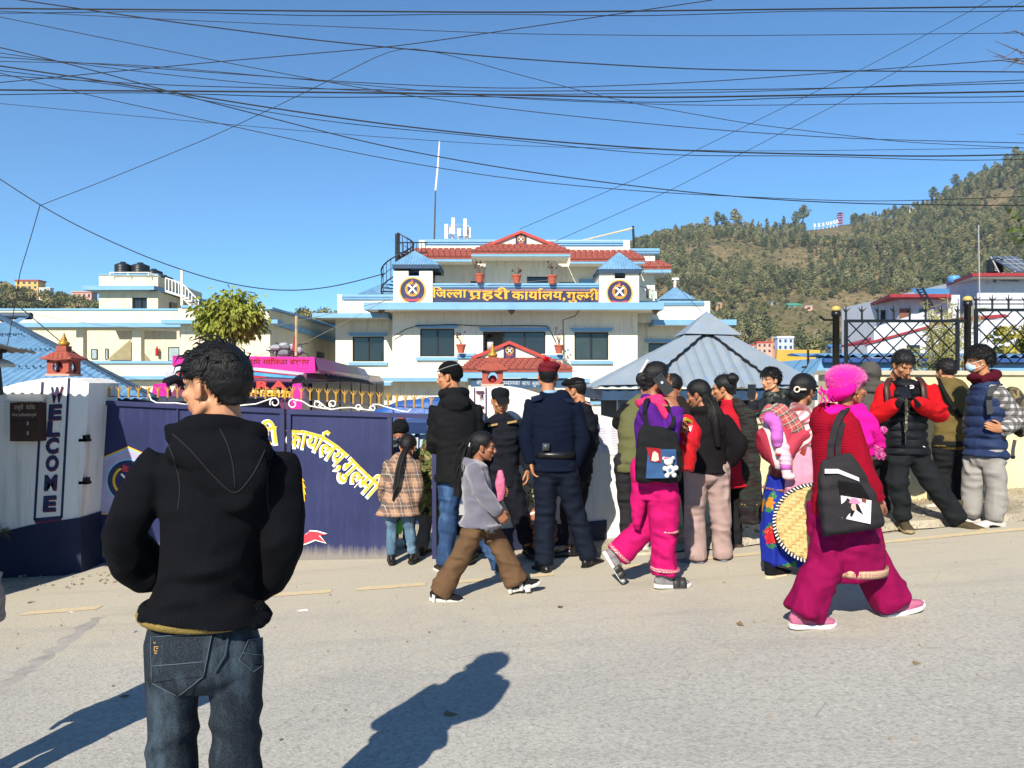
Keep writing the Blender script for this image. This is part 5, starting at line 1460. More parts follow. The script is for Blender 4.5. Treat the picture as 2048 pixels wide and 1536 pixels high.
def street_wall():
# right gate pillar and white curved wing
 root = thing('wing_wall', 'whitewashed wing wall curving down from the right gate pillar, navy foot', 'wall', WW(1100, 1080))
 N =[(943, 774), (1000, 772), (1022, 773), (1045, 777), (1076, 786), (1110, 799), (1150, 815), (1190, 828), (1240, 840), (1330, 848)]
 mb = MB()
 for i in range(len(N)-1):
  (a, ta), (b, tb) = N[i], N[i+1]
  fr =[WW(a, ta), WW(b, tb), Vector((WW(b, tb).x, WW(b, tb).y, -.6)), Vector((WW(a, ta).x, WW(a, ta).y, -.6))]
  bk =[p+Vector((0, .3 if i else .5, 0))for p in fr]
  mb.add(fr+bk, [(3, 2, 1, 0), (4, 5, 6, 7), (0, 1, 5, 4)]+([(0, 4, 7, 3)]if i==0 else[])+([(1, 2, 6, 5)]if i in(0, len(N)-2)else[]))
 mb.build('wall', WALLW, root)
 mb = MB(); mb.prism([WW(944, 1062, .015), WW(1040, 1055, .015), WW(1120, 1048, .015), WW(1214, 1040, .015), WW(1213, 1110, .015), WW(944, 1130, .015)], (0, .01, 0)); mb.build('navy_base', NAVYB, root)
 mb = MB()
 for q in([(949, 775), (949, 1000)], [(972, 774), (972, 1000)]):
  vs, fs = stroke2(q, 2.5); mb.add([WW(a, b, .004)for a, b in vs], fs)
 y = 782
 for tk in('स', '~व', 'ा', 'ग', 'त', 'म'):
  ch = tk[-1]; gv, gf = glyph(ch, .045); mx = max(v[0]for v in gv)
  mb.add([WW(953+a/mx*15, y+18-b/.62*17, .006)for a, b in gv], gf); y += 30
 mb.build('lettering', M('plum_paint', '#4a2440', .6), root)
 lantern(WW(984, 772)+Vector((0, .26, 0)), 'terracotta temple lantern with gold finial on the right gate pillar', .67)
 # plain cream wall with two steps in height
 root = thing('boundary_wall', 'cream painted boundary wall that people lean on, fence standing on its right part', 'wall', WW(1700, 1040))
 mb = MB(); zl, zh = WW(1450, 848).z, WW(1800, 750).z
 x0, x1, x2 = WW(1330, 800).x+.003, WW(1655, 800).x, 9.5
 def seg(xa, xb, z, th, mi, drop=-.3):
  ya, yb = 7.35+.18*xa, 7.35+.18*xb
  fr =[(xa, ya, drop), (xb, yb, drop), (xb, yb, z), (xa, ya, z)]
  mb.prism(fr, (-.05*0, th, 0), mi)
 seg(x0, x1-.003, zl, .24, 0); seg(x1, x2, zh, .24, 0); mb.build('wall', WALLC, root)
 mb = MB()
 def cap(xa, xb, z):
  ya, yb = 7.35+.18*xa, 7.35+.18*xb
  mb.prism([(xa, ya-.03, z), (xb, yb-.03, z), (xb, yb-.03, z+.045), (xa, ya-.03, z+.045)], (0, .3, 0))
 cap(x0, x1-.01, zl+.002); cap(x1-.03, x2, zh+.002); mb.build('coping', m_wall('wall_coping', '#b9b29c'), root)
street_wall()
def notices():
 pm = M('paper_white', '#cfcbd6', .8, .03); pl = M('paper_print', '#8f8aa0', .8)
 for k, (q, lab)in enumerate((([(1196, 850), (1217, 851), (1217, 908), (1195, 906)], 'printed paper notice on the white wall beside the policemen, left sheet'), ([(1219, 850), (1244, 852), (1243, 911), (1219, 909)], 'lilac tinted printed paper notice on the white wall, right sheet'))):
  o = thing('paper_notice', lab, 'notice', WW(*q[3]), 'paper notices on the white wall')
  mb = MB(); mb.add([WW(a, b, .004+.002*i%2)for i, (a, b)in enumerate(q)], [(0, 1, 2, 3)]); mb.build('paper', pm, o)
  mb = MB()
  for i in range(14):
   y = q[0][1]+6+i*3.4; w = 2 if i%4 else 6
   mb.add([WW(q[0][0]+3, y, .008), WW(q[1][0]-2-w, y, .008), WW(q[1][0]-2-w, y+.9, .008), WW(q[0][0]+3, y+.9, .008)], [(0, 1, 2, 3)])
  mb.build('printing', pl, o)
notices()
def fence():
 root = thing('lattice_fence', 'black iron fence with crossed bars, gold post caps and forked spikes on the cream wall', 'fence', WW(1800, 752))
 iron = M('black_gloss_iron', '#131416', .35, .1, 20, .1); off = -.12
 def F(px, py, o=0.0):return WW(px, py, off+o)
 for px, t in((1672, 622), (1935, 602), (2200, 580)):
  b = F(px, 752); mb = MB(); z1 = F(px, t).z; zb = WW(1800, 752).z-(.45 if px<1680 else-.01)
  mb.lathe((b.x, b.y, zb), [(.035, 0), (.035, z1-zb-.06), (.049, z1-zb-.05), (.049, z1-zb-.03), (.043, z1-zb)], 14); p = mb.build('post', iron, root, True)
  mb = MB(); mb.lathe((b.x, b.y, z1), [(.044, 0), (.05, .008), (.048, .03), (.034, .047), (.01, .055)], 14); mb.build('post_cap', M('brass_cap', '#b39a55', .4, .1), p, True)
 spk = MB(); spk.tube([(0, 0, 0), (0, 0, .09)], .011, 6)
 for a in(-1, 0, 1):spk.tube([(0, 0, .085), (a*.022, 0, .11), (a*.05, -.01*abs(a), .132+(.03 if a==0 else 0))], [.009, .008, .002], 5)
 spm = spk.mesh('fence_spike', iron)
 for(l, r, t, b)in((1692, 1915, 642, 750), (1952, 2180, 620, 727)):
  mb = MB(); mb.bar(F(l, t), F(r+(20 if r<2000 else 20), t), .034, .03); mb.build('rail', iron, root)
  mb = MB(); mb.bar(F(l, b), F(r, b), .03, .026); mb.build('rail', iron, root)
  for px in(l, r):
   mb = MB(); mb.bar(F(px, t-2, .002), F(px, b+2, .002), .034, .03); mb.build('upright', iron, root)
  W_, H_ = r-l, b-t; k = 0
  step = 37.2
  x = l-H_
  while x<r:
   for sg in(1, -1):
    if sg>0:a, c =(x, t), (x+H_, b)
    else:a, c =(x, b), (x+H_, t)
    t0 = max(0, (l-a[0])/H_); t1 = min(1, (r-a[0])/H_)
    if t1-t0>.03:
     p =(a[0]+H_*t0, a[1]+(c[1]-a[1])*t0); q =(a[0]+H_*t1, a[1]+(c[1]-a[1])*t1)
     mb = MB(); mb.bar(F(p[0], p[1], .012*sg), F(q[0], q[1], .012*sg), .0115, .010); mb.build('lattice_bar', iron, root)
   x += step
  n = 8 if r<2000 else 8
  for i in range(n):
   px = l+(r-l)*i/(n-1); link('fence_spike', spm, root, F(px, t-1.5), (0, 0, math.atan(.18)))
 mb = MB(); mb.bar(F(1948, 600), F(2180, 600), .012); mb.bar(F(1948, 608), F(2180, 608), .012); mb.build('rail', iron, root)
 mb = MB(); mb.tube([F(1668, 640), F(1650, 640), F(1640, 634), (F(1640, 632))], .012, 6); mb.tube([F(1668, 680), F(1650, 678)], .01, 5); mb.build('bracket', iron, root)
fence()
# ---------------------------------------------------------------- vehicles behind the gate
def bus():
 d = 15.0; root = thing('tourist_bus', 'bright pink and blue tourist bus with a roof deck, parked behind the gate', 'bus', Vector((X(450, d), d+5, -1.25)))
 pink = M('bus_pink', '#bd2a8a', .3, .04, 2, 0); dark = M('bus_dark', '#3a2436', .35, .05); bluep = M('bus_blue', '#2f5f9f', .3, .05)
 zb = -1.2; yb = 26.5
 L, R = X(335, d), X(606, d); Rb = X(768, yb); Lb = Rb-(R-L)
 prof =[(0, -.4, zb), (0, -.3, 1.2), (.25, 0, 1.75), (.6, .3, 1.93)]
 # body: nose to tail
 def row(x, y):return x
 mb = MB()
 f0 =[Vector((L, d, zb)), Vector((R, d, zb)), Vector((R, d, Z(800, d))), Vector((L, d, Z(800, d)))]
 f1 =[Vector((L+.05, d+.35, Z(765, d+.35))), Vector((R-.05, d+.35, Z(765, d+.35)))]
 f2 =[Vector((L+.15, d+.9, Z(738, d+.9))), Vector((R-.15, d+.9, Z(738, d+.9)))]
 b =[Vector((Lb, yb, zb)), Vector((Rb, yb, zb)), Vector((Rb, yb, Z(757, yb)-.1)), Vector((Lb, yb, Z(757, yb)-.1)), Vector((Lb+.15, yb, Z(752, yb))), Vector((Rb-.15, yb, Z(752, yb)))]
 vs = f0+f1+f2+b
 # 0-3 nose low, 4-5 windscreen top, 6-7 roof front, 8-13 tail
 mb.add(vs, [(0, 1, 2, 3), (3, 2, 5, 4), (4, 5, 7, 6), (1, 9, 10, 5, 2), (5, 10, 13, 7), (6, 7, 13, 12), (0, 3, 4, 11, 8), (4, 6, 12, 11), (8, 11, 12, 13, 10, 9)])
 mb.build('body', M('bus_maroon', '#6b3a55', .25, .05, 2, 0), root)
 # windscreen and its lettering
 def fr(u, v, o=.02):
  p = f0[0].lerp(f0[1], u); q =(f1[0]).lerp(f1[1], u); lo = Vector((p.x, d, Z(850, d))); return lo.lerp(q, v)+Vector((0, -o, 0))
 mb = MB(); mb.add([fr(.03, 0), fr(.97, 0), fr(.97, .94), fr(.03, .94)], [(0, 1, 2, 3)]); sc_ = mb.build('windscreen', M('bus_glass', '#8e9c9c', .08, .3, 1.2, 0, spec=.6), root)
 mb = MB(); ux =(fr(1, .5)-fr(0, .5)).normalized()
 for q, s, a, bt, tp, mi in(((478), 'ARA', 577, 777, 763, 0), (470, 'Express', 574, 786, 777, 1)):
  text_mb(mb, None, W(q, bt, d-.12), (1, 0, 0), (0, 0, 1), (a-q)/FPX*d, (bt-tp)/FPX*d, mi, .004, .05, s)
 text_mb(mb, ['क', 'ा', 'ठ', 'म', 'ा', 'ड', 'ौ', 'ं'], W(500, 795, d-.12), (1, 0, 0), (0, 0, 1), 80/FPX*d, 9/FPX*d, 2, .004, .03)
 mb.build('lettering', [M('bus_red_print', '#c8413a', .4), M('bus_cream_print', '#d9b56a', .4), YEL], sc_)
 # swoop visor above the glass
 mb = MB(); n = 16; vs =[]
 for i in range(n+1):
  t = i/n; x = L+(R-L)*(t*1.0); yy = d-.16+.35*abs(t-.5)**2; zt = Z(733+18*max(0, t-.5)**1.5*2, d); zl = Z(757+3*max(0, t-.5), d)
  vs +=[(x, yy+.2, zt), (x, yy-.05, (zt+zl)/2+.02), (x, yy, zl), (x, yy+.4, zl+.02)]
 fs =[]; mi =[]
 for i in range(n):
  for j in range(3):fs.append((4*i+j, 4*i+j+1, 4*i+j+5, 4*i+j+4))
 mb.add(vs, fs); vis = mb.build('visor', M('visor_white', '#c9ccd6', .3), root)
 mb = MB(); cols =[M('visor_red', '#b82f3c', .35), bluep, M('visor_sky', '#5aa0d0', .35)]
 def vz(t, v, o):
  x = L+(R-L)*t; yy = d-.21+.35*abs(t-.5)**2; zt = Z(735+18*max(0, t-.5)**1.5*2, d); zl = Z(756+3*max(0, t-.5), d); return Vector((x, yy-o+.02*(v-.5), zt+(zl-zt)*v))
 for(t0, t1, va, vb, vc, vd, m)in((.3, .98, .0, .12, .35, .5, 0), (.4, .99, .18, .5, .6, .98, 2), (.1, .75, .5, .75, .8, .98, 0), (.62, .99, .55, .7, .97, .99, 1)):
  k = 10; st =[]
  for i in range(k+1):
   t = t0+(t1-t0)*i/k; f = i/k; st +=[vz(t, va+(vc-va)*f, .012+.003*m), vz(t, vb+(vd-vb)*f, .012+.003*m)]
  mb.add(st, [(2*i, 2*i+1, 2*i+3, 2*i+2)for i in range(k)], m)
 mb.build('stripe', cols, vis)
 # mirrors hanging at the front corners
 for px, w in((320, 34), (594, 26)):
  mb = MB(); q =[(px-w/2+4, 768), (px+w/2-6, 766), (px+w/2, 785), (px+w/2-4, 818), (px-w/2, 818), (px-w/2, 790)]
  mb.prism([W(a, b_, d-.6)for a, b_ in q], (0, .14, 0)); m = mb.build('mirror', pink, root)
  mb = MB(); mb.tube([W(px+(12 if px<500 else-2), 765, d-.5), W(px+(30 if px<500 else 6), 758, d-.3), W(px+(50 if px<500 else 14), 766, d)], .09, 8); mb.build('arm', BLACK, m)
  # side windows
 mb = MB()
 def sd(t, z, o=.02):
  a = f0[1].lerp(b[1], t); return Vector((a.x+o, a.y, z))
 for i in range(7):
  t0, t1 = .06+i*.13, .06+i*.13+.118
  m2 = MB(); zt0 = 1.62; m2.add([sd(t0, .55), sd(t1, .55), sd(t1, zt0), sd(t0, zt0)], [(0, 1, 2, 3)]); m2.build('side_window', M('bus_side_glass', '#0a0a0c', .35, .1, 1, 0, spec=.12), root)
  # roof deck board: pink fading to blue in painted panels
 zt = lambda y, py:Z(py, y)
 c0 =[W(493, 747, d+.7), W(631, 746, d+.7), W(629, 714, d+.7), W(493, 711, d+.7)]
 e =[W(731, 760, 22.5), W(737, 754, 22.5), W(729, 738, 22.5)]
 mb = MB(); L0 = W(345, 711, d+.7); L1 = W(345, 747, d+.7)
 mb.add([L1, c0[1], c0[2], L0, L1+Vector((0, .2, 0)), c0[1]+Vector((0, .2, 0)), c0[2]+Vector((0, .2, 0)), L0+Vector((0, .2, 0))], [(0, 1, 2, 3), (3, 2, 6, 7), (0, 4, 5, 1), (1, 5, 6, 2)], 0)
 bot0, mid0, top0 = c0[1], W(636, 738, d+.72), c0[2]; bot1, mid1, top1 = W(737, 762, 22.5), W(739, 753, 22.5), W(729, 738, 22.5)
 segs =[(0, .28, 0), (.28, .52, 1), (.52, .78, 2), (.78, 1, 3)]
 for a, c_, mi in segs:
  q =[bot0.lerp(bot1, a), bot0.lerp(bot1, c_), mid0.lerp(mid1, c_), mid0.lerp(mid1, a), top0.lerp(top1, a), top0.lerp(top1, c_)]
  mb.add(q, [(0, 1, 2, 3), (3, 2, 5, 4)], mi)
 mb.add([c0[2], top1, W(560, 738, 22.5), L0], [(0, 1, 2, 3)], 0)
 dk = mb.build('roof_deck', [pink, M('bus_purple', '#9a4a8c', .3, .05), M('bus_greyblue', '#566079', .3, .05), bluep], root)
 mb = MB(); text_mb(mb, ['म', 'य', 'द', 'ा', 'न', 'े', ' ', 'म', 'ा', 'ि', 'ल', 'क', 'ा', ' ', 'द', 'र', 'श', 'न'], W(475, 727, d+.68), (1, 0, 0), (0, 0, 1), 148/FPX*d, 9/FPX*d, 0, .004, .02); mb.build('lettering', M('bus_red_letter', '#b8263f', .4), dk)
 mb = MB()
 for k in range(12):
  t = k/11*.8; p = bot0.lerp(bot1, t+.1); mb.bar(p+Vector((.05, 0, 0)), p+Vector((.22, .1, -.12)), .035)
 mb.bar(bot0.lerp(bot1, .1)+Vector((.05, 0, -.02)), bot0.lerp(bot1, .95)+Vector((.05, 0, -.02)), .03); mb.build('luggage_rail', BLACK, root)
 # things tied on the roof
 lug = thing('roof_luggage', 'dark heap of tied luggage and bicycle parts on the pink bus roof', 'luggage', W(585, 712, 17))
 rng = np.random.default_rng(5); mb = MB(); mb2 = MB()
 for k in range(16):
  px = 548+rng.random()*52; py = 707-rng.random()*20*(1-abs(px-570)/60); mb.ell(W(px, py, 17+rng.random()*.6), (.06+.09*rng.random(), .1, .05+.05*rng.random()), 7, 5, int(rng.integers(4)))
 for k in range(34):
  px = 546+rng.random()*70; py = 710-rng.random()*26*max(.2, 1-abs(px-572)/60); a = W(px, py, 17+rng.random()); mb2.tube([a, a+Vector((rng.normal()*.15, rng.normal()*.1, rng.normal()*.08))], .014, 5)
 mb.build('bundle', [M('lug_dark', '#22242a', .7), M('lug_grey', '#6a6d70', .7), M('lug_red', '#5c2227', .7), M('lug_pale', '#8f9498', .6)], lug); mb2.build('frame_tubes', M('lug_metal', '#3b3d40', .4), lug)
 mb = MB(); mb.tube([W(592, 712, 16.6), W(593, 632, 16.6)], .03, 6); fl = mb.build('flag_pole', M('pale_wood', '#b09a72', .7), None); fl['label'] = 'thin flag pole standing above the bus roof with a red pennant'; fl['category'] = 'flag pole'
 mb = MB(); mb.prism([W(590.5, 668, 16.58), W(590, 700, 16.58), W(583, 702, 16.55), W(587, 680, 16.55)], (0, .02, 0)); mb.build('pennant', M('pennant_red', '#a8423f', .7), fl)
bus()
def jeep():
 d = 12.6; root = thing('police_jeep', 'dark blue jeep with an orange beacon seen through the wicket', 'jeep', W(830, 1090, d))
 body = M('jeep_blue', '#22345a', .3, .05, 2, 0)
 x0, x1 = X(762, d), X(935, d)
 mb = MB(); mb.box(x0, x1, d+.25, d+3.2, -.9+.35, Z(925, d)); mb.box(x0+.05, x1-.05, d-.8, d+.25, -.55, Z(945, d)); mb.box(x0+.08, x1-.08, d+.5, d+3, Z(880, d), Z(848, d)); mb.build('body', body, root)
 mb = MB(); mb.prism([W(766, 925, d+.25), W(930, 925, d+.25), W(924, 866, d+.45), W(772, 866, d+.45)], (0, .02, 0)); ws = mb.build('windscreen', M('jeep_glass', '#8fb0b8', .08, .3, 1.5, 0, spec=.6), root)
 mb = MB()
 for a, b in(((764, 925), (770, 864)), ((932, 925), (926, 864)), ((770, 864), (926, 864)), ((832, 925), (834, 864))):mb.bar(W(a[0], a[1], d+.22), W(b[0], b[1], d+.42), .06)
 mb.build('windscreen_frame', body, root)
 for px in(778, 918):
  mb = MB(); mb.tube([W(px, 975, d-.82), W(px, 975, d-.75)], .1, 14); mb.build('headlight', M('lamp_glass', '#c9cdc9', .15), root)
  mb = MB(); c = W(px, 1085, d-.2); mb.tube([c-Vector((.11, 0, 0)), c+Vector((.11, 0, 0))], .33, 18); mb.build('wheel', BLACK, root)
 mb = MB(); mb.pbox(770, 1010, 928, 1030, d-.95, .12); mb.build('bumper', GREY, root)
 p = W(803, 848, d+1); mb = MB(); mb.lathe(p, [(.085, 0), (.09, .02), (.075, .06)], 14); bc = mb.build('beacon', BLACK, root)
 mb = MB(); mb.lathe(p+Vector((0, 0, .06)), [(.078, 0), (.07, .1), (.06, .12), (.02, .13)], 14); mb.build('beacon_lens', M('beacon_orange', '#b9522e', .25), bc, True)
 r = thing('tarp_truck', 'blue tarpaulin cover bulging above the gate right of the bus', 'tarpaulin', W(840, 830, 14.5))
 d2 = 14.6; mb = MB(); n = 12; vs =[]
 for i in range(n+1):
  t = i/n; px = 748+t*190; top = 822-24*math.sin(min(1, t*1.7)*pi/2)+2*math.sin(t*17)
  vs +=[W(px, 846+2*sin(t*9), d2), W(px, top+8, d2-.05), W(px, top, d2+.25), W(px, top-3, d2+1.2), W(px, 850, d2+2.2)]
 mb.add(vs, [(5*i+j, 5*i+j+5, 5*i+j+6, 5*i+j+1)for i in range(n)for j in range(4)]); mb.build('cover', M('tarp_blue', '#2a5596', .5, .2, 5, .6, 8, bd=.05), r, True)
 mb = MB(); mb.pbox(775, 846, 905, 858, d2+.05, 1.5); mb.build('load', M('load_white', '#bfc0bd', .7), r)
 mb = MB()
 for px in(752, 930):mb.box(X(px, d2)-.06, X(px, d2)+.06, d2+.2, d2+.4, -1.4, Z(846, d2))
 mb.build('frame_leg', BLACK, r)
jeep()
# ---------------------------------------------------------------- trees and plants near by
LEAFN = m_foliage('mango_leaves', [(.1, '#3f4f1f'), (.45, '#566528'), (.65, '#76802f'), (.85, '#8f8f35')], 2.2)
def round_tree():
 d = 20.0; root = thing('round_tree', 'round leafy green tree in front of the cream annex', 'tree', Vector((X(470, d), d, -1.75)))
 rng = np.random.default_rng(3); mb = MB(); c = W(464, 634, d)
 base = Vector((X(470, d), d, -1.75))
 mb.tube([base, base+Vector((.03, 0, 2.2)), c+Vector((.05, 0, -.4))], [.1, .08, .05], 8)
 tips =[]
 for k in range(64):
  p = rng.normal(size=3); p/=np.linalg.norm(p); q = c+Vector((p[0]*.88, p[1]*.88, p[2]*.62))*(.55+.36*rng.random()); tips.append(q)
  mb.tube([c+Vector((.03, 0, -.45)), c.lerp(q, .5)+Vector((0, 0, .08)), q], [.03, .018, .008], 4)
 mb.build('trunk', BARK, root)
 lf = MB()
 for q in tips+[c.lerp(t, .6)for t in tips[:18]]:
  for i in range(44):
   o = Vector(rng.normal(size=3))*.13; p = q+o
   dirv =(o.normalized()*.5+(p-c).normalized()*.35+Vector((0, 0, -.95))+Vector(rng.normal(size=3))*.3).normalized()
   sd_ = dirv.cross(Vector(rng.normal(size=3))).normalized(); L = .14+.07*rng.random(); w = .036
   m_ = p+dirv*L*.5+Vector((0, 0, .02))
   lf.add([p, m_+sd_*w, p+dirv*L, m_-sd_*w], [(0, 1, 2, 3)])
 lf.build('crown', LEAFN, root)
round_tree()
def right_plants():
 rng = np.random.default_rng(9); d = 10.5
 dry = m_foliage('bamboo_leaves', [(.1, '#6a6a3a'), (.5, '#8f8a55'), (.85, '#b0a670')], 3)
 root = thing('bamboo', 'thin half-dry bamboo clump behind the lattice fence', 'plant', W(1880, 800, d))
 mb = MB(); lf = MB()
 for k in range(15):
  a = W(1872+rng.normal()*12, 800, d); top = W(1880+rng.normal()*34, 590+rng.random()*110, d+rng.normal()*.3); m = a.lerp(top, .5)+Vector((rng.normal()*.05, 0, 0))
  mb.tube([a, m, top], [.012, .01, .004], 5)
  for i in range(70):
   t = .2+.8*rng.random(); p = a.lerp(m, t*2)if t<.5 else m.lerp(top, t*2-1); dv = Vector((rng.normal(), rng.normal()*.5, -.4+rng.normal()*.5)).normalized(); s = dv.cross(Vector((0, 1, 0))).normalized()*.008; L = .10+.10*rng.random()
   lf.add([p, p+dv*L*.4+s, p+dv*L, p+dv*L*.4-s], [(0, 1, 2, 3)])
 mb.build('stem', M('bamboo_stem', '#9b9060', .7), root); lf.build('leaves', dry, root)
 d = 15; root = thing('olive_bush', 'olive green rounded bush behind the right part of the fence', 'bush', W(2050, 760, d)); lf = MB(); mb = MB(); mb.tube([W(2050, 800, d), W(2050, 690, d)], [.06, .02], 6)
 for k in range(26):
  c = W(2050+rng.normal()*28, 700+rng.normal()*26, d+rng.normal()*.4); mb.tube([W(2050, 760, d), c], [.02, .006], 4); spray(lf, c, (.22, .22, .18), 60, .07, rng)
 mb.build('stem', BARK, root); lf.build('leaves', m_foliage('olive_leaves', [(.1, '#565c22'), (.5, '#7c7a2d'), (.85, '#9c8f3a')], 3), root)
 # tree standing just outside the frame; its twigs reach in
 d = 9.5; x = X(2230, d); root = thing('street_tree', 'tree beyond the right edge whose bare twigs and one leafy spray reach into view', 'tree', Vector((x, d, gz(x, d)))); mb = MB(); lf = MB()
 mb.tube([(x, d, gz(x, d)-.1), (x+.1, d, 2.6), (x-.05, d, 4.6), (x, d, 6.6)], [.16, .13, .09, .05], 10)
 for(a, b, c_)in(((2230, 160), (2100, 118), (1990, 82)), ((2230, 180), (2110, 122), (1985, 112)), ((2225, 170), (2090, 125), (2003, 121)), ((2240, 200), (2120, 110), (2030, 60)), ((2230, 330), (2120, 300), (2060, 270))):
  p =[W(*a, d), W(*b, d), W((b[0]+c_[0])/2, (b[1]+c_[1])/2+5, d), W(*c_, d)]; mb.tube(p, [.03, .012, .008, .003], 5)
  for i in range(5):
   t = rng.random(); q = p[1].lerp(p[3], t); mb.tube([q, q+Vector((-.12-.1*rng.random(), rng.normal()*.05, rng.normal()*.1))], [.005, .002], 4)
 p =[W(2230, 480, d), W(2110, 440, d), W(2040, 455, d)]; mb.tube(p, [.03, .015, .006], 5)
 for i in range(90):
  q = p[1].lerp(p[2], rng.random()*1.1)+Vector((rng.normal()*.06, rng.normal()*.06, rng.normal()*.14)); dv = Vector((rng.normal(), rng.normal(), -.5)).normalized(); s = dv.cross(Vector(rng.normal(size=3))).normalized()*.025
  lf.add([q, q+dv*.05+s, q+dv*.1, q+dv*.05-s], [(0, 1, 2, 3)])
 mb.build('trunk', BARK, root); lf.build('crown', LEAFN, root)
 # weeds in front of the left pillar and on the wing wall
 root = thing('wall_weed', 'small dark weed growing from the white wall at the left edge', 'plant', W(5, 1060, 7.2)); lf = MB(); p = W(4, 1062, 7.22)
 for i in range(60):
  dv = Vector((rng.normal()*.8, -.4*rng.random(), .3+rng.normal()*.5)).normalized(); L = .05+.1*rng.random(); s = Vector((0, 0, .004)); lf.add([p, p+dv*L*.6+s+Vector((0, -.02, 0)), p+dv*L+Vector((0, -.02, -.03)), p+dv*L*.6-s+Vector((0, -.02, 0))], [(0, 1, 2, 3)])
 lf.build('leaves', BUSH, root)
 root = thing('wall_weed', 'small pale weed at the foot of the white wing wall between the policemen', 'plant', WW(1062, 1010)); lf = MB()
 for i in range(90):
  p = WW(1050+rng.random()*28, 960+rng.random()*50, .02); dv = Vector((rng.normal(), -.6, rng.normal())).normalized(); s = dv.cross(Vector((0, 0, 1))).normalized()*.01; lf.add([p, p+dv*.025+s, p+dv*.05, p+dv*.025-s], [(0, 1, 2, 3)])
 lf.build('leaves', dry, root)
right_plants()
def roadside_kiosk():
 root = thing('roadside_kiosk', 'roadside kiosk with a rusty corrugated tin roof at the left edge', 'kiosk', Vector((-6.2, 5.6, gz(-6, 5.6))))
 d = 6.75; t1 = W(78, 706, d)
 mb = MB(); e0 = Vector((-8.5, 6.75, t1.z+.1)); e1 = Vector((t1.x, 6.75, t1.z)); b0 = Vector((-8.5, 4.3, t1.z+.42)); b1 = Vector((t1.x-.35, 4.3, t1.z+.34))
 corrugated(mb, e0, e1, b0, b1, .09, .014); mb.build('roof', m_tin('rusty_tin', ['#6a6460', '#7b756f', '#8d8882', '#6b4a3a']), root)
 mb = MB(); mb.box(-8.3, -4.95, 4.6, 6.5, gz(-7, 5.5)-.1, t1.z-.02); mb.build('wall', M('kiosk_board', '#6c5d4c', .9), root)
 mb = MB(); mb.tube([(-4.35, 6.6, t1.z+.02), (-8, 6.6, t1.z+.1)], .03, 6); mb.tube([W(-6, 712, 6.6), W(2, 790, 6.6)], .02, 6); mb.build('rafter', BLACK, root)
 r = thing('lamp_hood', 'pale rounded lamp hood hanging under the tin roof at the left edge', 'lamp', W(5, 727, 6.6))
 mb = MB(); mb.lathe(W(2, 734, 6.6), [(.11, 0), (.10, .03), (.06, .055), (.02, .07)], 16); mb.build('hood', M('lamp_hood', '#b7b4ab', .5), r, True)
 mb = MB(); mb.tube([W(2, 720, 6.6), W(2, 700, 6.6)], .012, 6); mb.build('stem', BLACK, r)
roadside_kiosk()
def sack():
 p = WW(1082, 1098, .32); root = thing('plastic_sack', 'crumpled reddish brown plastic sack at the foot of the white wall', 'sack', p)
 mb = MB(); rng = np.random.default_rng(4); n, k = 22, 16; vs =[]
 for i in range(k+1):
  t = i/k; r = .145*math.sin(pi*min(1, .12+t*.86))**.5; z = t*.42
  for j in range(n):
   a = 2*pi*j/n; q = r*(1+.14*rng.normal()*.6+.06*sin(a*5+t*9)); vs.append((p.x+cos(a)*q, p.y+sin(a)*q*.8, p.z-.02+z))
 mb.add(vs, [(i*n+j, i*n+(j+1)%n, (i+1)*n+(j+1)%n, (i+1)*n+j)for i in range(k)for j in range(n)])
 mb.build('sack', M('sack_plastic', '#8a5a4a', .25, .35, 12, .5, 40), root)
sack()
# ---------------------------------------------------------------- people: modelling tools
TMP = bpy.data.scenes.new('modelling_bench')
TMPL = TMP.view_layers[0]
def arr(x):return np.array(x, float)
def ring_tube(pts, ra, rb, sides, n=18, p=2.0, hemi=True):
 """closed tube with elliptical sections: ra along the side vector, rb across it"""
 pts =[arr(q)for q in pts]; k = len(pts); V =[]; F =[]
 for i in range(k):
  t = pts[min(i+1, k-1)]-pts[max(i-1, 0)]; t/=(np.linalg.norm(t)+1e-9)
  s = arr(sides[i]if isinstance(sides, list)else sides); s = s-t*s.dot(t); s/=(np.linalg.norm(s)+1e-9); f = np.cross(t, s)
  for j in range(n):
   a = 2*pi*j/n; c, d = cos(a), sin(a)
   if p!=2:c = math.copysign(abs(c)**(2/p), c); d = math.copysign(abs(d)**(2/p), d)
   V.append(pts[i]+s*c*ra[i]+f*d*rb[i])
 F =[(i*n+j, i*n+(j+1)%n, (i+1)*n+(j+1)%n, (i+1)*n+j)for i in range(k-1)for j in range(n)]
 F +=[tuple(range(n-1, -1, -1)), tuple((k-1)*n+j for j in range(n))]
 return V, F
def spline(pts, vals, m=5):
 """Catmull-Rom through points, with values interpolated alongside"""
 P =[arr(p)for p in pts]; out =[]; ov =[]
 for i in range(len(P)-1):
  p0, p1, p2, p3 = P[max(i-1, 0)], P[i], P[i+1], P[min(i+2, len(P)-1)]
  for j in range(m):
   t = j/m; out.append(.5*((2*p1)+(p2-p0)*t+(2*p0-5*p1+4*p2-p3)*t*t+(3*p1-p0-3*p2+p3)*t**3))
   ov.append(vals[i]+(vals[i+1]-vals[i])*(t*t*(3-2*t)))
 out.append(P[-1]); ov.append(vals[-1])
 return out, ov
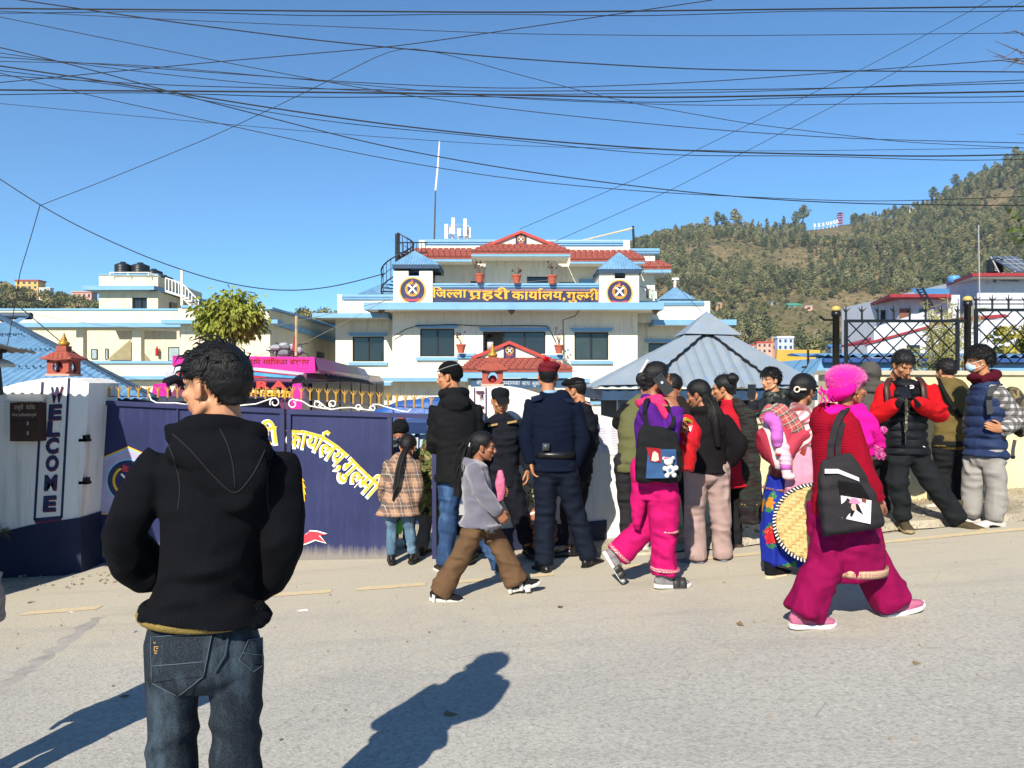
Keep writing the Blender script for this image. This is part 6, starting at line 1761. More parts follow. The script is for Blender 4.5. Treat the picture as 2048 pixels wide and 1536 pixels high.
def limb(pts, rs, m=4, flat=1.0, side=(1, 0, 0), n=14):
 q, r = spline(pts, rs, m)
 dr =(q[1]-q[0])/(np.linalg.norm(q[1]-q[0])+1e-9)
 q =[q[0]-dr*r[0]*.96, q[0]-dr*r[0]*.8, q[0]-dr*r[0]*.45]+q+[q[-1]+(q[-1]-q[-2])/(np.linalg.norm(q[-1]-q[-2])+1e-9)*r[-1]*.12]
 r =[r[0]*.26, r[0]*.6, r[0]*.89]+r+[r[-1]*.96]
 return ring_tube(q, r, [x*flat for x in r], side, n)
def ell(c, r, rot=None, n=16, k=12):
 mb = MB(); mb.ell(c, r, n, k, 0, rot); return mb.v, mb.f
def remesh(parts, voxel, smooth=4, fac=.5):
 V =[]; F =[]
 for v, f in parts:
  n = len(V); V +=[tuple(p)for p in v]; F +=[tuple(i+n for i in q)for q in f]
 me = bpy.data.meshes.new('rm'); me.from_pydata(V, [], F); me.update()
 o = bpy.data.objects.new('rm', me); TMP.collection.objects.link(o)
 m = o.modifiers.new('r', 'REMESH'); m.mode = 'VOXEL'; m.voxel_size = voxel
 if smooth:s = o.modifiers.new('s', 'SMOOTH'); s.iterations = smooth; s.factor = fac
 TMPL.update(); dg = TMPL.depsgraph
 em = o.evaluated_get(dg).to_mesh()
 nv = len(em.vertices); VV = np.empty(nv*3); em.vertices.foreach_get('co', VV); VV = VV.reshape(-1, 3)
 nl = len(em.loops); li = np.empty(nl, np.int32); em.loops.foreach_get('vertex_index', li)
 ls = np.empty(len(em.polygons), np.int32); em.polygons.foreach_get('loop_total', ls)
 FF = li.reshape(-1, 4)if(ls==4).all()else None
 if FF is None:FF =[tuple(p.vertices)for p in em.polygons]
 o.evaluated_get(dg).to_mesh_clear(); bpy.data.objects.remove(o); bpy.data.meshes.remove(me)
 return VV, FF
def normals(V, F):
 F = np.asarray(F); a = V[F[:, 0]]; b = V[F[:, 1]]; c = V[F[:, 2]]; d = V[F[:, 3]]
 fn = np.cross(c-a, d-b); N = np.zeros_like(V)
 for i in range(4):np.add.at(N, F[:, i], fn)
 return N/(np.linalg.norm(N, axis=1, keepdims=True)+1e-12)
def vnoise(P, seed=0):
 I = np.floor(P).astype(np.int64); f = P-I; u = f*f*(3-2*f)
 def h(i, j, k):
  n =(i*374761393+j*668265263+k*2147483647+seed*974711)&0xffffffff
  n =((n^(n>>13))*1274126177)&0xffffffff
  return((n^(n>>16))&0xffff)/32767.5-1
 r = 0
 for a in(0, 1):
  for b in(0, 1):
   for c in(0, 1):
    w =(u[:, 0]if a else 1-u[:, 0])*(u[:, 1]if b else 1-u[:, 1])*(u[:, 2]if c else 1-u[:, 2])
    r = r+w*h(I[:, 0]+a, I[:, 1]+b, I[:, 2]+c)
 return r
def wrinkle(V, F, amp, seed, sxy=5.0, sz=17.0, mask=None, diag=.6):
 """cloth folds: ridges that run mostly across the limb, warped so they slant"""
 if amp<=0:return V
 N = normals(V, F); Pn = V*arr([2.1, 2.1, 2.1])
 w = vnoise(Pn*1.7, seed+5)
 Q = np.stack([V[:, 0]*sxy, V[:, 1]*sxy, V[:, 2]*sz+w*1.8+(V[:, 0]+V[:, 1])*sxy*diag], 1)
 n = vnoise(Q, seed); rdg = 1-np.abs(n)*2
 big = vnoise(V*6.5, seed+9)
 Q2 = np.stack([V[:, 0]*13, V[:, 1]*13, V[:, 2]*5+w], 1); n2 = 1-np.abs(vnoise(Q2, seed+3))*2
 rdg = np.sign(rdg)*np.abs(rdg)**.8; d = amp*1.55*(.8*rdg+.5*big+.4*n2)
 if mask is not None:d = d*mask(V)
 return V+N*d[:, None]
def quilt(V, F, pitch, depth, z0=0.0):
 N = normals(V, F); s = np.abs(np.sin((V[:, 2]-z0)/pitch*pi))**.5
 return V+N*((s-.75)*depth)[:, None]
def meshobj(name, V, F, mats, parent, mi=None, smooth=True):
 org = arr(ORG[parent.name]); V = np.asarray(V, float)-org
 me = bpy.data.meshes.new(name); F = np.asarray(F)if not isinstance(F, list)else F
 if isinstance(F, np.ndarray):
  nf = len(F); me.vertices.add(len(V)); me.vertices.foreach_set('co', V.ravel()); me.loops.add(nf*4); me.loops.foreach_set('vertex_index', F.ravel().astype(np.int32))
  me.polygons.add(nf); me.polygons.foreach_set('loop_start', np.arange(nf, dtype=np.int32)*4)
  me.update(calc_edges=True)
 else:
  me.from_pydata([tuple(v)for v in V], [], F); me.update()
 for m in(mats if isinstance(mats, (list, tuple))else[mats]):me.materials.append(m)
 if mi is not None:me.polygons.foreach_set('material_index', np.asarray(mi, np.int32))
 me.polygons.foreach_set('use_smooth', np.full(len(me.polygons), smooth)); me.update()
 o = bpy.data.objects.new(name, me); COL.objects.link(o); o.parent = parent; ORG[o.name] = ORG[parent.name]
 return o
 # canonical pieces -------------------------------------------------------------
CACHE ={}
def head_mesh(female=False):
 key =('head', female)
 if key in CACHE:return CACHE[key]
 j = .92 if female else 1.0
 S =[ell((0, -.014, .030), (.074, .094, .086)), ell((0, .030, -.030), (.060*j, .060, .076)), ell((0, .030, -.072), (.047*j, .050, .040)), ell((0, .066, -.097), (.021*j, .018, .018))]
 S.append(limb([(0, .084, .014), (0, .098, -.012), (0, .108, -.034)], [.009, .010, .0125], 3)); S.append(ell((0, .100, -.038), (.018, .014, .011)))
 S.append(limb([(-.044, .066, .020), (-.02, .081, .024), (.02, .081, .024), (.044, .066, .020)], [.010, .012, .012, .010], 3))
 for s in(-1, 1):
  S.append(ell((s*.040, .062, -.022), (.022, .022, .018)))
  S.append(ell((s*.078, -.008, -.010), (.009, .020, .032), Euler((.15, 0, s*.35)).to_matrix())); S.append(ell((s*.074, .002, -.030), (.010, .010, .012)))
  S.append(limb([(s*.056, -.01, -.055), (s*.048, .02, -.078), (s*.022, .05, -.096)], [.016, .016, .014], 3))
 S.append(ell((0, .087, -.0600), (.024, .012, .0065))); S.append(ell((0, .086, -.0715), (.021, .012, .0075)))
 S.append(limb([(0, -.022, -.04), (0, -.028, -.10), (0, -.034, -.165)], [.055, .053 if not female else .046, .055], 4))
 V, F = remesh(S, .0055, 3, .5)
 cen = V[np.asarray(F)].mean(1)
 lips =(np.abs(cen[:, 0])<.024)&(cen[:, 1]>.084)&(cen[:, 2]<-.0545)&(cen[:, 2]>-.078)
 CACHE[key] =(V, F, lips.astype(int)); return CACHE[key]
def hand_mesh(curl):
 key =('hand', round(curl, 2))
 if key in CACHE:return CACHE[key]
 S =[ring_tube([(0, 0, -.05), (0, 0, -.01), (0, 0, .02), (0, .002, .06), (0, .004, .092)], [.026, .027, .034, .041, .039], [.022, .020, .019, .016, .012], (1, 0, 0), 14)]
 for x, L, r in((.030, .074, .0088), (.0105, .083, .009), (-.0095, .077, .0086), (-.0285, .060, .0076)):
  p = arr((x, .004, .084)); a = .12+.1*abs(x)/.03; pts =[arr((x*.9, .003, .06)), p]
  for q, fr in zip((.45, .30, .25), (.55, .85, .8)):
   a += curl*fr; p = p+arr((x*.10, sin(a), cos(a)))*L*q; pts.append(p)
  S.append(limb(pts, [r*1.05, r*1.02, r, r*.92, r*.8], 2, n=10))
 t =[arr((.022, .006, .018)), arr((.046, .016, .042)), arr((.058, .024+.02*curl, .072)), arr((.058-.012*curl, .030+.035*curl, .096))]
 S.append(limb(t, [.016, .0125, .0105, .008], 3, n=10))
 CACHE[key] = remesh(S, .0042, 2, .4); return CACHE[key]
def shoe_mesh(style):
 key =('shoe', style)
 if key in CACHE:return CACHE[key]
 xs =[-.078, -.06, -.02, .03, .08, .13, .165, .188, .198]
 a =[.020, .033, .036, .037, .043, .046, .042, .030, .012]; h =[.030, .040, .046, .044, .037, .029, .024, .019, .010]; z =[.040, .045, .052, .050, .042, .034, .029, .025, .02]
 S =[ring_tube([(x, 0, q)for x, q in zip(xs, z)], a, h, (0, 1, 0), 16)]
 if style == 'boot':S.append(limb([(-.028, 0, .06), (-.03, 0, .15), (-.032, 0, .25)], [.046, .048, .054], 4)); S.append(limb([(-.03, 0, .24), (-.03, 0, .262)], [.058, .058], 2))
 elif style == 'sandal':S =[ring_tube([(x, 0, q)for x, q in zip(xs, z)], [q*.9 for q in a], [q*.85 for q in h], (0, 1, 0), 16), limb([(-.028, 0, .06), (-.03, 0, .12)], [.036, .036], 3)]
 else:S.append(limb([(-.028, 0, .05), (-.03, 0, .105)], [.042, .043], 3))
 V, F = remesh(S, .0062, 3, .5)
 V[:, 2] = np.maximum(V[:, 2], .012)
 fx = np.linspace(-.085, .205, 16); out =[]
 for x in fx:
  out.append((x, 1*(np.interp(x, [-.085, -.07, -.04, .03, .10, .15, .19, .205], [.012, .034, .041, .040, .050, .049, .030, .008]))))
 ol =[(x, w)for x, w in out]+[(x, -w*.96)for x, w in reversed(out)]
 mb = MB(); n = len(ol)
 top =[(x, y, .024+(.012 if x>.17 else 0)+(.004 if x<-.04 else 0))for x, y in ol]; mid =[(x*1.02, y*1.05, .014)for x, y in ol]; bot =[(x, y*.98, 0+(.008 if x>.175 else 0))for x, y in ol]
 mb.add(bot+mid+top, [tuple(range(n-1, -1, -1)), tuple(range(2*n, 3*n))]+[(i, (i+1)%n, n+(i+1)%n, n+i)for i in range(n)]+[(n+i, n+(i+1)%n, 2*n+(i+1)%n, 2*n+i)for i in range(n)])
 CACHE[key] =(V, F, mb.v, mb.f); return CACHE[key]
def hair_cap(th=.014, front=.62, side=-.1, back=-.75, seed=0, mess=.15, temple=.05, low=0.0):
 """scalp of hair; hairline elevation by azimuth: front, side (ear), back (nape)"""
 n, k = 84, 54; c = arr((0, -.014, .030)); r0 = arr((.074, .094, .086)); V =[];
 for i in range(k+1):
  el = pi/2-pi*i/k*.90
  for j in range(n):
   az = 2*pi*j/n-pi
   d = arr((cos(el)*sin(az), cos(el)*cos(az), sin(el))); A = abs(az)
   line = np.interp(A, [0, .55, .85, 1.05, 1.2, 1.34, 1.72, 1.92, 2.4, pi], [front, front-.05, front-.22+temple*.5, side+.12, side-.18, side-.02, side-.02, side-.5, back-.25, back-.3])
   m = np.clip((el-line)/.16+.5, 0, 1); m = m*m*(3-2*m)
   nz = mess*(math.sin(az*9+4*math.sin(el*5+seed))*.5+math.sin(az*23+seed*2+el*6)*.35+math.sin(az*41+el*9+seed)*.3)
   t = th*(1+nz)*(1+.15*d[2])+low*max(0, -d[2])*max(0, -d[1]+.2)
   e = d*r0
   if m>0 and el<-.2 and A>1.7:
    e = arr((sin(az)*.074*max(cos(el), .76), cos(az)*.094*max(cos(el), .80), .086*sin(el)*1.22)); d = arr((sin(az), cos(az), 0))*1.1
   V.append(c+e+d*(t*m-.022*(1-m)))
 F =[(i*n+j, (i+1)*n+j, (i+1)*n+(j+1)%n, i*n+(j+1)%n)for i in range(k)for j in range(n)]
 F.append(tuple(k*n+j for j in range(n)))
 return V, F
def tufts(n, seed, L, front=.5, back=-.6, base=.012, lift=.35, w=.005, swirl=.5, flow=(0, .3, -1)):
 """tapered locks growing out of the scalp"""
 rng = np.random.default_rng(seed); mb = MB(); c = arr((0, -.014, .030)); r0 = arr((.074, .094, .086))
 for _ in range(n):
  az = rng.uniform(-pi, pi); lo = np.interp(abs(az), [0, .8, 1.25, 1.75, 2.2, pi], [front, front-.2, .22, .22, (back)*.7, back]); el = lo+(pi/2-lo)*rng.random()**1.1
  d = arr((cos(el)*sin(az), cos(el)*cos(az), sin(el))); p = c+d*(r0+base*.8)
  fl = arr(flow)+arr((rng.normal()*swirl, rng.normal()*swirl*.6, 0)); fl = fl-d*fl.dot(d); fl/=np.linalg.norm(fl)+1e-6
  l = L*(.6+.8*rng.random()); up = d*lift
  q = p+(fl+up)*l*.5; e = q+(fl*.9-d*lift*.55)*l*.5
  mb.tube([Vector(p-d*.004), Vector(q), Vector(e)], [w, w*.8, w*.12], 4, 0, False)
 return mb.v, mb.f
def strands(path, r, seed, n=26, spread=1.0, w=.006):
 """a hanging bundle of hair along a path"""
 rng = np.random.default_rng(seed); mb = MB(); P =[arr(p)for p in path]; k = len(P); w*=.62; cv, cf = limb(P, [q*.72 for q in r], 4, 1, (1, 0, 0), 12); rn = rng.normal(size=(len(cv), 3))*np.mean(r)*.06; mb.add([Vector(a+b)for a, b in zip(cv, rn)], cf)
 for _ in range(n):
  o = rng.normal(size=3)*.55; L = .75+.25*rng.random()
  pts =[]; rr =[]
  for i in range(k):
   t = i/(k-1)
   if t>L and i>1:break
   pts.append(Vector(P[i]+o*r[i]*spread+rng.normal(size=3)*r[i]*.12)); rr.append(w*(1-.75*t/L))
  mb.tube(pts, rr, 4, 0, False)
 return mb.v, mb.f
def skin(name, col):
 if name in MATS:return MATS[name]
 t = NT(name); c = hx(col); t.color(t.ramp(t.noise(28, 3), [(.35, sc(c, .9)), (.65, sc(c, 1.08))])); t.bump(t.noise(160, 2), .12, .002)
 t.b.inputs['Subsurface Weight'].default_value = .06; t.b.inputs['Subsurface Radius'].default_value =(.6, .25, .12); t.b.inputs['Subsurface Scale'].default_value = .01
 MATS[name] = t.done(.5, 0, .4); return MATS[name]
SK1 = skin('skin_tan', '#a5714f'); SK2 = skin('skin_brown', '#8a5a40'); SK3 = skin('skin_light_brown', '#b58161'); LIP = M('lip', '#8a4f48', .5, .05)
def m_hair():
 t = NT('black_hair'); s = t.noise(70, 3, src=t.mapping((6, 6, .6)))
 t.color(t.ramp(s, [(.3, (.004, .004, .005, 1)), (.7, (.012, .011, .011, 1))])); t.bump(s, .6, .005)
 return t.done(.42, 0, .2)
HAIR = m_hair()
EYEW = M('eye_white', '#8d847b', .3, .02); EYEB = M('iris_dark', '#120c0a', .2, .02)
JD = dict(pelvis=(0, 0, .92), chest=(0, .0, 1.27), neck=(0, -.015, 1.435), head=(0, .022, 1.575))
for _s, _n in((1, 'R'), (-1, 'L')):
 JD.update({'sh'+_n:(.178*_s, -.01, 1.375), 'el'+_n:(.235*_s, -.045, 1.105), 'wr'+_n:(.245*_s, .05, .87), 'hip'+_n:(.088*_s, 0, .90), 'kn'+_n:(.098*_s, .02, .49), 'an'+_n:(.10*_s, -.02, .085)})
class Person:
 def __init__(s, label, foot, H, yaw, J=None, sk=SK1, d=None, girth=1.0, head=(None, 0, 0), female=False, hand=(.5, .5), group=None, voxel=.012, hs=None, headsize=1.0):
  p = on_ground(*foot)if d is None else None
  if d is not None:p = W(foot[0], foot[1], d); p.z = gz(p.x, p.y)if len(foot)<3 else foot[2]
  s.root = thing('person', label, 'person', p, group); s.p = p; s.d = p.y; s.H = H; s.k = H/1.7; s.yaw = radians(yaw); s.g = girth; s.sk = sk; s.vox = voxel; s.female = female
  R = Matrix.Rotation(s.yaw, 3, 'Z'); s.r = R@Vector((1, 0, 0)); s.f = R@Vector((0, 1, 0)); s.u = Vector((0, 0, 1)); s.R = R
  D ={n:p+R@(Vector(v)*s.k)for n, v in JD.items()}; O = dict(D); J = J or{}
  for n, v in J.items():O[n] = W(v[0], v[1], s.d+(v[2]if len(v)>2 else 0))
  def shift(a, deps):
   if a in J:
    dl = O[a]-D[a]
    for b in deps:
     if b not in J:O[b] = D[b]+dl
  shift('pelvis', ('hipL', 'hipR')); shift('neck', ('head', 'shL', 'shR', 'chest'))
  if 'neck' in J and 'chest' not in J:O['chest'] = O['neck'].lerp(O['pelvis'], .34)+s.f*.01
  if 'head' not in J and 'neck' in J:pass
  for n in 'LR':
   if('el'+n)not in J:O['el'+n] = O['sh'+n]+(D['el'+n]-D['sh'+n])
   if('wr'+n)not in J:O['wr'+n] = O['el'+n]+(D['wr'+n]-D['el'+n])
   if('kn'+n)not in J and(('an'+n)in J or 'pelvis' in J):O['kn'+n] = O['hip'+n].lerp(O['an'+n], .5)+s.f*.03
  s.J = O; s.SV =(O['shR']-O['shL']).normalized(); s.HV =(O['hipR']-O['hipL']).normalized()
  s.hyaw = radians(head[0])if head[0]is not None else s.yaw
  s.hs =(.55+.45*s.k)*headsize if hs is None else hs
  s.HM = Matrix.Translation(O['head'])@Euler((-radians(head[1]), radians(head[2]), s.hyaw), 'XYZ').to_matrix().to_4x4()@Matrix.Scale(s.hs, 4)
  s.hand = hand; s.parts =[]; s.seed = int(abs(foot[0]))%97
  s.HD ={}
 def pt(s, px, py, dd=0.0):return W(px, py, s.d+dd)
 def hx_(s, V):
  M4 = np.array(s.HM); V = np.asarray(V, float); return V@M4[:3, :3].T+M4[:3, 3]
 def torso(s, th=0.0, hem=.0, w=(1, 1, 1, 1, 1), b=(1, 1, 1, 1, 1), hemw=None, top=1.0):
  J = s.J; k = s.k; g = s.g; P, C, N = J['pelvis'], J['chest'], J['neck']; S =(J['shL']+J['shR'])/2; up =(C-P).normalized()
  legs =((J['knL']+J['knR'])/2-P).normalized()*.0+Vector((0, 0, -1))
  pts =[P+legs*max(hem, .02), P+legs*hem*.5, P, P.lerp(C, .45), C, S+(C-S)*.32, S+up*.015*k, N+(N-C).normalized()*.005, N+(N-C).normalized()*.034*k]
  th = th*.62; A =[.150, .152, .150, .134, .147, .156, .128, .064, .055]; B =[.108, .110, .106, .097, .108, .100, .074, .060, .054]
  if hemw:A[0], B[0] = hemw; A[1] =(A[0]+.163)/2; B[1] =(B[0]+.115)/2
  mul =[w[0], w[0], w[1], w[2], w[3], w[4], w[4], 1, 1]; mub =[b[0], b[0], b[1], b[2], b[3], b[4], 1, 1, 1]
  if hem<0:pts =[P-up*hem]+pts[3:]; A =([hemw[0]]if hemw else[.145])+A[3:]; B =([hemw[1]]if hemw else[.105])+B[3:]; mul = mul[2:]; mub = mub[2:]
  A =[a*k*g*m+th for a, m in zip(A, mul)]; B =[a*k*g*m+th for a, m in zip(B, mub)]
  sv =[s.HV, s.HV, s.HV, (s.HV+s.SV).normalized(), s.SV, s.SV, s.SV, s.SV, s.SV]
  if hem<0:sv = sv[2:]
  q, A2 = spline(pts, A, 4); _, B2 = spline(pts, B, 4); sides =[]
  for i in range(len(q)):sides.append(sv[min(i//4, len(sv)-1)])
  return ring_tube(q, A2, B2, sides, 24, 2.25)
 def arm(s, n, r=(.060, .050, .046, .040), th=.0, end=1.0, ext=.0):
  th = th*.3
  J = s.J; k = s.k*(.6+.4*s.g); a, e, w = J['sh'+n], J['el'+n], J['wr'+n]; ins = a.lerp(J['chest'], .18)
  w2 = e.lerp(w, end); w2 = w2+(w-e).normalized()*ext
  return limb([ins, a, a.lerp(e, .5), e, e.lerp(w2, .5), w2], [r[0]*k*.9+th, r[0]*k+th, (r[0]+r[1])/2*k+th, r[1]*k+th, (r[1]+r[2])/2*k+th, r[3]*k+th], 4)
 def leg(s, n, r, end=1.0, ext=0.0, out=0.0):
  J = s.J; k = s.k; h, kn, an = J['hip'+n], J['kn'+n], J['an'+n]; e = kn.lerp(an, end)+(an-kn).normalized()*ext
  return limb([h+s.u*.04*k, h.lerp(kn, .3), h.lerp(kn, .65), kn, kn.lerp(e, .5), e], [q*k for q in r], 4, 1.0, s.HV)
 def build_body(s, eyes=True, cut=()):
  J = s.J; k = s.k; S =[s.torso(-.025, .02)]
  for n in 'LR':
   S.append(limb([J['sh'+n].lerp(J['el'+n], .2), J['el'+n], J['wr'+n]], [.036*k, .034*k, .026*k], 4))
   S.append(limb([J['hip'+n], J['kn'+n], J['an'+n]], [.065*k, .045*k, .036*k], 4))
  S.append(limb([J['chest'], J['neck'], J['head'].lerp(J['neck'], .4)], [.06*k, .05*k, .045*k], 3))
  V, F = remesh(S, .02, 2); VV =[V]; FF =[np.asarray(F)]; MI =[np.zeros(len(F), int)]; n0 = len(V)
  hv, hf, lips = head_mesh(s.female); VV.append(s.hx_(hv)); FF.append(np.asarray(hf)+n0); MI.append(lips); n0 += len(hv)
  for i, n in enumerate('LR'):
   cur = s.hand[i]
   if cur is None:continue
   hv, hf = hand_mesh(cur); hk =(.6+.4*k); w = J['wr'+n]; dr = s.HD.get(n)
   fd, pn =(Vector(dr[0]).normalized(), Vector(dr[1]))if dr else((w-J['el'+n]).normalized(), (s.SV*(1 if n=='L' else-1))*1.0-s.f*.2)
   pn =(pn-fd*pn.dot(fd)).normalized(); xx = pn.cross(fd)
   X3 = np.array((xx, pn, fd)).T; h = np.array(hv);
   flip = n == 'R'
   if flip:h = h*arr((-1, 1, 1)); hf = np.asarray(hf)[:, ::-1]
   VV.append((h*hk)@X3.T+arr(w)); FF.append(np.asarray(hf)+n0); MI.append(np.zeros(len(hf), int)); n0 += len(hv)
  s.body = meshobj('body', np.concatenate(VV), np.concatenate(FF), [s.sk, LIP], s.root, np.concatenate(MI))
  if eyes:
   for x in(-1, 1):
    mb = MB(); mb.ell((x*.0305, .0708, .0045), (.0140, .0125, .0072), 12, 8)
    cen =[tuple(np.mean([mb.v[i]for i in f], 0))for f in mb.f]; mi =[1 if(c[1]>.0785 and abs(c[0]-x*.0305)<.0068)else 0 for c in cen]
    meshobj('eye', s.hx_(mb.v), mb.f, [EYEW, EYEB], s.root, mi)
    mb = MB(); mb.tube([(x*.048, .066, .0215), (x*.035, .0815, .0275), (x*.014, .0895, .0235)], [.0028, .0042, .0035], 6); meshobj('eyebrow', s.hx_(mb.v), mb.f, HAIR, s.root)
    mb = MB(); mb.tube([(x*.047, .069, .006), (x*.031, .0845, .0125), (x*.016, .0815, .006)], [.0016, .0026, .0016], 5); meshobj('eyelid', s.hx_(mb.v), mb.f, HAIR, s.root)
  return s
 def garment(s, name, parts, mat, wr=.006, vox=None, quil=None, smooth=4, sxy=5., sz=17., mask=None, diag=.6):
  V, F = remesh(parts, vox or s.vox, smooth)
  if quil:V = quilt(V, F, *quil)
  V = wrinkle(V, F, wr, s.seed+len(name), sxy, sz, mask, diag)
  return meshobj(name, V, F, mat, s.root)
 def topwear(s, name, mat, th=.02, hem=.12, wr=.006, arms='LR', ra=(.060, .052, .047, .042), ath=.012, extra=(), aend=1.0, **kw):
  tk ={q:kw.pop(q)for q in('w', 'b', 'hemw')if q in kw}
  P =[s.torso(th, hem, **tk)]+[s.arm(n, ra, ath, aend)for n in arms]+list(extra)
  return s.garment(name, P, mat, wr, **kw)
 def legwear(s, name, mat, r=(.098, .09, .076, .066, .060, .058), wr=.007, end=.93, ext=0.0, seat=1.0, **kw):
  J = s.J; k = s.k; P = J['pelvis']
  top = ring_tube([P+s.u*.07*k, P+s.u*.02, P-s.u*.07*k, P-s.u*.12*k], [.130*k*s.g, .142*k*s.g*seat, .150*k*s.g*seat, .10*k*s.g], [.092*k*s.g, .102*k*s.g*seat, .11*k*s.g*seat, .08*k], s.HV, 22)
  return s.garment(name, [top, s.leg('L', r, end, ext), s.leg('R', r, end, ext)], mat, wr, **kw)
 def shoes(s, style, mat, sole, toe=None, size=1.0, names=('L', 'R')):
  V, F, sv, sf = shoe_mesh(style); toe = toe or{}; k = s.k*size
  for n in names:
   y, pt = toe.get(n, (0, 0)); a = s.yaw+radians(y); fd = Vector((-sin(a), cos(a), 0)); fd =(fd*cos(radians(pt))-s.u*sin(radians(pt))).normalized(); sd = s.u.cross(fd).normalized(); up = fd.cross(sd)
   X3 = np.array((fd, sd, up)).T; o = arr(s.J['an'+n])-arr(up)*.085*s.k
   sh = meshobj('shoe', (V*k)@X3.T+o, F, mat, s.root)
   meshobj('sole', (arr(sv)*k)@X3.T+o, sf, sole, sh, None, False)
 def hair(s, *parts, name='hair', mat=None, smooth=True):
  V =[]; F =[]
  for v, f in parts:
   n = len(V); V +=[tuple(p)for p in v]; F +=[tuple(int(i)+n for i in q)for q in f]
  return meshobj(name, s.hx_(V), F, mat or HAIR, s.root, None, smooth)
 def piece(s, name, mats, mb=None, parts=None, vox=.008, smooth=3, wr=0, parent=None, sm=True):
  """an extra piece in world coordinates"""
  par = parent or s.root
  if mb is not None:return mb.build(name, mats, par, sm)
  V, F = remesh(parts, vox, smooth)
  if wr:V = wrinkle(V, F, wr, s.seed+31)
  return meshobj(name, V, F, mats, par)
def ribbon(mb, pts, w, th=.006, side=None, mi=0):
 """flat strap through points"""
 q, _ = spline(pts, [0]*len(pts), 5); k = len(q); vs =[]
 for i in range(k):
  t = q[min(i+1, k-1)]-q[max(i-1, 0)]; t/=np.linalg.norm(t)+1e-9; s = arr(side)if side is not None else np.cross(t, (0, 1, 0)); s = s-t*s.dot(t); s/=np.linalg.norm(s)+1e-9; n = np.cross(t, s)
  vs +=[q[i]+s*w/2+n*th/2, q[i]-s*w/2+n*th/2, q[i]-s*w/2-n*th/2, q[i]+s*w/2-n*th/2]
 fs =[(4*i+j, 4*i+(j+1)%4, 4*i+4+(j+1)%4, 4*i+4+j)for i in range(k-1)for j in range(4)]+[(3, 2, 1, 0), tuple(4*(k-1)+j for j in range(4))]
 mb.add(vs, fs, mi); return mb
def torus(c, R, r, nrm=(0, 0, 1), sq=1.0, n=28, k=12, axis=(1, 0, 0)):
 nrm = Vector(nrm).normalized(); a = Vector(axis); a =(a-nrm*a.dot(nrm)).normalized(); b = nrm.cross(a); V =[]
 for i in range(n):
  t = 2*pi*i/n; rd = a*cos(t)+b*sin(t)*sq; cc = Vector(c)+rd*R; u = rd.normalized()
  for j in range(k):
   p = 2*pi*j/k; V.append(cc+u*cos(p)*r+nrm*sin(p)*r)
 return V, [(i*k+j, ((i+1)%n)*k+j, ((i+1)%n)*k+(j+1)%k, i*k+(j+1)%k)for i in range(n)for j in range(k)]
 # patterned cloth ---------------------------------------------------------------
def m_plaid(name, base, mid, dark, fx, line=None, lw=.06, duty=.45, rot=0.0, fz=None):
 t = NT(name); v = t.mapping((1, 1, 1), (0, rot, 0)); sx = t.n('ShaderNodeSeparateXYZ'); t.l(v, sx.inputs[0]); fz = fz or fx
 hx_ = t.math('ADD', sx.outputs[0], t.math('MULTIPLY', sx.outputs[1], .9))
 ax = t.math('FRACT', t.math('MULTIPLY', hx_, fx)); az = t.math('FRACT', t.math('MULTIPLY', sx.outputs[2], fz))
 bx = t.math('LESS_THAN', ax, duty); bz = t.math('LESS_THAN', az, duty)
 sm = t.math('MULTIPLY', t.math('ADD', bx, bz), .5)
 c = t.ramp(sm, [(0, hx(base)), (.5, hx(mid)), (1, hx(dark))], 'CONSTANT'); e = t.mat.node_tree.nodes[-1]
 rr =[n for n in t.t.nodes if n.type=='VALTORGB'][-1].color_ramp; rr.elements[1].position = .3; rr.elements[2].position = .8
 if line:
  for a, o in((ax, .72), (az, .72), (ax, .22), (az, .22)):
   m = t.math('LESS_THAN', t.math('ABSOLUTE', t.math('SUBTRACT', a, o)), lw/2); c = t.mix(t.math('MULTIPLY', m, .75), c, hx(line))
 n2 = t.noise(240, 2); c = t.mix(.25, c, t.ramp(n2, [(.35, (.02, .02, .02, 1)), (.65, (.6, .55, .5, 1))]))
 t.color(c); t.bump(n2, .3, .005); MATS[name] = t.done(.92, 0, .12); return MATS[name]
def m_camo(name, cols, scale=9):
 t = NT(name); n = t.noise(scale, 3, rough=.6, dist=1.0); n2 = t.noise(scale*1.3, 2, src=t.mapping((1, 1, 1), (.5, .9, .3)), dist=1.2)
 c = t.ramp(n, [(0, hx(cols[0])), (.45, hx(cols[1])), (.58, hx(cols[2]))], 'CONSTANT'); c = t.mix(t.math('GREATER_THAN', n2, .60), c, hx(cols[3])); t.color(c); t.bump(t.noise(200, 2), .25, .005); MATS[name] = t.done(.9, 0, .15); return MATS[name]
def m_knit(name, col, ang=0.0, f=170, depth=.5):
 t = NT(name); c = hx(col); w = t.n('ShaderNodeTexWave', wave_type='BANDS'); t.l(t.mapping((1, 1, 1), (0, ang, 0)), w.inputs['Vector']); w.inputs['Scale'].default_value = f/6.28; w.inputs['Distortion'].default_value = .6; w.inputs['Detail'].default_value = 2
 w.bands_direction = 'Z'
 t.color(t.mix(.55, t.ramp(w.outputs[1], [(0, sc(c, .62)), (1, sc(c, 1.12))]), t.ramp(t.noise(8, 4), [(.3, sc(c, .85)), (.7, sc(c, 1.15))])))
 t.bump(w.outputs[1], depth, .006); MATS[name] = t.done(.95, 0, .1); return MATS[name]
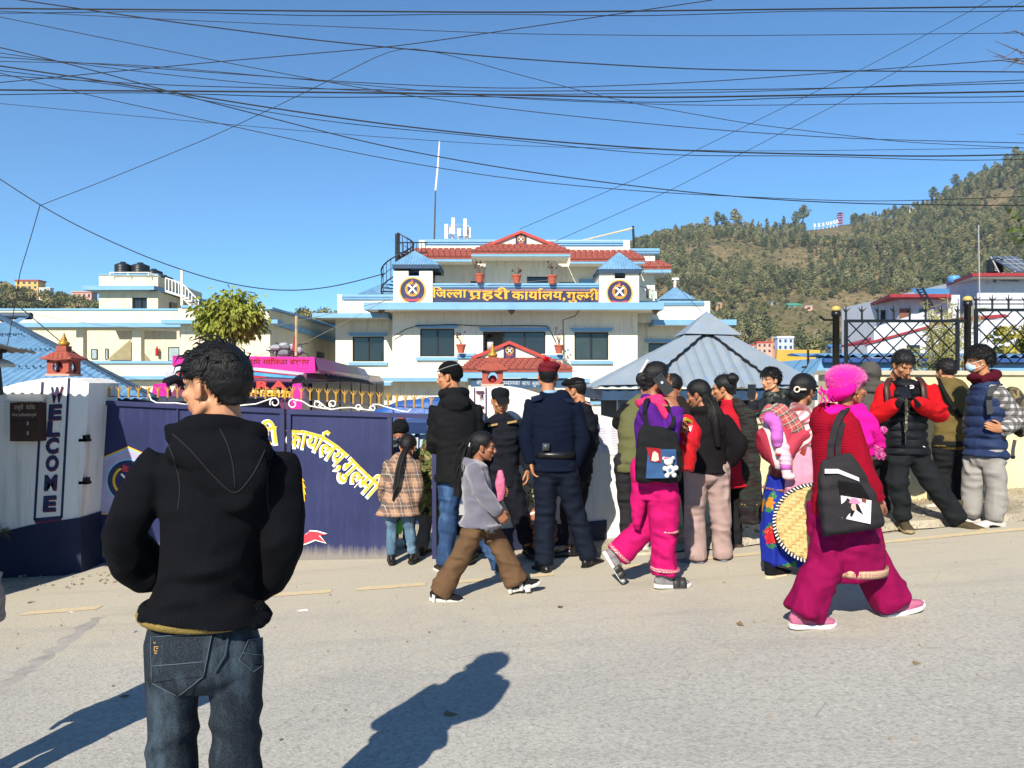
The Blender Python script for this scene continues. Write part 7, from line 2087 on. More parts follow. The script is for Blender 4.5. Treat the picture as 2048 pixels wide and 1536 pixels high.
def m_denim(name, col, fade, zc=None):
 t = NT(name); c = hx(col); n = t.noise(6, 5, src=t.mapping((1.2, 1.2, .45)), rough=.65); n2 = t.noise(260, 2)
 cc = t.ramp(n, [(.40, c), (.50, sc(c, 1.4)), (.66, hx(fade))]); cc = t.mix(.35, cc, t.ramp(n2, [(.3, sc(c, .5)), (.7, hx(fade))])); t.color(cc); t.bump(n2, .3, .004); MATS[name] = t.done(.85, 0, .2); return MATS[name]
BLK = cloth('black_cloth', '#17181a', .9); BLK2 = cloth('black_trousers', '#1b1c1f', .85); NVY = cloth('police_navy', '#161d33', .85); NVK = m_knit('police_navy_knit', '#0c1426', 0, 420, .35)
RUB = M('white_sole', '#c9c5bd', .6, .06); RUBB = M('black_sole', '#141414', .6); BLKL = M('black_leather', '#121214', .35, .1, 15, .15)
# ---------------------------------------------------------------- people: front figures
def strand_short(p, n=420, L=.035, seed=1, front=.55, back=-.62, w=.0055, lift=.3, swirl=.5, flow=(0, .35, -1), th=.016, mess=.16, **kw):
 p.hair(hair_cap(th, front, back=back, seed=seed, mess=mess, **kw)); p.hair(tufts(int(n*1.5), seed, L, front+.02, back-.15, th, lift*.6, w*.62, swirl, flow), name='hair_locks')
def long_hair(p, th=.014, front=.5, side=-.22, flow=(0, -1, -.25)):
 p.hair(hair_cap(th, front, side=side, back=-.95, seed=3, mess=.03, low=.008)); p.hair(tufts(1100, 4, .034, front-.02, -1.0, th*.8, .0, .0022, .05, flow), name='hair_strands')
def man_black_hoodie():
 p = Person('young man in a black hoodie and faded blue jeans, back turned, nearest the camera', (400, 1745, -.045), 1.70, 8, dict(
 pelvis=(403, 1290, 0), chest=(428, 1010, 0), neck=(432, 868, .02), head=(428, 772, .02), shL=(330, 918, -.01), shR=(548, 926, .03), elL=(246, 1072, -.06), wrL=(326, 1148, .10), elR=(562, 1078, .02), wrR=(520, 1165, .15),
 hipL=(345, 1310, 0), hipR=(466, 1308, 0), knL=(341, 1560, .02), anL=(340, 1750, -.02), knR=(473, 1565, .03), anR=(477, 1752, 0)), SK3, d=2.25, head=(70, 3, -2), hand=(None, None), voxel=.008, headsize=.95)
 p.build_body()
 hood =[torus(p.J['neck']+Vector((0, -.005, -.01)), .098, .040, (0, .3, 1), 1.0), ell(p.pt(436, 905, -.09), (.150, .065, .060)), ell(p.pt(460, 940, -.105), (.105, .045, .085)), ell(p.pt(470, 985, -.105), (.055, .034, .06)), ell(p.pt(378, 872, -.03), (.06, .06, .036)), ell(p.pt(492, 874, -.02), (.06, .06, .04))]
 hemr = torus(p.J['pelvis']+Vector((.004, 0, .106)), .158, .024, (0.03, 0, 1), .74, 36)
 fat =[limb([p.pt(322, 940, -.01), p.pt(276, 1008, -.05), p.pt(244, 1076, -.055)], [.054, .056, .058], 5), limb([p.pt(248, 1085, -.05), p.pt(275, 1140, .02), p.pt(330, 1158, .09)], [.056, .052, .046], 5), limb([p.pt(560, 940, .03), p.pt(562, 1010, .02), p.pt(562, 1085, .03)], [.055, .057, .057], 5), limb([p.pt(562, 1090, .03), p.pt(542, 1140, .1), p.pt(515, 1180, .16)], [.058, .057, .047], 5)]
 hz = p.pt(0, 1240).z
 p.topwear('hoodie', cloth('black_fleece', '#0d0e13', .95, .12, 7, 300, 1.0, .1), .030, -.088, .007, w=(1.0, 1.0, .78, .86, 1.02), b=(1, 1.05, 1.15, 1.05, 1), hemw=(.172, .125), extra=hood+fat, vox=.0085, smooth=5, sxy=3.2, sz=8.5)
 p.piece('hem_rib', m_knit('black_rib', '#101116', 1.57, 260, .8), parts=[hemr], vox=.007)
 mb = MB(); v, f = torus(p.J['pelvis']+Vector((-.012, 0, .090)), .150, .021, (.06, 0, 1), .76, 36); mb.add(v, f); p.piece('shirt_tail', cloth('khaki_shirt', '#7d6b3c'), mb)
 den = m_denim('dark_denim', '#080c12', '#3f4e5b')
 jn = p.legwear('jeans', den, (.080, .075, .069, .067, .066, .063), .005, .95, 0, 1.06, vox=.008, sxy=4, sz=12)
 ho =[c for c in p.root.children if c.name.startswith('hoodie')][0]
 from mathutils.bvhtree import BVHTree
 bvs =[BVHTree.FromPolygons([tuple(Vector(v.co)+p.p)for v in g.data.vertices], [tuple(q.vertices)for q in g.data.polygons])for g in(jn, ho)]
 def proj(px, py, lift=.003, w=0):
  a = W(px, py, 1.0); o = Vector((0, 0, CAM_Z)); h = bvs[w].ray_cast(o, (a-o).normalized())
  return(h[0]+h[1]*lift)if h[0]else p.pt(px, py, -.12)
 for path in([(338, 892), (352, 930), (360, 975), (356, 1020)], [(546, 900), (536, 940), (534, 985), (540, 1030)], [(440, 858), (455, 890), (466, 930), (470, 975)], [(345, 868), (385, 905), (430, 955), (470, 985), (505, 950), (530, 900)]):
  q, _ = spline([(a, b, 0)for a, b in path], [0]*len(path), 7); p.piece('seam', M('hoodie_seam', '#111217', .9), MB().tube([proj(c[0], c[1], .0005, 1)for c in q], .0021, 4))
 def patch(name, rows, mat, lift):
  mb = MB(); n = len(rows[0]); vs =[proj(a, b, lift)for r in rows for a, b in r]
  mb.add(vs, [(i*n+j, (i+1)*n+j, (i+1)*n+j+1, i*n+j+1)for i in range(len(rows)-1)for j in range(n-1)]); return p.piece(name, mat, mb)
 def grid(tl, tr, br, bl, nx=8, ny=8):
  return[[(tl[0]+(tr[0]-tl[0])*u+((bl[0]+(br[0]-bl[0])*u)-(tl[0]+(tr[0]-tl[0])*u))*v, tl[1]+(tr[1]-tl[1])*u+((bl[1]+(br[1]-bl[1])*u)-(tl[1]+(tr[1]-tl[1])*u))*v)for u in np.linspace(0, 1, nx)]for v in np.linspace(0, 1, ny)]
 stitch = M('stitch_grey', '#46525c', .8)
 for q, nm in(((306, 1274), (424, 1266), (408, 1352), (308, 1362)), 0), (((494, 1280), (520, 1276), (521, 1330), (478, 1318)), 1):
  pk = patch('back_pocket', grid(*q), den, .006); tl, tr, br, bl = q; tip =((bl[0]+br[0])/2, max(bl[1], br[1])+26)if nm == 0 else(bl[0]+26, bl[1]+24)
  patch('pocket_point', [[bl, ((bl[0]+br[0])/2, (bl[1]+br[1])/2), br], [((bl[0]+tip[0])/2, (bl[1]+tip[1])/2), ((bl[0]+br[0]+2*tip[0])/4, (bl[1]+br[1]+2*tip[1])/4), ((br[0]+tip[0])/2, (br[1]+tip[1])/2)], [tip, tip, tip]], den, .006)
  mb = MB()
  for path in([tl, tr], [tr, br, tip], [tl, bl, tip], [(tl[0]*.35+bl[0]*.65, tl[1]*.35+bl[1]*.65), (tr[0]*.35+br[0]*.65, tr[1]*.35+br[1]*.65)]):
   pts =[]
   for a, b in zip(path[:-1], path[1:]):pts +=[proj(a[0]+(b[0]-a[0])*t, a[1]+(b[1]-a[1])*t, .0075)for t in np.linspace(0, 1, 8)]
   mb.tube(pts, .0013, 4)
  p.piece('stitching', stitch, mb)
 mb = MB(); mb.tube([proj(452, 1256, .005), proj(455, 1280, .005), proj(450, 1310, .005), proj(430, 1345, .004)], .004, 5); p.piece('seam', M('denim_seam', '#26323f', .9), mb)
 mb = MB(); text_mb(mb, None, proj(313, 1287, .0085), (1, 0, 0), (0, 0, 1), .018, .005, 0, .0006, .03, 'FASHION'); vs, fs = stroke2([(0, 0), (.016, 0), (.016, .018), (0, .018), (0, .006), (.011, .006), (.011, .013), (.005, .013)], .0022); o = proj(314, 1305, .0085)
 mb.add([o+Vector((a, -.001, b))for a, b in vs], fs); p.piece('pocket_badge', M('badge_gold', '#b98f4a', .5), mb)
 p.shoes('shoe', BLKL, RUBB)
 strand_short(p, 4200, .030, 3, .50, -.80, .0030, .06, .14, (0, .35, -1), .020, .07, side=.06, low=.004)
 p.hair(tufts(60, 8, .06, .50, .3, .02, .5, .004, .8, (0, 1, -.4)), name='fringe')
man_black_hoodie()
def edge_person():
 p = Person('person in a fluffy two tone coat cut off by the left edge of the picture', (-228, 1640), 1.55, 15, dict(), SK2, d=2.9, hand=(.5, .5)); p.root
 p.build_body(); J = p.J
 def m_fur(nm, c):
  t = NT(nm); n = t.noise(55, 4, rough=.7); t.color(t.ramp(n, [(.3, sc(hx(c), .55)), (.7, sc(hx(c), 1.2))])); t.bump(n, .9, .03); return t.done(.95, 0, .1)
 p.topwear('coat', m_fur('green_fur', '#16261f'), .05, .05, .01, ath=.035, w=(1.1, )*5)
 z = .70
 arm =[limb([J['elR']+Vector((.09, 0, -.03)), J['elR'].lerp(J['wrR'], .6)+Vector((.10, 0, 0)), J['wrR']+Vector((.09, 0, 0))], [.085, .085, .075], 5), limb([J['shR'], J['elR']+Vector((.085, 0, 0))], [.08, .088], 4)]
 p.garment('sleeve', [arm[1]], m_fur('green_fur2', '#16261f'), .008); p.garment('sleeve_cuff', [arm[0]], m_fur('cream_fur', '#a59a94'), .008)
 p.legwear('trousers', BLK2); p.shoes('shoe', BLKL, RUBB); strand_short(p, 200, .05, 5)
edge_person()
def braided_girl():
 p = Person('girl in a brown plaid coat with a long braid, peering through the gate opening', (803, 1128), 1.33, 0, dict(
 neck=(806, 912, .14), head=(816, 893, .22), chest=(803, 955, .08), shL=(780, 925, .10), shR=(829, 925, .10), pelvis=(797, 1010, -.02), elL=(768, 968, .10), wrL=(766, 1000, .18), elR=(838, 975, .02), wrR=(824, 1022, .0), anL=(783, 1112, 0), anR=(825, 1110, 0)), SK1, d=7.0, head=(-8, 38, 0), female=True, girth=1.0)
 p.build_body()
 p.topwear('coat', m_plaid('brown_plaid', '#946c4b', '#5a3423', '#1e0d0a', 7.6, '#a8947c', .045, .42), .035, .085, .004, w=(1.12, 1.15, 1.12, 1.0, .95), hemw=(.215, .15), ra=(.066, .06, .056, .054))
 p.legwear('jeans', m_denim('bleached_denim', '#2a4a63', '#8fa5b3'), (.09, .082, .068, .06, .055, .05), .006)
 p.shoes('shoe', BLKL, RUBB, {'L':(10, 0), 'R':(-10, 0)})
 long_hair(p);
 mb = MB(); pts =[p.pt(812, 898, .12), p.pt(807, 908, .06), p.pt(802, 922, -.03), p.pt(797, 940, -.075), p.pt(794, 960, -.10), p.pt(791, 976, -.12)]
 q, _ = spline(pts, [0]*6, 6)
 for i, c in enumerate(q):
  for s in(-1, 1):mb.ell(c+arr((s*.012, 0, (.007 if s>0 else-.007))), (.017*(1-i/len(q)*.45), .015, .022), 8, 6, 0, Euler((0, s*.7, 0)).to_matrix())
 p.piece('braid', HAIR, mb); v, f = strands([q[-1], q[-1]+arr((-.01, -.01, -.05)), q[-1]+arr((-.02, -.01, -.11))], [.012, .016, .012], 4, 20, 1, .004); p.piece('braid_end', HAIR, MB().add(v, f))
 b = thing('plastic_bag', 'small bright green plastic bag dangling between the plaid coat girl\'s legs', 'bag', p.pt(800, 1065, .12)); mb = MB()
 mb.prism([p.pt(797, 1042, .12), p.pt(803, 1040, .12), p.pt(806, 1058, .12), p.pt(802, 1068, .12), p.pt(795, 1068, .12), p.pt(794, 1056, .12)], (0, .03, 0)); mb.build('bag', M('bag_green', '#4fae2f', .35), b)
braided_girl()
def gate_peepers():
 p = Person('stooping person in a grey hooded top and black beanie beyond the plaid coat girl', (800, 1112), 1.45, 5, dict(neck=(795, 885, .15), head=(800, 864, .22), pelvis=(805, 985, 0), shL=(778, 900, .1), shR=(832, 905, .1), elR=(838, 945, .1), elL=(775, 950, .1)), SK2, d=7.75, head=(0, 30, 0), hand=(.5, .5))
 p.build_body(); p.topwear('hooded_top', cloth('grey_hoodie', '#4d545c'), .03, .1, .006, extra=[torus(p.J['neck'], .09, .035, (0, .3, 1))]); p.legwear('trousers', cloth('brown_black', '#2a2524'), (.098, .09, .076, .07, .066, .062)); p.shoes('shoe', BLKL, RUBB)
 v, f = hair_cap(.026, .25, back=-.6, mess=.03); p.hair((v, f), name='beanie', mat=cloth('beanie_black', '#121315'))
 p = Person('person in a woodland camouflage jacket and grey trousers behind the man in the beanie', (862, 1118), 1.5, -20, dict(neck=(862, 885, .05), head=(872, 850, .08), pelvis=(866, 1005, 0), shL=(847, 900, 0), shR=(885, 905, 0), elL=(850, 955, -.02), wrL=(868, 1004, -.06), elR=(892, 960, 0)), SK2, d=7.35, head=(-10, 15, 0))
 p.build_body(); p.topwear('camouflage_jacket', m_camo('woodland_camo', ['#1c1d14', '#5c6336', '#8a815a', '#4a3526'], 11), .035, .1, .007); p.legwear('trousers', cloth('grey_trousers', '#5c5a58'), (.1, .095, .085, .08, .074, .07), .008); p.shoes('shoe', BLKL, RUBB); strand_short(p, 200, .03, 4)
gate_peepers()
def man_black_beanie():
 p = Person('tall man in a black beanie with a grey stripe, black jacket and blue jeans', (920, 1142), 1.74, 14, dict(
 neck=(908, 788, .02), head=(898, 754, .04), chest=(912, 850, 0), shL=(874, 815, -.02), shR=(948, 815, .03), elL=(866, 890, .02), wrL=(880, 900, .20), elR=(958, 880, .05), wrR=(940, 905, .22), pelvis=(918, 945, 0), hipL=(900, 950, -.01), hipR=(938, 950, .01), knL=(896, 1040, 0), anL=(890, 1128, -.02), knR=(962, 1045, .02), anR=(1000, 1138, -.02)), SK1, head=(78, 6, 0), d=6.65)
 p.build_body()
 hood =[torus(p.J['neck']+Vector((0, 0, .0)), .095, .042, (0, .3, 1)), ell(p.pt(912, 806, -.10), (.12, .05, .075))]
 p.topwear('jacket', cloth('black_softshell', '#121315', .8), .034, .075, .006, extra=hood, w=(1.05, 1.05, 1.1, 1.06, 1.02), hemw=(.19, .14))
 p.legwear('jeans', m_denim('mid_blue_denim', '#14294a', '#4a6a90'), (.102, .096, .082, .074, .07, .066), .008, .97)
 p.shoes('shoe', M('shoe_darkred', '#2a1a1a', .5), RUB, {'L':(12, 0), 'R':(-20, 0)})
 p.hair(hair_cap(.02, .42, side=.02, back=-.25, seed=4, mess=.02, temple=.12), name='beanie', mat=m_knit('beanie_knit', '#121214', 0, 420, .6))
 v, f = hair_cap(.008, .3, back=-.6, mess=.1); p.hair((v, f))
 mb = MB(); c = arr((0, -.014, .030)); pts =[]
 for i in range(21):
  a = 2*pi*i/20; d = arr((sin(a), cos(a), .55-.55*cos(a)*.55)); d/=np.linalg.norm(d); pts.append(Vector(c+d*(arr((.074, .094, .086))+.021)))
 mb.tube(pts, .0042, 5); p.hair((mb.v, mb.f), name='beanie_stripe', mat=M('grey_stripe', '#777a7c', .8))
man_black_beanie()
def walking_girl():
 p = Person('girl with long wavy ponytail in a lilac grey hoodie and brown trousers, walking right', (955, 1190), 1.33, -90, dict(
 head=(966, 893, 0), neck=(951, 925, 0), chest=(952, 965, 0), shR=(948, 936, -.11), shL=(957, 938, .11), pelvis=(962, 1040, 0), hipR=(955, 1045, -.065), hipL=(968, 1045, .065), elR=(962, 982, -.15), wrR=(996, 1024, -.13), elL=(965, 985, .16), wrL=(988, 985, .17), knR=(926, 1105, -.06), anR=(880, 1184, -.05), knL=(1000, 1096, .06), anL=(1032, 1163, .05)), SK2, d=5.8, head=(-88, 6, 0), female=True, hand=(1.0, 1.1))
 p.build_body()
 vel = cloth('lilac_velour', '#615f6b', .7, .12, 14); vel.node_tree.nodes['Principled BSDF'].inputs['Sheen Weight'].default_value = .5
 p.topwear('hoodie', vel, .024, .03, .006, extra=[torus(p.J['neck']+Vector((-.01, 0, -.01)), .075, .03, (.35, 0, 1)), ell(p.pt(936, 935, 0), (.06, .08, .06))], w=(1.1, 1.12, 1.15, 1.05, 1), b=(1.3, 1.3, 1.25, 1.15, 1), hemw=(.185, .17), ra=(.066, .064, .062, .05), sz=12)
 p.legwear('trousers', cloth('brown_corduroy', '#5c4632', .9, .12, 8, 150), (.088, .10, .096, .090, .098, .112), .008, 1.0, .0, 1.05)
 sh = M('white_sandal', '#b9b6af', .5, .05); p.shoes('shoe', cloth('print_sock', '#1a1a1c'), sh, {'R':(-2, 4), 'L':(2, -14)}, 1.16)
 for n, pitch in(('R', 4), ('L', -14)):
  a = p.J['an'+n]; mb = MB(); ux = Vector((cos(radians(pitch)), 0, -sin(radians(pitch))))
  for o, w in((.05, .035), (.115, .05), (-.055, .03)):
   c = a+ux*o*.8+Vector((0, 0, -.040-.02*(o>.09))); ribbon(mb, [c+Vector((0, -.045, -.03)), c+Vector((0, -.04, .012)), c+Vector((0, 0, .034)), c+Vector((0, .04, .012)), c+Vector((0, .045, -.03))], w*.8, .006, ux)
   p.piece('sandal_strap', sh, mb); mb = MB()
 long_hair(p)
 v, f = strands([p.pt(942, 886, 0), p.pt(932, 905, 0), p.pt(924, 935, -.02), p.pt(920, 968, -.03), p.pt(914, 992, -.03)], [.035, .048, .055, .055, .04], 5, 150, 1, .0065); p.piece('ponytail', HAIR, MB().add(v, f))
 mb = MB(); v, f = torus(p.pt(941, 887, 0), .028, .012, (1, 0, -.4)); mb.add(v, f); p.piece('hair_tie', M('hair_tie_white', '#c9c6b5', .7), mb)
 b = thing('plastic_bag', 'pink patterned plastic bag carried by the walking girl', 'bag', p.pt(1000, 985, .1)); q =[(996, 945), (1003, 940), (1008, 958), (1011, 985), (1006, 992), (1014, 1004), (1000, 1000), (990, 992), (989, 968)]
 P = remesh([limb([p.pt(1000, 946, .12), p.pt(1000, 962, .12), p.pt(1000, 985, .12), p.pt(1001, 1000, .12)], [.02, .03, .038, .026], 4, .5)], .008, 2); V = wrinkle(P[0], P[1], .008, 3, 14, 14); meshobj('bag', V, P[1], M('bag_pink', '#b9607f', .3, .4, 25, .4, 60), b)
walking_girl()
def officer_facing():
 p = Person('policeman in black uniform and peaked cap facing the camera beside the right gate pillar', (1005, 1112), 1.62, 186, dict(
 head=(1001, 801, -.02), neck=(1003, 834, 0), chest=(1004, 885, 0), shR=(972, 848, -.01), shL=(1034, 845, 0), elR=(962, 905, .03), wrR=(975, 945, .06), elL=(1050, 900, .03), wrL=(1055, 940, -.02), pelvis=(1004, 962, 0), hipR=(990, 966, 0), hipL=(1020, 966, 0), knR=(972, 1035, -.02), anR=(945, 1100, -.04), knL=(1040, 1030, 0), anL=(1056, 1092, .02)), SK1, d=7.0, head=(188, 14, 2), hand=(.5, .5))
 p.build_body(); u = cloth('black_uniform', '#15171f', .8, .15, 7); col = torus(p.J['neck']+Vector((0, 0, .0)), .072, .02, (0, -.2, 1))
 p.topwear('uniform_shirt', u, .024, .06, .007, extra=[col, ell(p.pt(985, 880, -.10), (.05, .02, .05)), ell(p.pt(1022, 878, -.10), (.05, .02, .05))], w=(1.0, 1.0, 1.1, 1.08, 1.05))
 p.legwear('uniform_trousers', u, (.105, .1, .088, .082, .074, .066), .009, .86); p.shoes('boot', BLKL, RUBB, {'L':(15, 0), 'R':(-25, 0)})
 mb = MB(); gold = M('badge_strip', '#8f7a45', .5)
 for a, b in((981, 850), (1019, 844)):mb.obox(p.pt(a+5, b, -.118), (.042, 0, .008*(1 if a<1000 else 1)), (0, .012, 0), (0, 0, .009))
 p.piece('name_strip', gold, mb, sm=False)
 p.hair(hair_cap(.006, .3, back=-.5, mess=.03));
 # field cap
 S =[ring_tube([(0, -.01, .030), (0, -.012, .065), (0, -.016, .096), (0, -.018, .112)], [.083, .087, .082, .055], [.102, .106, .100, .070], (1, 0, 0), 24)]
 S.append(ell((0, .105, .036), (.064, .062, .008), Euler((-.32, 0, 0)).to_matrix())); V, F = remesh(S, .006, 3); p.hair((V, F), name='cap', mat=cloth('cap_black', '#15171c'))
officer_facing()
def officer_beret():
 p = Person('officer in navy knit pullover and maroon beret with red pompom, back to the camera', (1112, 1140), 1.74, -6, dict(
 head=(1096, 752, .02), neck=(1099, 790, 0), chest=(1108, 855, 0), shL=(1067, 805, 0), shR=(1147, 808, 0), elL=(1052, 872, -.02), wrL=(1062, 925, -.03), elR=(1166, 880, .0), wrR=(1150, 928, .03), pelvis=(1110, 935, 0), hipL=(1093, 942, 0), hipR=(1130, 942, 0), knL=(1090, 1035, .02), anL=(1088, 1130, -.03), knR=(1152, 1030, .06), anR=(1178, 1116, .06)), SK1, d=6.5, head=(-4, 0, 0), hand=(.5, .5))
 p.build_body()
 p.topwear('pullover', NVK, .026, .02, .004, extra=[], w=(1.0, 1.0, 1.12, 1.1, 1.08), hemw=(.172, .125), ra=(.064, .056, .05, .046)); J = p.J
 p.piece('shirt_collar', cloth('pale_blue_shirt', '#7e9cc0'), parts=[torus(J['neck']+Vector((0, 0, .012)), .062, .017, (0, .25, 1))], vox=.006)
 q = J['pelvis']+Vector((0, 0, .115)); v, f = ring_tube([q+Vector((0, 0, -.024)), q+Vector((0, 0, .024))], [.181, .181], [.139, .139], p.HV, 30, 2.25); p.piece('belt', BLKL, MB().add(v, f)); mb = MB(); mb.obox(p.pt(1092, 894, -.148), (.03, 0, 0), (0, .006, 0), (0, 0, .03)); p.piece('belt_loop', M('belt_metal', '#3a3d42', .25, .1, 5, 0), mb)
 for(a, b), (c, d_)in(((1061, 797), (1085, 783)), ((1152, 800), (1122, 785))):
  mb = MB(); mb.obox(p.pt((a+c)/2, (b+d_)/2+6, -.035), (.045*(1 if a<c else-1), 0, .012*(1 if a<c else 1)), (0, .05, .01), (0, 0, .012)); p.piece('shoulder_patch', NVY, mb, sm=False)
 p.legwear('trousers', cloth('navy_trousers', '#0f1624', .75, .12, 6), (.104, .098, .086, .08, .078, .078), .006, .98); p.shoes('shoe', BLKL, RUBB, {'L':(28, 0), 'R':(-35, 0)})
 mb = MB(); v, f = torus(J['wrL']+Vector((0, 0, .02)), .033, .008, (0, 0, 1)); mb.add(v, f); p.piece('watch', M('watch_steel', '#8b8f92', .3, .1, 5, 0, 60, .6), mb)
 p.hair(hair_cap(.006, .3, side=-.15, back=-.62, mess=.05, seed=3)); p.hair(tufts(260, 4, .014, .3, -.62, .006, .25, .004), name='hair_locks')
 V, F = remesh([ring_tube([(0, -.012, .034), (0, -.012, .062)], [.083, .086], [.103, .106], (1, 0, 0), 26), ell((.012, -.014, .082), (.094, .112, .042)), ell((.03, 0, .09), (.07, .09, .03))], .006, 3); p.hair((V, F), name='beret', mat=cloth('maroon_felt', '#5c1620'))
 v, f = tufts(1, 1, .001); mb = MB(); rng = np.random.default_rng(3); c = arr((-.015, -.01, .128))
 for i in range(120):
  d = rng.normal(size=3); d/=np.linalg.norm(d); mb.tube([Vector(c), Vector(c+d*.03+arr((0, 0, .008)))], [.004, .002], 3, 0, False)
 p.hair((mb.v, mb.f), name='pompom', mat=cloth('red_wool', '#b3171d'))
officer_beret()
def officer_black_cap():
 p = Person('policeman in black beret half hidden behind the maroon beret officer, facing left', (1145, 1116), 1.70, 62, dict(
 head=(1150, 781, .02), neck=(1163, 812, .02), chest=(1162, 870, 0), shL=(1140, 832, -.08), shR=(1182, 832, .08), elL=(1140, 890, -.05), wrL=(1125, 920, .05), elR=(1186, 885, .03), wrR=(1170, 925, .08), pelvis=(1155, 940, 0), anL=(1142, 1098, -.02), anR=(1152, 1094, .1)), SK1, d=6.98, head=(66, 10, 0))
 p.build_body(); u = MATS['black_uniform']; p.topwear('uniform_shirt', u, .028, .04, .006, extra=[torus(p.J['neck'], .072, .022, (.2, 0, 1))]); p.legwear('uniform_trousers', u, (.1, .095, .085, .078, .072, .066), .008, .85); p.shoes('boot', BLKL, RUBB, {'L':(25, 0), 'R':(0, 0)})
 p.hair(hair_cap(.005, .3, side=-.15, back=-.6, mess=.04, seed=6)); V, F = remesh([ring_tube([(0, -.006, .05), (0, -.008, .068)], [.083, .085], [.104, .106], (1, 0, 0), 26), ell((.012, .006, .082), (.09, .112, .034)), ell((.0, .05, .078), (.07, .07, .03))], .006, 3); p.hair((V, F), name='beret', mat=cloth('black_felt', '#101113'))
 mb = MB(); mb.obox(p.pt(1178, 808, -.07), (.035, 0, -.012), (0, .01, 0), (0, 0, .005)); p.piece('shoulder_braid', M('braid_pink', '#a87f74', .6), mb, sm=False)
officer_black_cap()
# ---------------------------------------------------------------- people: along the wall and walking right
def blanks():
# person in olive and black jacket bent over the wall
 p = Person('person in an olive and black jacket leaning over the wall behind the purple jumper woman', (1268, 1092), 1.62, -8, dict(
 neck=(1286, 800, .22), head=(1300, 782, .30), chest=(1272, 860, .1), shL=(1254, 818, .18), shR=(1310, 822, .18), elL=(1240, 848, .22), wrL=(1250, 838, .42), elR=(1320, 860, .25), wrR=(1310, 845, .42), pelvis=(1266, 930, 0), anL=(1255, 1078, -.05), anR=(1290, 1080, .05)), SK2, d=6.95, head=(-5, 40, 0))
 p.build_body(); J = p.J; ol = cloth('olive_softshell', '#57593a', .8)
 p.topwear('jacket', ol, .03, .05, .006, arms=''); p.garment('sleeve', [p.arm('L', (.07, .066, .06, .05), .014), p.arm('R', (.07, .066, .06, .05), .014)], cloth('black_nylon', '#141518', .5), .008)
 p.legwear('trousers', cloth('charcoal_trousers', '#242326'), (.095, .085, .072, .068, .064, .06), .007); p.shoes('shoe', M('pale_shoe', '#b9b4ac', .6), RUB); strand_short(p, 200, .03, 4)
 p = Person('person with short black hair between the purple jumper woman and the ponytail woman', (1362, 1078), 1.62, -10, dict(neck=(1352, 800, .18), head=(1346, 775, .22), pelvis=(1360, 930, 0), shL=(1330, 820, .15), shR=(1380, 822, .15), wrL=(1335, 845, .4), wrR=(1372, 845, .4)), SK2, d=7.1, head=(-20, 30, 0))
 p.build_body(); p.topwear('jacket', cloth('dark_brown_jacket', '#251d1b'), .03, .06); p.legwear('trousers', cloth('charcoal_trousers', '#242326'), (.1, .09, .08, .075, .07, .066), .008); p.shoes('shoe', M('grey_shoe', '#3c3c3a', .6), RUB, {'R':(-25, 0)}); strand_short(p, 260, .03, 4)
blanks()
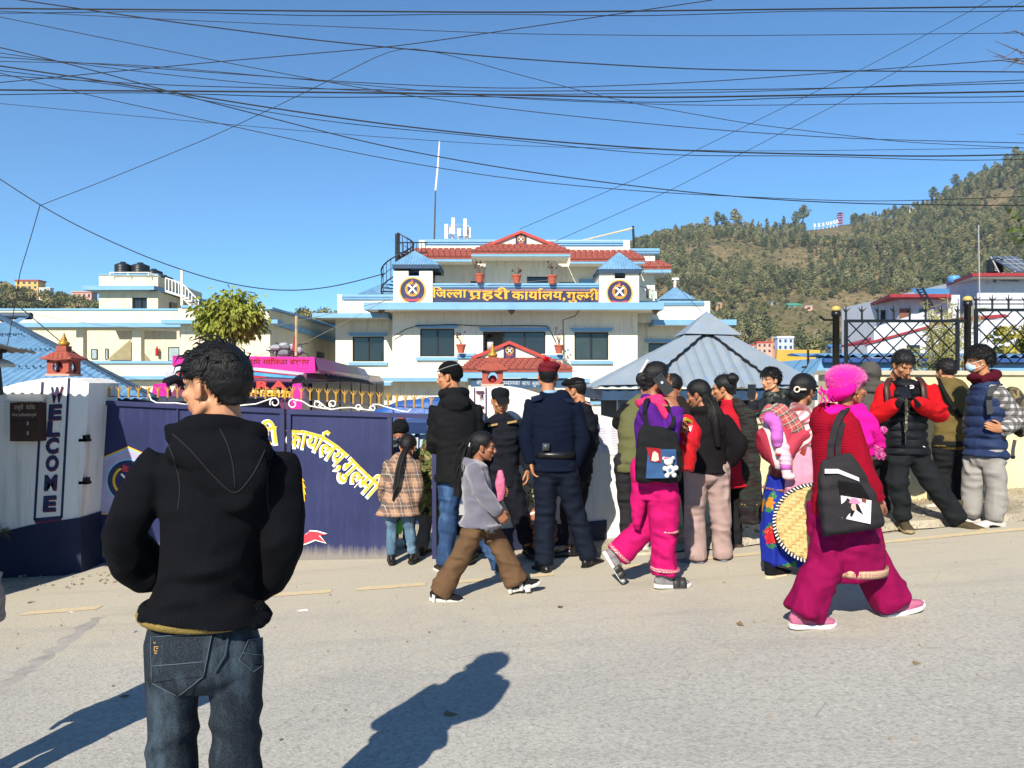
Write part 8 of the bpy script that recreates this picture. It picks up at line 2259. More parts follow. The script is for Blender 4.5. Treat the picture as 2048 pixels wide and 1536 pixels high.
def purple_woman():
 p = Person('woman in a purple jumper and hot pink suit walking right while talking on a phone', (1290, 1170), 1.66, -86, dict(
 head=(1316, 757, 0), neck=(1302, 800, 0), chest=(1302, 850, 0), shR=(1297, 822, -.14), shL=(1316, 824, .14), pelvis=(1306, 938, 0), hipR=(1303, 945, -.08), hipL=(1310, 945, .08), elR=(1334, 898, -.20), wrR=(1354, 818, -.17), elL=(1325, 900, .17), wrL=(1355, 870, .10),
 knR=(1326, 1045, -.07), anR=(1330, 1152, -.06), knL=(1290, 1052, .08), anL=(1234, 1112, .09)), SK2, d=5.78, head=(-80, 4, 0), female=True, hand=(.6, .75), girth=.95); p.HD['R'] =((-.45, .25, .85), (-.6, .8, .2)); p.hand =(.6, .8)
 p.build_body(); J = p.J
 p.topwear('jumper', cloth('purple_fleece', '#491a72', .9), .026, .02, .006, ra=(.064, .062, .056, .05), w=(1, 1.02, 1.06, 1.06, 1), hemw=(.165, .14), sz=14)
 pinkm = cloth('hot_pink_crepe', '#b0125c', .85, .08, 6)
 kur =[ring_tube([J['pelvis']+Vector((.0, 0, .02)), J['pelvis']+Vector((0, 0, -.12)), J['pelvis']+Vector((-.0, 0, -.30)), J['pelvis']+Vector((.0, 0, -.47))], [.158, .172, .168, .15], [.135, .14, .142, .15], p.HV, 26)]
 p.legwear('trousers', pinkm, (.095, .095, .088, .086, .090, .097), .010, .94, .0, 1.02, sxy=9, sz=7)
 # tunic: open front panel hanging to the knee, with a border
 S =[limb([p.pt(1285, 935, -.06), p.pt(1278, 990, -.07), p.pt(1273, 1058, -.05)], [.09, .06, .03], 5, 1, (0, 1, 0)), limb([p.pt(1316, 935, -.10), p.pt(1336, 990, -.11), p.pt(1338, 1060, -.10)], [.10, .085, .065], 5), kur[0]]
 p.garment('tunic', [ring_tube([J['pelvis']+Vector((0, 0, .03)), J['pelvis']+Vector((0, 0, -.1)), J['pelvis']+Vector((-.01, 0, -.22))], [.168, .178, .17], [.14, .15, .15], p.HV, 26), S[0], S[1]], pinkm, .006, sxy=9, sz=6)
 bd = m_plaid('pink_border', '#c9a6a0', '#b9365f', '#a82a55', 55, None); t =(J['anL']-J['knL']).normalized()
 for q in((p.pt(1338, 1062, -.10), .058, .014, (0, 0, 1), 1, 20, 8), (J['anR']+Vector((0, 0, .055)), .100*p.k, .015, (.05, 0, 1), 1, 24, 8), (J['anL']-t*.03, .098*p.k, .015, t, 1, 24, 8)):v, f = torus(*q); p.piece('embroidered_border', bd, MB().add(v, f))
 p.shoes('shoe', cloth('grey_sock', '#7d7a7c'), RUB, {'R':(0, 0), 'L':(0, 58)})
 for n, pitch in(('R', 0), ('L', 58)):
  a = J['an'+n]; mb = MB(); ux = Vector((cos(radians(pitch)), 0, -sin(radians(pitch)))); un = Vector((sin(radians(pitch)), 0, cos(radians(pitch))))
  for o, w in((.075, .05), (.125, .05)):
   c = a+ux*o+un*-.045; ribbon(mb, [c+Vector((0, -.05, 0))-un*.03, c+Vector((0, -.045, 0))+un*.015, c+un*.03, c+Vector((0, .045, 0))+un*.015, c+Vector((0, .05, 0))-un*.03], w, .007, ux)
   p.piece('sandal_strap', M('grey_rubber', '#2c2d2e', .5), mb); mb = MB()
 sc_ =[torus(J['neck']+Vector((.0, 0, -.005)), .082, .036, (-.3, 0, 1)), limb([p.pt(1318, 800, -.10), p.pt(1332, 828, -.12), p.pt(1345, 858, -.08)], [.035, .034, .022], 4)]
 p.piece('scarf', cloth('coral_pink_scarf', '#cf2f62', .85), parts=sc_, vox=.008, wr=.006)
 long_hair(p); mb = MB(); c = Vector(p.hx_([(0, -.118, -.012)])[0]); v, f = torus(c, .030, .026, (0, 1, 0), 1.0); mb.add(v, f); mb.ell(c, (.04, .035, .035)); p.piece('hair_bun', HAIR, mb)
 mb = MB()
 for i in range(9):t = i/8; q = p.pt(1281+14*t, 746-24*t, -.02-.05*t); mb.ell(q, .011, 8, 6)
 p.piece('hair_clip', M('clip_white', '#d9cfd2', .4), mb)
 ph = thing('mobile_phone', 'grey phone held to the ear of the purple jumper woman', 'phone', p.pt(1327, 770, -.12)); ax = Vector((.62, .1, -.78)).normalized(); ay = Vector((.78, -.1, .62)).normalized(); an = ax.cross(ay).normalized(); c = p.pt(1327, 769, -.155); mb = MB(); mb.obox(c, ax*.080, ay*.040, an*.005); o = mb.build('phone_body', M('phone_grey', '#2c2e31', .35, .05), ph)
 mb = MB(); sgn = -1 if an.y>0 else 1
 for a, b in((-.062, .02), (-.062, -.018)):mb.tube([c+ax*a+ay*b, c+ax*a+ay*b+an*sgn*.0065], .007, 10)
 mb.build('camera_lens', BLKL, o); mb = MB(); q = c+ax*-.02+an*sgn*.0055; mb.tube([q, q+an*sgn*.001], .010, 12); mb.build('emblem', M('emblem_pale', '#b9bcc2', .3), o)
 # black tote with blue pocket, red badge and toy bear
 b = thing('tote_bag', 'black tote bag with a blue pocket and red patch on the purple jumper woman\'s shoulder', 'bag', p.pt(1318, 960, -.25)); dd = -.26
 mb = MB(); S = ring_tube([p.pt(1317, 962, dd), p.pt(1317, 955, dd), p.pt(1317, 905, dd), p.pt(1317, 866, dd), p.pt(1319, 856, dd)], [.150, .158, .152, .146, .12], [.03, .045, .045, .03, .012], (1, 0, 0), 26, 4.5); P = remesh([S], .009, 2); V = wrinkle(P[0], P[1], .007, 5, 5, 8); meshobj('bag', V, P[1], cloth('black_canvas', '#1a1b1d', .85), b)
 mb = MB(); ribbon(mb, [p.pt(1297, 860, dd-.02), p.pt(1290, 830, -.22), p.pt(1291, 805, -.21), p.pt(1297, 797, -.13)], .032, .008, (1, 0, 0)); ribbon(mb, [p.pt(1330, 862, dd), p.pt(1345, 850, -.28), p.pt(1346, 830, -.22), p.pt(1335, 812, -.18)], .028, .008, (1, 0, .2)); mb.build('handle', MATS['black_canvas'], b)
 mb = MB(); q =[(1296, 898), (1352, 899), (1354, 956), (1292, 957)]; mb.prism([p.pt(x, y, dd-.066)for x, y in q], (0, .02, 0)); pk = mb.build('pocket', cloth('denim_blue_pocket', '#33527a'), b)
 mb = MB(); mb.prism([p.pt(x, y, dd-.074)for x, y in((1293, 895), (1321, 897), (1322, 925), (1301, 923))], (0, .008, 0)); mb.build('red_patch', cloth('red_patch', '#8c1f2a'), b)
 mb = MB(); mb.add([p.pt(x, y, dd-.0746)for x, y in((1303, 921), (1305, 906), (1309, 902), (1316, 907), (1318, 920), (1311, 923))], [(0, 1, 2, 3, 4, 5)]); mb.build('patch_print', M('print_cream', '#c7b7a5', .7), b)
 t = thing('toy_bear', 'small white fluffy toy bear hanging on the blue pocket of the tote', 'toy', p.pt(1340, 948, dd-.08)); mb = MB(); e = dd-.10
 mb.ell(p.pt(1337, 923, e), (.034, .028, .03)); mb.ell(p.pt(1341, 940, e), (.032, .026, .036))
 for x, y, r in((1328, 917, .013), (1346, 916, .013), (1330, 937, .018), (1352, 936, .018), (1334, 951, .018), (1348, 950, .018)):mb.ell(p.pt(x, y, e), r, 10, 8)
 mb.build('body', M('toy_white', '#d0ccc9', .95, .12, 60, .6, 90), t, True); mb = MB(); mb.ell(p.pt(1340, 940, e-.026), (.014, .004, .014)); mb.build('belly_heart', M('toy_blue', '#58688f', .8), t, True); mb = MB(); mb.ell(p.pt(1333, 916, e-.01), (.022, .014, .008)); mb.build('bow', M('toy_pink', '#b9738a', .8), t, True)
 r = thing('plastic_carrier', 'shiny red plastic carrier bag with a yellow rim between the tote and the ponytail woman', 'bag', p.pt(1372, 930, .15)); P = remesh([limb([p.pt(1372, 846, .12), p.pt(1376, 868, .12), p.pt(1374, 900, .12), p.pt(1370, 938, .12)], [.05, .085, .075, .055], 4, .7)], .009, 2); V = wrinkle(P[0], P[1], .012, 8, 9, 9); meshobj('bag', V, P[1], M('bag_red', '#a8141c', .2, .25, 14, .5, 40), r)
 mb = MB(); ribbon(mb, [p.pt(1356, 842, .06), p.pt(1370, 838, .04), p.pt(1384, 844, .08)], .02, .01, (0, 0, 1)); mb.build('rim', M('rim_yellow', '#a8951d', .4), r)
purple_woman()
def ponytail_woman():
 p = Person('woman with a long sleek ponytail in a black wool jumper and beige wide trousers', (1410, 1132), 1.58, 12, dict(
 head=(1396, 789, .05), neck=(1408, 822, .0), chest=(1412, 868, 0), shL=(1386, 838, 0), shR=(1444, 838, 0), elL=(1374, 890, .02), wrL=(1366, 915, .12), elR=(1476, 888, -.02), wrR=(1458, 926, .06), pelvis=(1412, 940, 0), hipL=(1393, 948, 0), hipR=(1436, 948, 0), knL=(1389, 1035, .03), anL=(1391, 1116, 0), knR=(1441, 1035, .03), anR=(1443, 1114, .03)), SK2, d=6.4, head=(58, 18, 0), female=True, hand=(.5, .9))
 p.build_body()
 p.topwear('jumper', m_knit('black_wool', '#1d1a1d', 0, 260, .6), .034, .02, .005, ra=(.07, .082, .085, .05), w=(1, 1.05, 1.12, 1.1, 1), hemw=(.19, .14), extra=[torus(p.J['neck'], .075, .03, (0, .2, 1))], sz=12)
 p.legwear('trousers', cloth('beige_pink_twill', '#9a8480', .9, .05, 5), (.104, .094, .086, .084, .084, .088), .008, .98, 0, 1.08, sxy=9, sz=8); p.shoes('shoe', M('grey_canvas_shoe', '#5c6068', .8), M('blue_grey_sole', '#7d858f', .7), {'L':(40, 0), 'R':(-5, 0)})
 long_hair(p); P =[p.pt(1414, 795, -.06), p.pt(1425, 812, -.10), p.pt(1430, 840, -.13), p.pt(1432, 868, -.13), p.pt(1436, 892, -.13)]
 v, f = strands(P, [.028, .04, .048, .045, .03], 6, 150, 1, .006); mb = MB().add(v, f); mb.ell(p.pt(1411, 795, -.05), (.032, .03, .032)); p.piece('ponytail', HAIR, mb)
 mb = MB(); mb.tube([p.pt(1453, 926, .02), p.pt(1461, 927, .02)], .04, 12); p.piece('cuff', MATS['black_wool'], mb)
ponytail_woman()
def red_top_woman():
 p = Person('woman with a top bun in a red ribbed jumper, dark shawl over her right shoulder', (1458, 1112), 1.60, 24, dict(
 head=(1447, 777, .05), neck=(1460, 806, .0), chest=(1464, 860, 0), shL=(1440, 825, -.02), shR=(1488, 825, .03), elL=(1436, 880, .0), elR=(1498, 880, .05), wrR=(1490, 925, .1), pelvis=(1464, 945, 0), anL=(1456, 1098, 0), anR=(1474, 1092, .05)), SK1, d=6.85, head=(62, 8, 0), female=True)
 p.build_body(); p.topwear('jumper', m_knit('red_rib_knit', '#b01c2c', 0, 150, .6), .024, .12, .003, hemw=(.18, .14), w=(1.05, 1.05, 1.05, 1, 1)); p.legwear('leggings', BLK2, (.085, .075, .06, .054, .05, .046), .004); p.shoes('shoe', M('brown_shoe', '#3a2c26', .6), RUBB)
 long_hair(p, flow=(0, -.6, .5)); c = p.pt(1466, 757, -.03); mb = MB(); mb.ell(c, (.055, .05, .045)); v, f = torus(c, .035, .02, (.5, -1, .3)); mb.add(v, f); p.piece('hair_bun', HAIR, mb)
 v, f = tufts(26, 6, .03, .9, .5, .02, .8, .0012, 1.0, (0, -1, 0)); p.hair((v, f), name='stray_hair')
 S =[limb([p.pt(1474, 806, -.06), p.pt(1490, 825, -.08), p.pt(1497, 870, -.09), p.pt(1500, 930, -.08), p.pt(1502, 985, -.07), p.pt(1502, 1042, -.06)], [.04, .06, .075, .08, .095, .11], 5, .32, (1, 0, 0))]
 t = NT('dark_shawl'); n = t.noise(6, 3, src=t.mapping((1, 1, 5))); t.color(t.ramp(n, [(.35, hx('#1c1517')), (.5, hx('#2a2526')), (.56, hx('#24372f')), (.6, hx('#33211d')), (.7, hx('#1a1718'))])); t.bump(t.noise(200, 2), .3, .005); sm = t.done(.9, 0, .15)
 p.garment('shawl', S, sm, .012, vox=.009, sxy=14, sz=3); mb = MB()
 for i in range(7):mb.ell(p.pt(1484+i*6, 1009+(i%2), -.11+.004*i), (.008, .006, .006), 6, 5)
 p.piece('sequins', M('sequin_gold', '#a8812f', .3, .1, 5, 0, 60, .6), mb)
red_top_woman()
def scarf_phone_man():
 x = p = Person('young man with tousled hair and camouflage scarf behind the wall, holding up a phone', (1555, 1000, .0), 1.66, 118, dict(
 head=(1541, 760, -.02), neck=(1552, 790, 0), chest=(1552, 850, 0), shL=(1527, 806, -.12), shR=(1585, 806, .08), elL=(1506, 838, -.22), wrL=(1505, 803, -.25), elR=(1590, 845, -.05), wrR=(1560, 838, -.25), pelvis=(1556, 930, 0)), SK3, d=8.45, head=(112, 4, 0), hand=(.5, .8)); p.HD['L'] =((-.1, .1, 1), (.2, 1, 0)); p.hand =(.8, .5)
 p.build_body(); cm = m_camo('grey_camo', ['#17191a', '#2e3533', '#565b52', '#0f1112'], 14); p.topwear('jacket', cloth('charcoal_jacket', '#1d2126', .8), .034, .05, .007); p.legwear('trousers', BLK2); p.shoes('shoe', BLKL, RUBB)
 p.piece('scarf', cm, parts=[torus(p.J['neck']+Vector((0, 0, .005)), .085, .042, (-.2, -.2, 1)), limb([p.pt(1538, 800, -.12), p.pt(1530, 822, -.15), p.pt(1536, 838, -.16)], [.05, .05, .035], 4)], vox=.009, wr=.008)
 mb = MB(); v, f = torus(p.J['elL'].lerp(p.J['wrL'], .35), .056, .014, (p.J['wrL']-p.J['elL'])); mb.add(v, f); p.piece('cuff', cloth('green_cuff', '#1f4a3a'), mb); mb = MB(); v, f = torus(p.J['elL'].lerp(p.J['wrL'], .5), .05, .012, (p.J['wrL']-p.J['elL'])); mb.add(v, f); p.piece('red_cuff', cloth('red_cuff', '#8c1f2a'), mb)
 strand_short(p, 520, .055, 5, .42, -.75, .0065, .35, .7, (0, .6, -.7), .024, .2)
 ph = thing('mobile_phone', 'dark phone held up by the camouflage scarf man behind the wall', 'phone', p.pt(1503, 785, -.28)); mb = MB(); mb.obox(p.pt(1503, 782, -.30), (.04, -.01, 0), (.002, .006, 0), (.004, 0, .07)); mb.build('phone_body', M('phone_black', '#15161a', .3), ph)
scarf_phone_man()
def baby_woman():
 p = Person('woman in a rust velvet jacket and blue flowered skirt carrying a baby on her back', (1556, 1152), 1.56, -62, dict(
 head=(1608, 781, .1), neck=(1600, 820, .05), chest=(1588, 865, 0), shR=(1584, 838, -.12), shL=(1620, 838, .14), pelvis=(1572, 968, 0), elR=(1600, 900, -.16), wrR=(1632, 945, -.10), elL=(1640, 900, .16), wrL=(1660, 930, .1), knR=(1560, 1060, -.04), anR=(1547, 1135, -.05), knL=(1590, 1055, .06), anL=(1630, 1130, .1)), SK2, d=5.88, head=(-58, 8, 0), female=True)
 p.build_body(); J = p.J; vel = cloth('rust_velvet', '#7a2018', .75, .3, 30, 150); vel.node_tree.nodes['Principled BSDF'].inputs['Sheen Weight'].default_value = .6
 p.topwear('jacket', vel, .03, .04, .005, w=(1.02, 1.02, 1.08, 1.05, 1), hemw=(.18, .16))
 t = NT('flowered_blue_cotton'); vor = t.n('ShaderNodeTexVoronoi'); t.l(t.mapping((1, 1, .8)), vor.inputs['Vector']); vor.inputs['Scale'].default_value = 5.2; vor.inputs['Randomness'].default_value = .7
 r = vor.outputs['Distance']; pet = t.n('ShaderNodeTexVoronoi'); t.l(t.co, pet.inputs['Vector']); pet.inputs['Scale'].default_value = 34
 fl = t.math('LESS_THAN', t.math('ADD', r, t.math('MULTIPLY', pet.outputs['Distance'], .22)), .40); lf = t.math('LESS_THAN', t.math('ADD', r, t.math('MULTIPLY', t.noise(22, 2), .3)), .56)
 sepc = t.n('ShaderNodeSeparateColor'); t.l(vor.outputs['Color'], sepc.inputs[0]); fc = t.ramp(sepc.outputs[0], [(0, hx('#c8741c')), (.5, hx('#b3202a')), (.75, hx('#cf8a2a'))], 'CONSTANT'); fc = t.mix(t.math('LESS_THAN', pet.outputs['Distance'], .16), fc, hx('#d9a84a'))
 t.color(t.mix(fl, t.mix(t.math('MULTIPLY', lf, t.math('GREATER_THAN', t.noise(16, 2), .5)), hx('#17288a'), hx('#2f6a45')), fc)); skm = t.done(.8, 0, .2)
 S =[ring_tube([J['pelvis']+Vector((0, 0, .06)), J['pelvis']+Vector((0, 0, -.12)), p.pt(1566, 1050, 0), p.pt(1572, 1125, 0)], [.145, .165, .150, .142], [.13, .15, .17, .165], p.HV, 26), limb([p.pt(1560, 990, -.05), p.pt(1550, 1060, -.06), p.pt(1546, 1122, -.05)], [.09, .095, .085], 4)]
 p.garment('skirt', S, skm, .010, sxy=11, sz=3); p.shoes('sandal', cloth('black_sock', '#141416'), M('cream_sandal', '#b8a98c', .6), {'R':(0, 0), 'L':(0, 20)}, 1.02)
 p.piece('sock', MATS['black_sock'], parts=[limb([J['anR']+Vector((-.02, 0, -.045)), J['anR']+Vector((-.02, 0, .03)), J['anR']+Vector((-.01, 0, .09))], [.044, .05, .05], 3)], vox=.008)
 long_hair(p, .022); mb = MB(); mb.ell(Vector(p.hx_([(0, -.10, -.045)])[0]), (.06, .05, .055)); p.piece('hair_bun', HAIR, mb); mb = MB(); c = p.pt(1594, 779, -.02); v, f = torus(c, .02, .006, (0, 1, .2)); mb.add(v, f); mb.ell(c+Vector((.045, .0, .0)), (.03, .008, .008)); p.piece('hair_clip', M('clip_pearl', '#cfc4b2', .3), mb)
 st = NT('pink_stripe'); sx = st.n('ShaderNodeSeparateXYZ'); st.l(st.mapping((1, 1, 1), (0, .6, 0)), sx.inputs[0]); fr = st.math('FRACT', st.math('MULTIPLY', sx.outputs[2], 13)); st.color(st.ramp(fr, [(0, hx('#cdb9b4')), (.35, hx('#b98089')), (.55, hx('#cdb9b4')), (.75, hx('#a8505f'))], 'CONSTANT')); stm = st.done(.9, 0, .1)
 p.piece('striped_shawl', stm, parts=[ell(p.pt(1600, 838, -.06), (.10, .14, .06)), limb([p.pt(1612, 830, .0), p.pt(1622, 855, -.16), p.pt(1610, 880, -.19), p.pt(1585, 905, -.19)], [.05, .05, .05, .045], 4, .5)], vox=.009, wr=.006)
 # the baby, a person of its own, tied on her back
 b = thing('person', 'baby in pink sleepsuit tied on the rust jacket woman\'s back under a red plaid cloth', 'person', p.pt(1548, 930, -.12))
 V, F = remesh([ell(p.pt(1552, 880, -.12), (.115, .12, .155)), ell(p.pt(1568, 846, -.09), (.075, .075, .085)), limb([p.pt(1556, 850, -.19), p.pt(1551, 872, -.24), p.pt(1556, 896, -.25)], [.035, .033, .028], 4), limb([p.pt(1566, 900, -.20), p.pt(1574, 918, -.24), p.pt(1576, 940, -.24)], [.045, .040, .034], 4), ell(p.pt(1573, 952, -.245), (.030, .045, .026))], .009, 3); bm = meshobj('body', V, F, SK3, b)
 w = NT('wrap_cloth'); sx = w.n('ShaderNodeSeparateXYZ'); w.l(w.co, sx.inputs[0]); q = w.math('ADD', sx.outputs[0], w.math('MULTIPLY', sx.outputs[2], .25)); w.color(w.ramp(w.math('ADD', q, .5), [(.0, hx('#8c2030')), (.43, hx('#9c3344')), (.47, hx('#c9b9b9')), (.50, hx('#b85f6c')), (.55, hx('#c9b9b9')), (.59, hx('#a33848'))], 'CONSTANT')); w.bump(w.noise(120, 3), .3, .006); wm = w.done(.9, 0, .12)
 V, F = remesh([ell(p.pt(1550, 884, -.12), (.132, .14, .165)), limb([p.pt(1560, 920, -.2), p.pt(1580, 895, -.21), p.pt(1606, 865, -.17)], [.06, .055, .05], 4)], .01, 3); meshobj('wrap', wrinkle(V, F, .008, 5, 8, 8), F, wm, b)
 V, F = remesh([limb([p.pt(1534, 838, -.12), p.pt(1550, 826, -.14), p.pt(1580, 846, -.16), p.pt(1608, 872, -.18)], [.06, .085, .07, .04], 5, .8), ell(p.pt(1560, 838, -.10), (.10, .10, .055))], .009, 3); meshobj('plaid_cloth', wrinkle(V, F, .006, 6), F, m_plaid('red_tartan', '#b0182a', '#5c1420', '#1c1a1c', 13, '#c9bfa5', .05, .3, .5), b)
 pkm = cloth('baby_pink', '#b460b0', .9)
 V, F = remesh([limb([p.pt(1540, 838, -.24), p.pt(1552, 850, -.26), p.pt(1553, 872, -.275), p.pt(1556, 892, -.275)], [.05, .046, .04, .033], 4)], .008, 2); meshobj('sleeve', wrinkle(V, F, .004, 2), F, pkm, b)
 mb = MB(); mb.ell(p.pt(1559, 903, -.28), (.032, .025, .03)); mb.build('mitten', M('mitten_white', '#bfb4b4', .9), b, True); mb = MB(); mb.ell(p.pt(1557, 909, -.29), (.018, .02, .010)); mb.build('mitten_tip', M('mitten_red', '#a3182a', .9), b, True)
 V, F = remesh([limb([p.pt(1564, 895, -.25), p.pt(1570, 915, -.27), p.pt(1572, 938, -.27)], [.05, .045, .036], 4)], .008, 2); meshobj('trouser_leg', F=F, V=wrinkle(V, F, .004, 4), mats=cloth('baby_pale', '#c7a9b9', .9), parent=b)
 mb = MB(); mb.tube([p.pt(1571, 926, -.27), p.pt(1572, 938, -.27)], .040, 14); mb.build('ankle_cuff', pkm, b, True); V, F = remesh([limb([p.pt(1572, 938, -.27), p.pt(1574, 950, -.275)], [.036, .034], 3), ell(p.pt(1578, 953, -.28), (.05, .03, .026))], .007, 2); meshobj('bootee', V, F, M('bootee_pink', '#c9aeb4', .9), b)
 # woven winnowing tray
 c = p.pt(1630, 1047, -.30); tr = thing('woven_tray', 'round woven bamboo tray with a black and white bound rim behind the pink hat woman', 'tray', c)
 n = Vector((-.30, -1, .05)).normalized(); ax = Vector((0, 0, 1)).cross(n).normalized(); az = n.cross(ax); R = .285; mb = MB(); mb2 = MB(); cell = .0265
 k = int(R/cell)+2
 for i in range(-k, k):
  for j in range(-k, k):
   cx, cy =(i+.5)*cell, (j+.5)*cell
   if math.hypot(cx, cy)>R-.018:continue
   m =(i+j*1)%4; hor =((i-j)%4)<2; o = c+ax*cx+az*cy+n*(.004 if hor else .0015); q = mb if(i*7+j*3)%5 else mb2
   tilt = n*.003
   if hor:q.obox(o, ax*cell*.62+tilt*.4, az*cell*.44, n*.0018)
   else:q.obox(o, ax*cell*.44, az*cell*.62+tilt*.4, n*.0018)
 mb.build('weave', M('bamboo_pale', '#b9a06a', .6, .18, 40, .2), tr)['kind'] = 'stuff'; mb2.build('weave_dark', M('bamboo_tan', '#a58a54', .6, .18, 40, .2), tr)['kind'] = 'stuff'
 mb = MB(); mb.tube([c-n*.006, c-n*.001], R-.01, 40); mb.build('backing', M('bamboo_back', '#8c7444', .7), tr); v, f = torus(c+n*.004, R-.004, .013, n, 1, 60, 8, ax); mb = MB(); mb.add(v, f); mb.build('rim', M('rim_dark', '#1d1d22', .7), tr, True); mb = MB()
 for i in range(72):
  a = 2*pi*i/72; rd = ax*cos(a)+az*sin(a); tg = -ax*sin(a)+az*cos(a); mb.obox(c+rd*(R-.004)+n*.016, rd*.011+tg*.004, tg*.0045, n*.003)
 mb.build('binding', M('binding_white', '#c9c6c4', .7), tr)['kind'] = 'stuff'
 pb = thing('cloth_bag', 'pale pink cloth bag hanging between the baby carrier and the pink hat woman', 'bag', p.pt(1598, 1000, -.18)); P = remesh([ring_tube([p.pt(1612, 850, -.12), p.pt(1606, 880, -.15), p.pt(1600, 905, -.17), p.pt(1598, 960, -.18), p.pt(1594, 1004, -.18)], [.02, .05, .085, .095, .10], [.012, .02, .035, .035, .02], (1, 0, 0), 20, 3)], .009, 2); meshobj('bag', wrinkle(P[0], P[1], .008, 3, 9, 5), P[1], cloth('pale_pink_cotton', '#c98aa0', .9), pb)
baby_woman()
def pink_hat_woman():
 p = Person('woman in a fluffy bright pink hat, crimson hooded jumper and magenta suit striding right', (1690, 1240), 1.62, -84, dict(
 head=(1700, 776, 0), neck=(1688, 824, 0), chest=(1684, 885, 0), shR=(1688, 850, -.15), shL=(1705, 852, .15), pelvis=(1682, 1010, 0), hipR=(1676, 1022, -.09), hipL=(1690, 1022, .09), elR=(1722, 950, -.20), wrR=(1752, 1000, -.19), elL=(1715, 950, .20), wrL=(1740, 990, .18), knR=(1648, 1130, -.08), anR=(1606, 1228, -.08), knL=(1735, 1112, .08), anL=(1784, 1206, .07)), SK2, d=4.72, head=(-80, 2, 0), female=True, girth=1.22, hand=(.5, .55), voxel=.010); J = p.J
 p.HD['R'] =((.02, -.02, -1), (.3, 1, 0)); p.build_body()
 kn = m_knit('crimson_wool', '#8c0a22', .15, 210, .55)
 hood =[torus(J['neck']+Vector((-.02, 0, -.02)), .10, .045, (.35, 0, 1)), ell(p.pt(1648, 845, -.02), (.075, .12, .11)), ell(p.pt(1660, 880, -.05), (.06, .10, .07))]
 p.topwear('jumper', kn, .034, .04, .004, extra=hood, w=(1.0, 1.0, 1.06, 1.04, 1), b=(1.15, 1.2, 1.2, 1.15, 1.1), hemw=(.150, .112), ra=(.078, .072, .062, .048), ath=.016, vox=.010)
 mg = cloth('magenta_crepe', '#7c0440', .8, .08, 5)
 p.legwear('trousers', mg, (.108, .104, .100, .102, .110, .120), .013, .95, 0, 1.05, vox=.010, sxy=8, sz=5)
 S =[ring_tube([J['pelvis']+Vector((0, 0, .02)), J['pelvis']+Vector((.01, 0, -.14)), J['pelvis']+Vector((.05, 0, -.30)), J['pelvis']+Vector((.08, 0, -.42))], [.18, .19, .185, .18], [.19, .20, .19, .17], p.HV, 28)]
 p.garment('tunic', S, mg, .010, vox=.010, sxy=10, sz=3.5)
 q = J['pelvis']+Vector((.08, 0, -.385)); v, f = ring_tube([q-Vector((0, 0, .022)), q+Vector((0, 0, .022))], [.198, .200], [.190, .193], p.HV, 34); p.piece('embroidered_border', m_plaid('cream_border', '#b99a7a', '#a8604a', '#6f1f2f', 42, '#c9b28a', .1), MB().add(v, f))
 pk = cloth('dusty_pink_knit', '#a8607c', .85); p.shoes('shoe', pk, M('white_chunky_sole', '#cfcac6', .5), {'R':(0, 0), 'L':(2, -14)}, 1.08)
 # fluffy hat with scarf band, drape and pompoms
 hot = cloth('hot_pink_scarf', '#cf0f86', .8); V, F = remesh([ell((0, -.030, .060), (.108, .128, .085)), ell((0, -.040, .02), (.098, .112, .055))], .008, 3)
 msk = V[:, 2]>-.006+.04*(V[:, 1]>.05); V[:, 2] = np.where(V[:, 1]>.02, np.maximum(V[:, 2], .045+.1*np.maximum(0, .0)), V[:, 2])
 t = NT('pink_fur'); n = t.noise(60, 4, rough=.75); t.color(t.ramp(n, [(.3, hx('#b80c82')), (.6, hx('#cf1592')), (.75, hx('#d92a9f'))])); t.bump(n, .6, .008); fur = t.done(.9, 0, .1); fur.node_tree.nodes['Principled BSDF'].inputs['Sheen Weight'].default_value = .6
 p.hair((V, F), name='fluffy_hat', mat=fur)
 rng = np.random.default_rng(2); N = normals(V, np.asarray(F)); mb = MB()
 for i in rng.integers(0, len(V), 2600):
  if V[i][2]<.03 and V[i][1]>.0:continue
  d = N[i]+rng.normal(size=3)*.45; mb.tube([Vector(V[i]), Vector(V[i]+d*.0065)], [.0016, .0004], 3, 0, False)
 p.hair((mb.v, mb.f), name='hat_fur', mat=fur)
 p.piece('head_scarf', hot, parts=[limb([Vector(p.hx_([(.070, -.035, .03)])[0]), Vector(p.hx_([(.082, -.055, -.005)])[0]), Vector(p.hx_([(.066, -.09, -.035)])[0]), Vector(p.hx_([(0, -.115, -.05)])[0])], [.016, .024, .036, .042], 4), torus(J['neck']+Vector((0, 0, -.012)), .088, .042, (-.25, 0, 1)), ell(p.pt(1672, 826, -.06), (.09, .09, .05))], vox=.009, wr=.007)
 p.piece('scarf_front', hot, parts=[limb([p.pt(1712, 828, -.12), p.pt(1738, 850, -.14), p.pt(1752, 880, -.10), p.pt(1756, 908, -.06)], [.05, .052, .045, .03], 5, .75), limb([p.pt(1716, 838, -.13), p.pt(1728, 870, -.17), p.pt(1738, 908, -.15)], [.05, .05, .03], 5, .6)], vox=.009, wr=.008)
 pm = MB(); rng = np.random.default_rng(6)
 for(a, b)in((1766, 861), (1742, 905), (1752, 908), (1763, 912), (1745, 895), (1757, 898)):
  c = arr(p.pt(a, b, -.12))
  for i in range(70):
   d = rng.normal(size=3); d/=np.linalg.norm(d); pm.tube([Vector(c), Vector(c+d*.027)], [.005, .002], 3, 0, False)
 p.piece('pompoms', fur, pm); tm = MB()
 for i in range(26):
  a = p.pt(1655+rng.normal()*9, 780+rng.normal()*10, -.13); tm.tube([a, a+Vector((rng.normal()*.02, -.01, -.02-.03*rng.random()))], [.006, .003], 4, 0, False)
 p.piece('scarf_fringe', hot, tm)
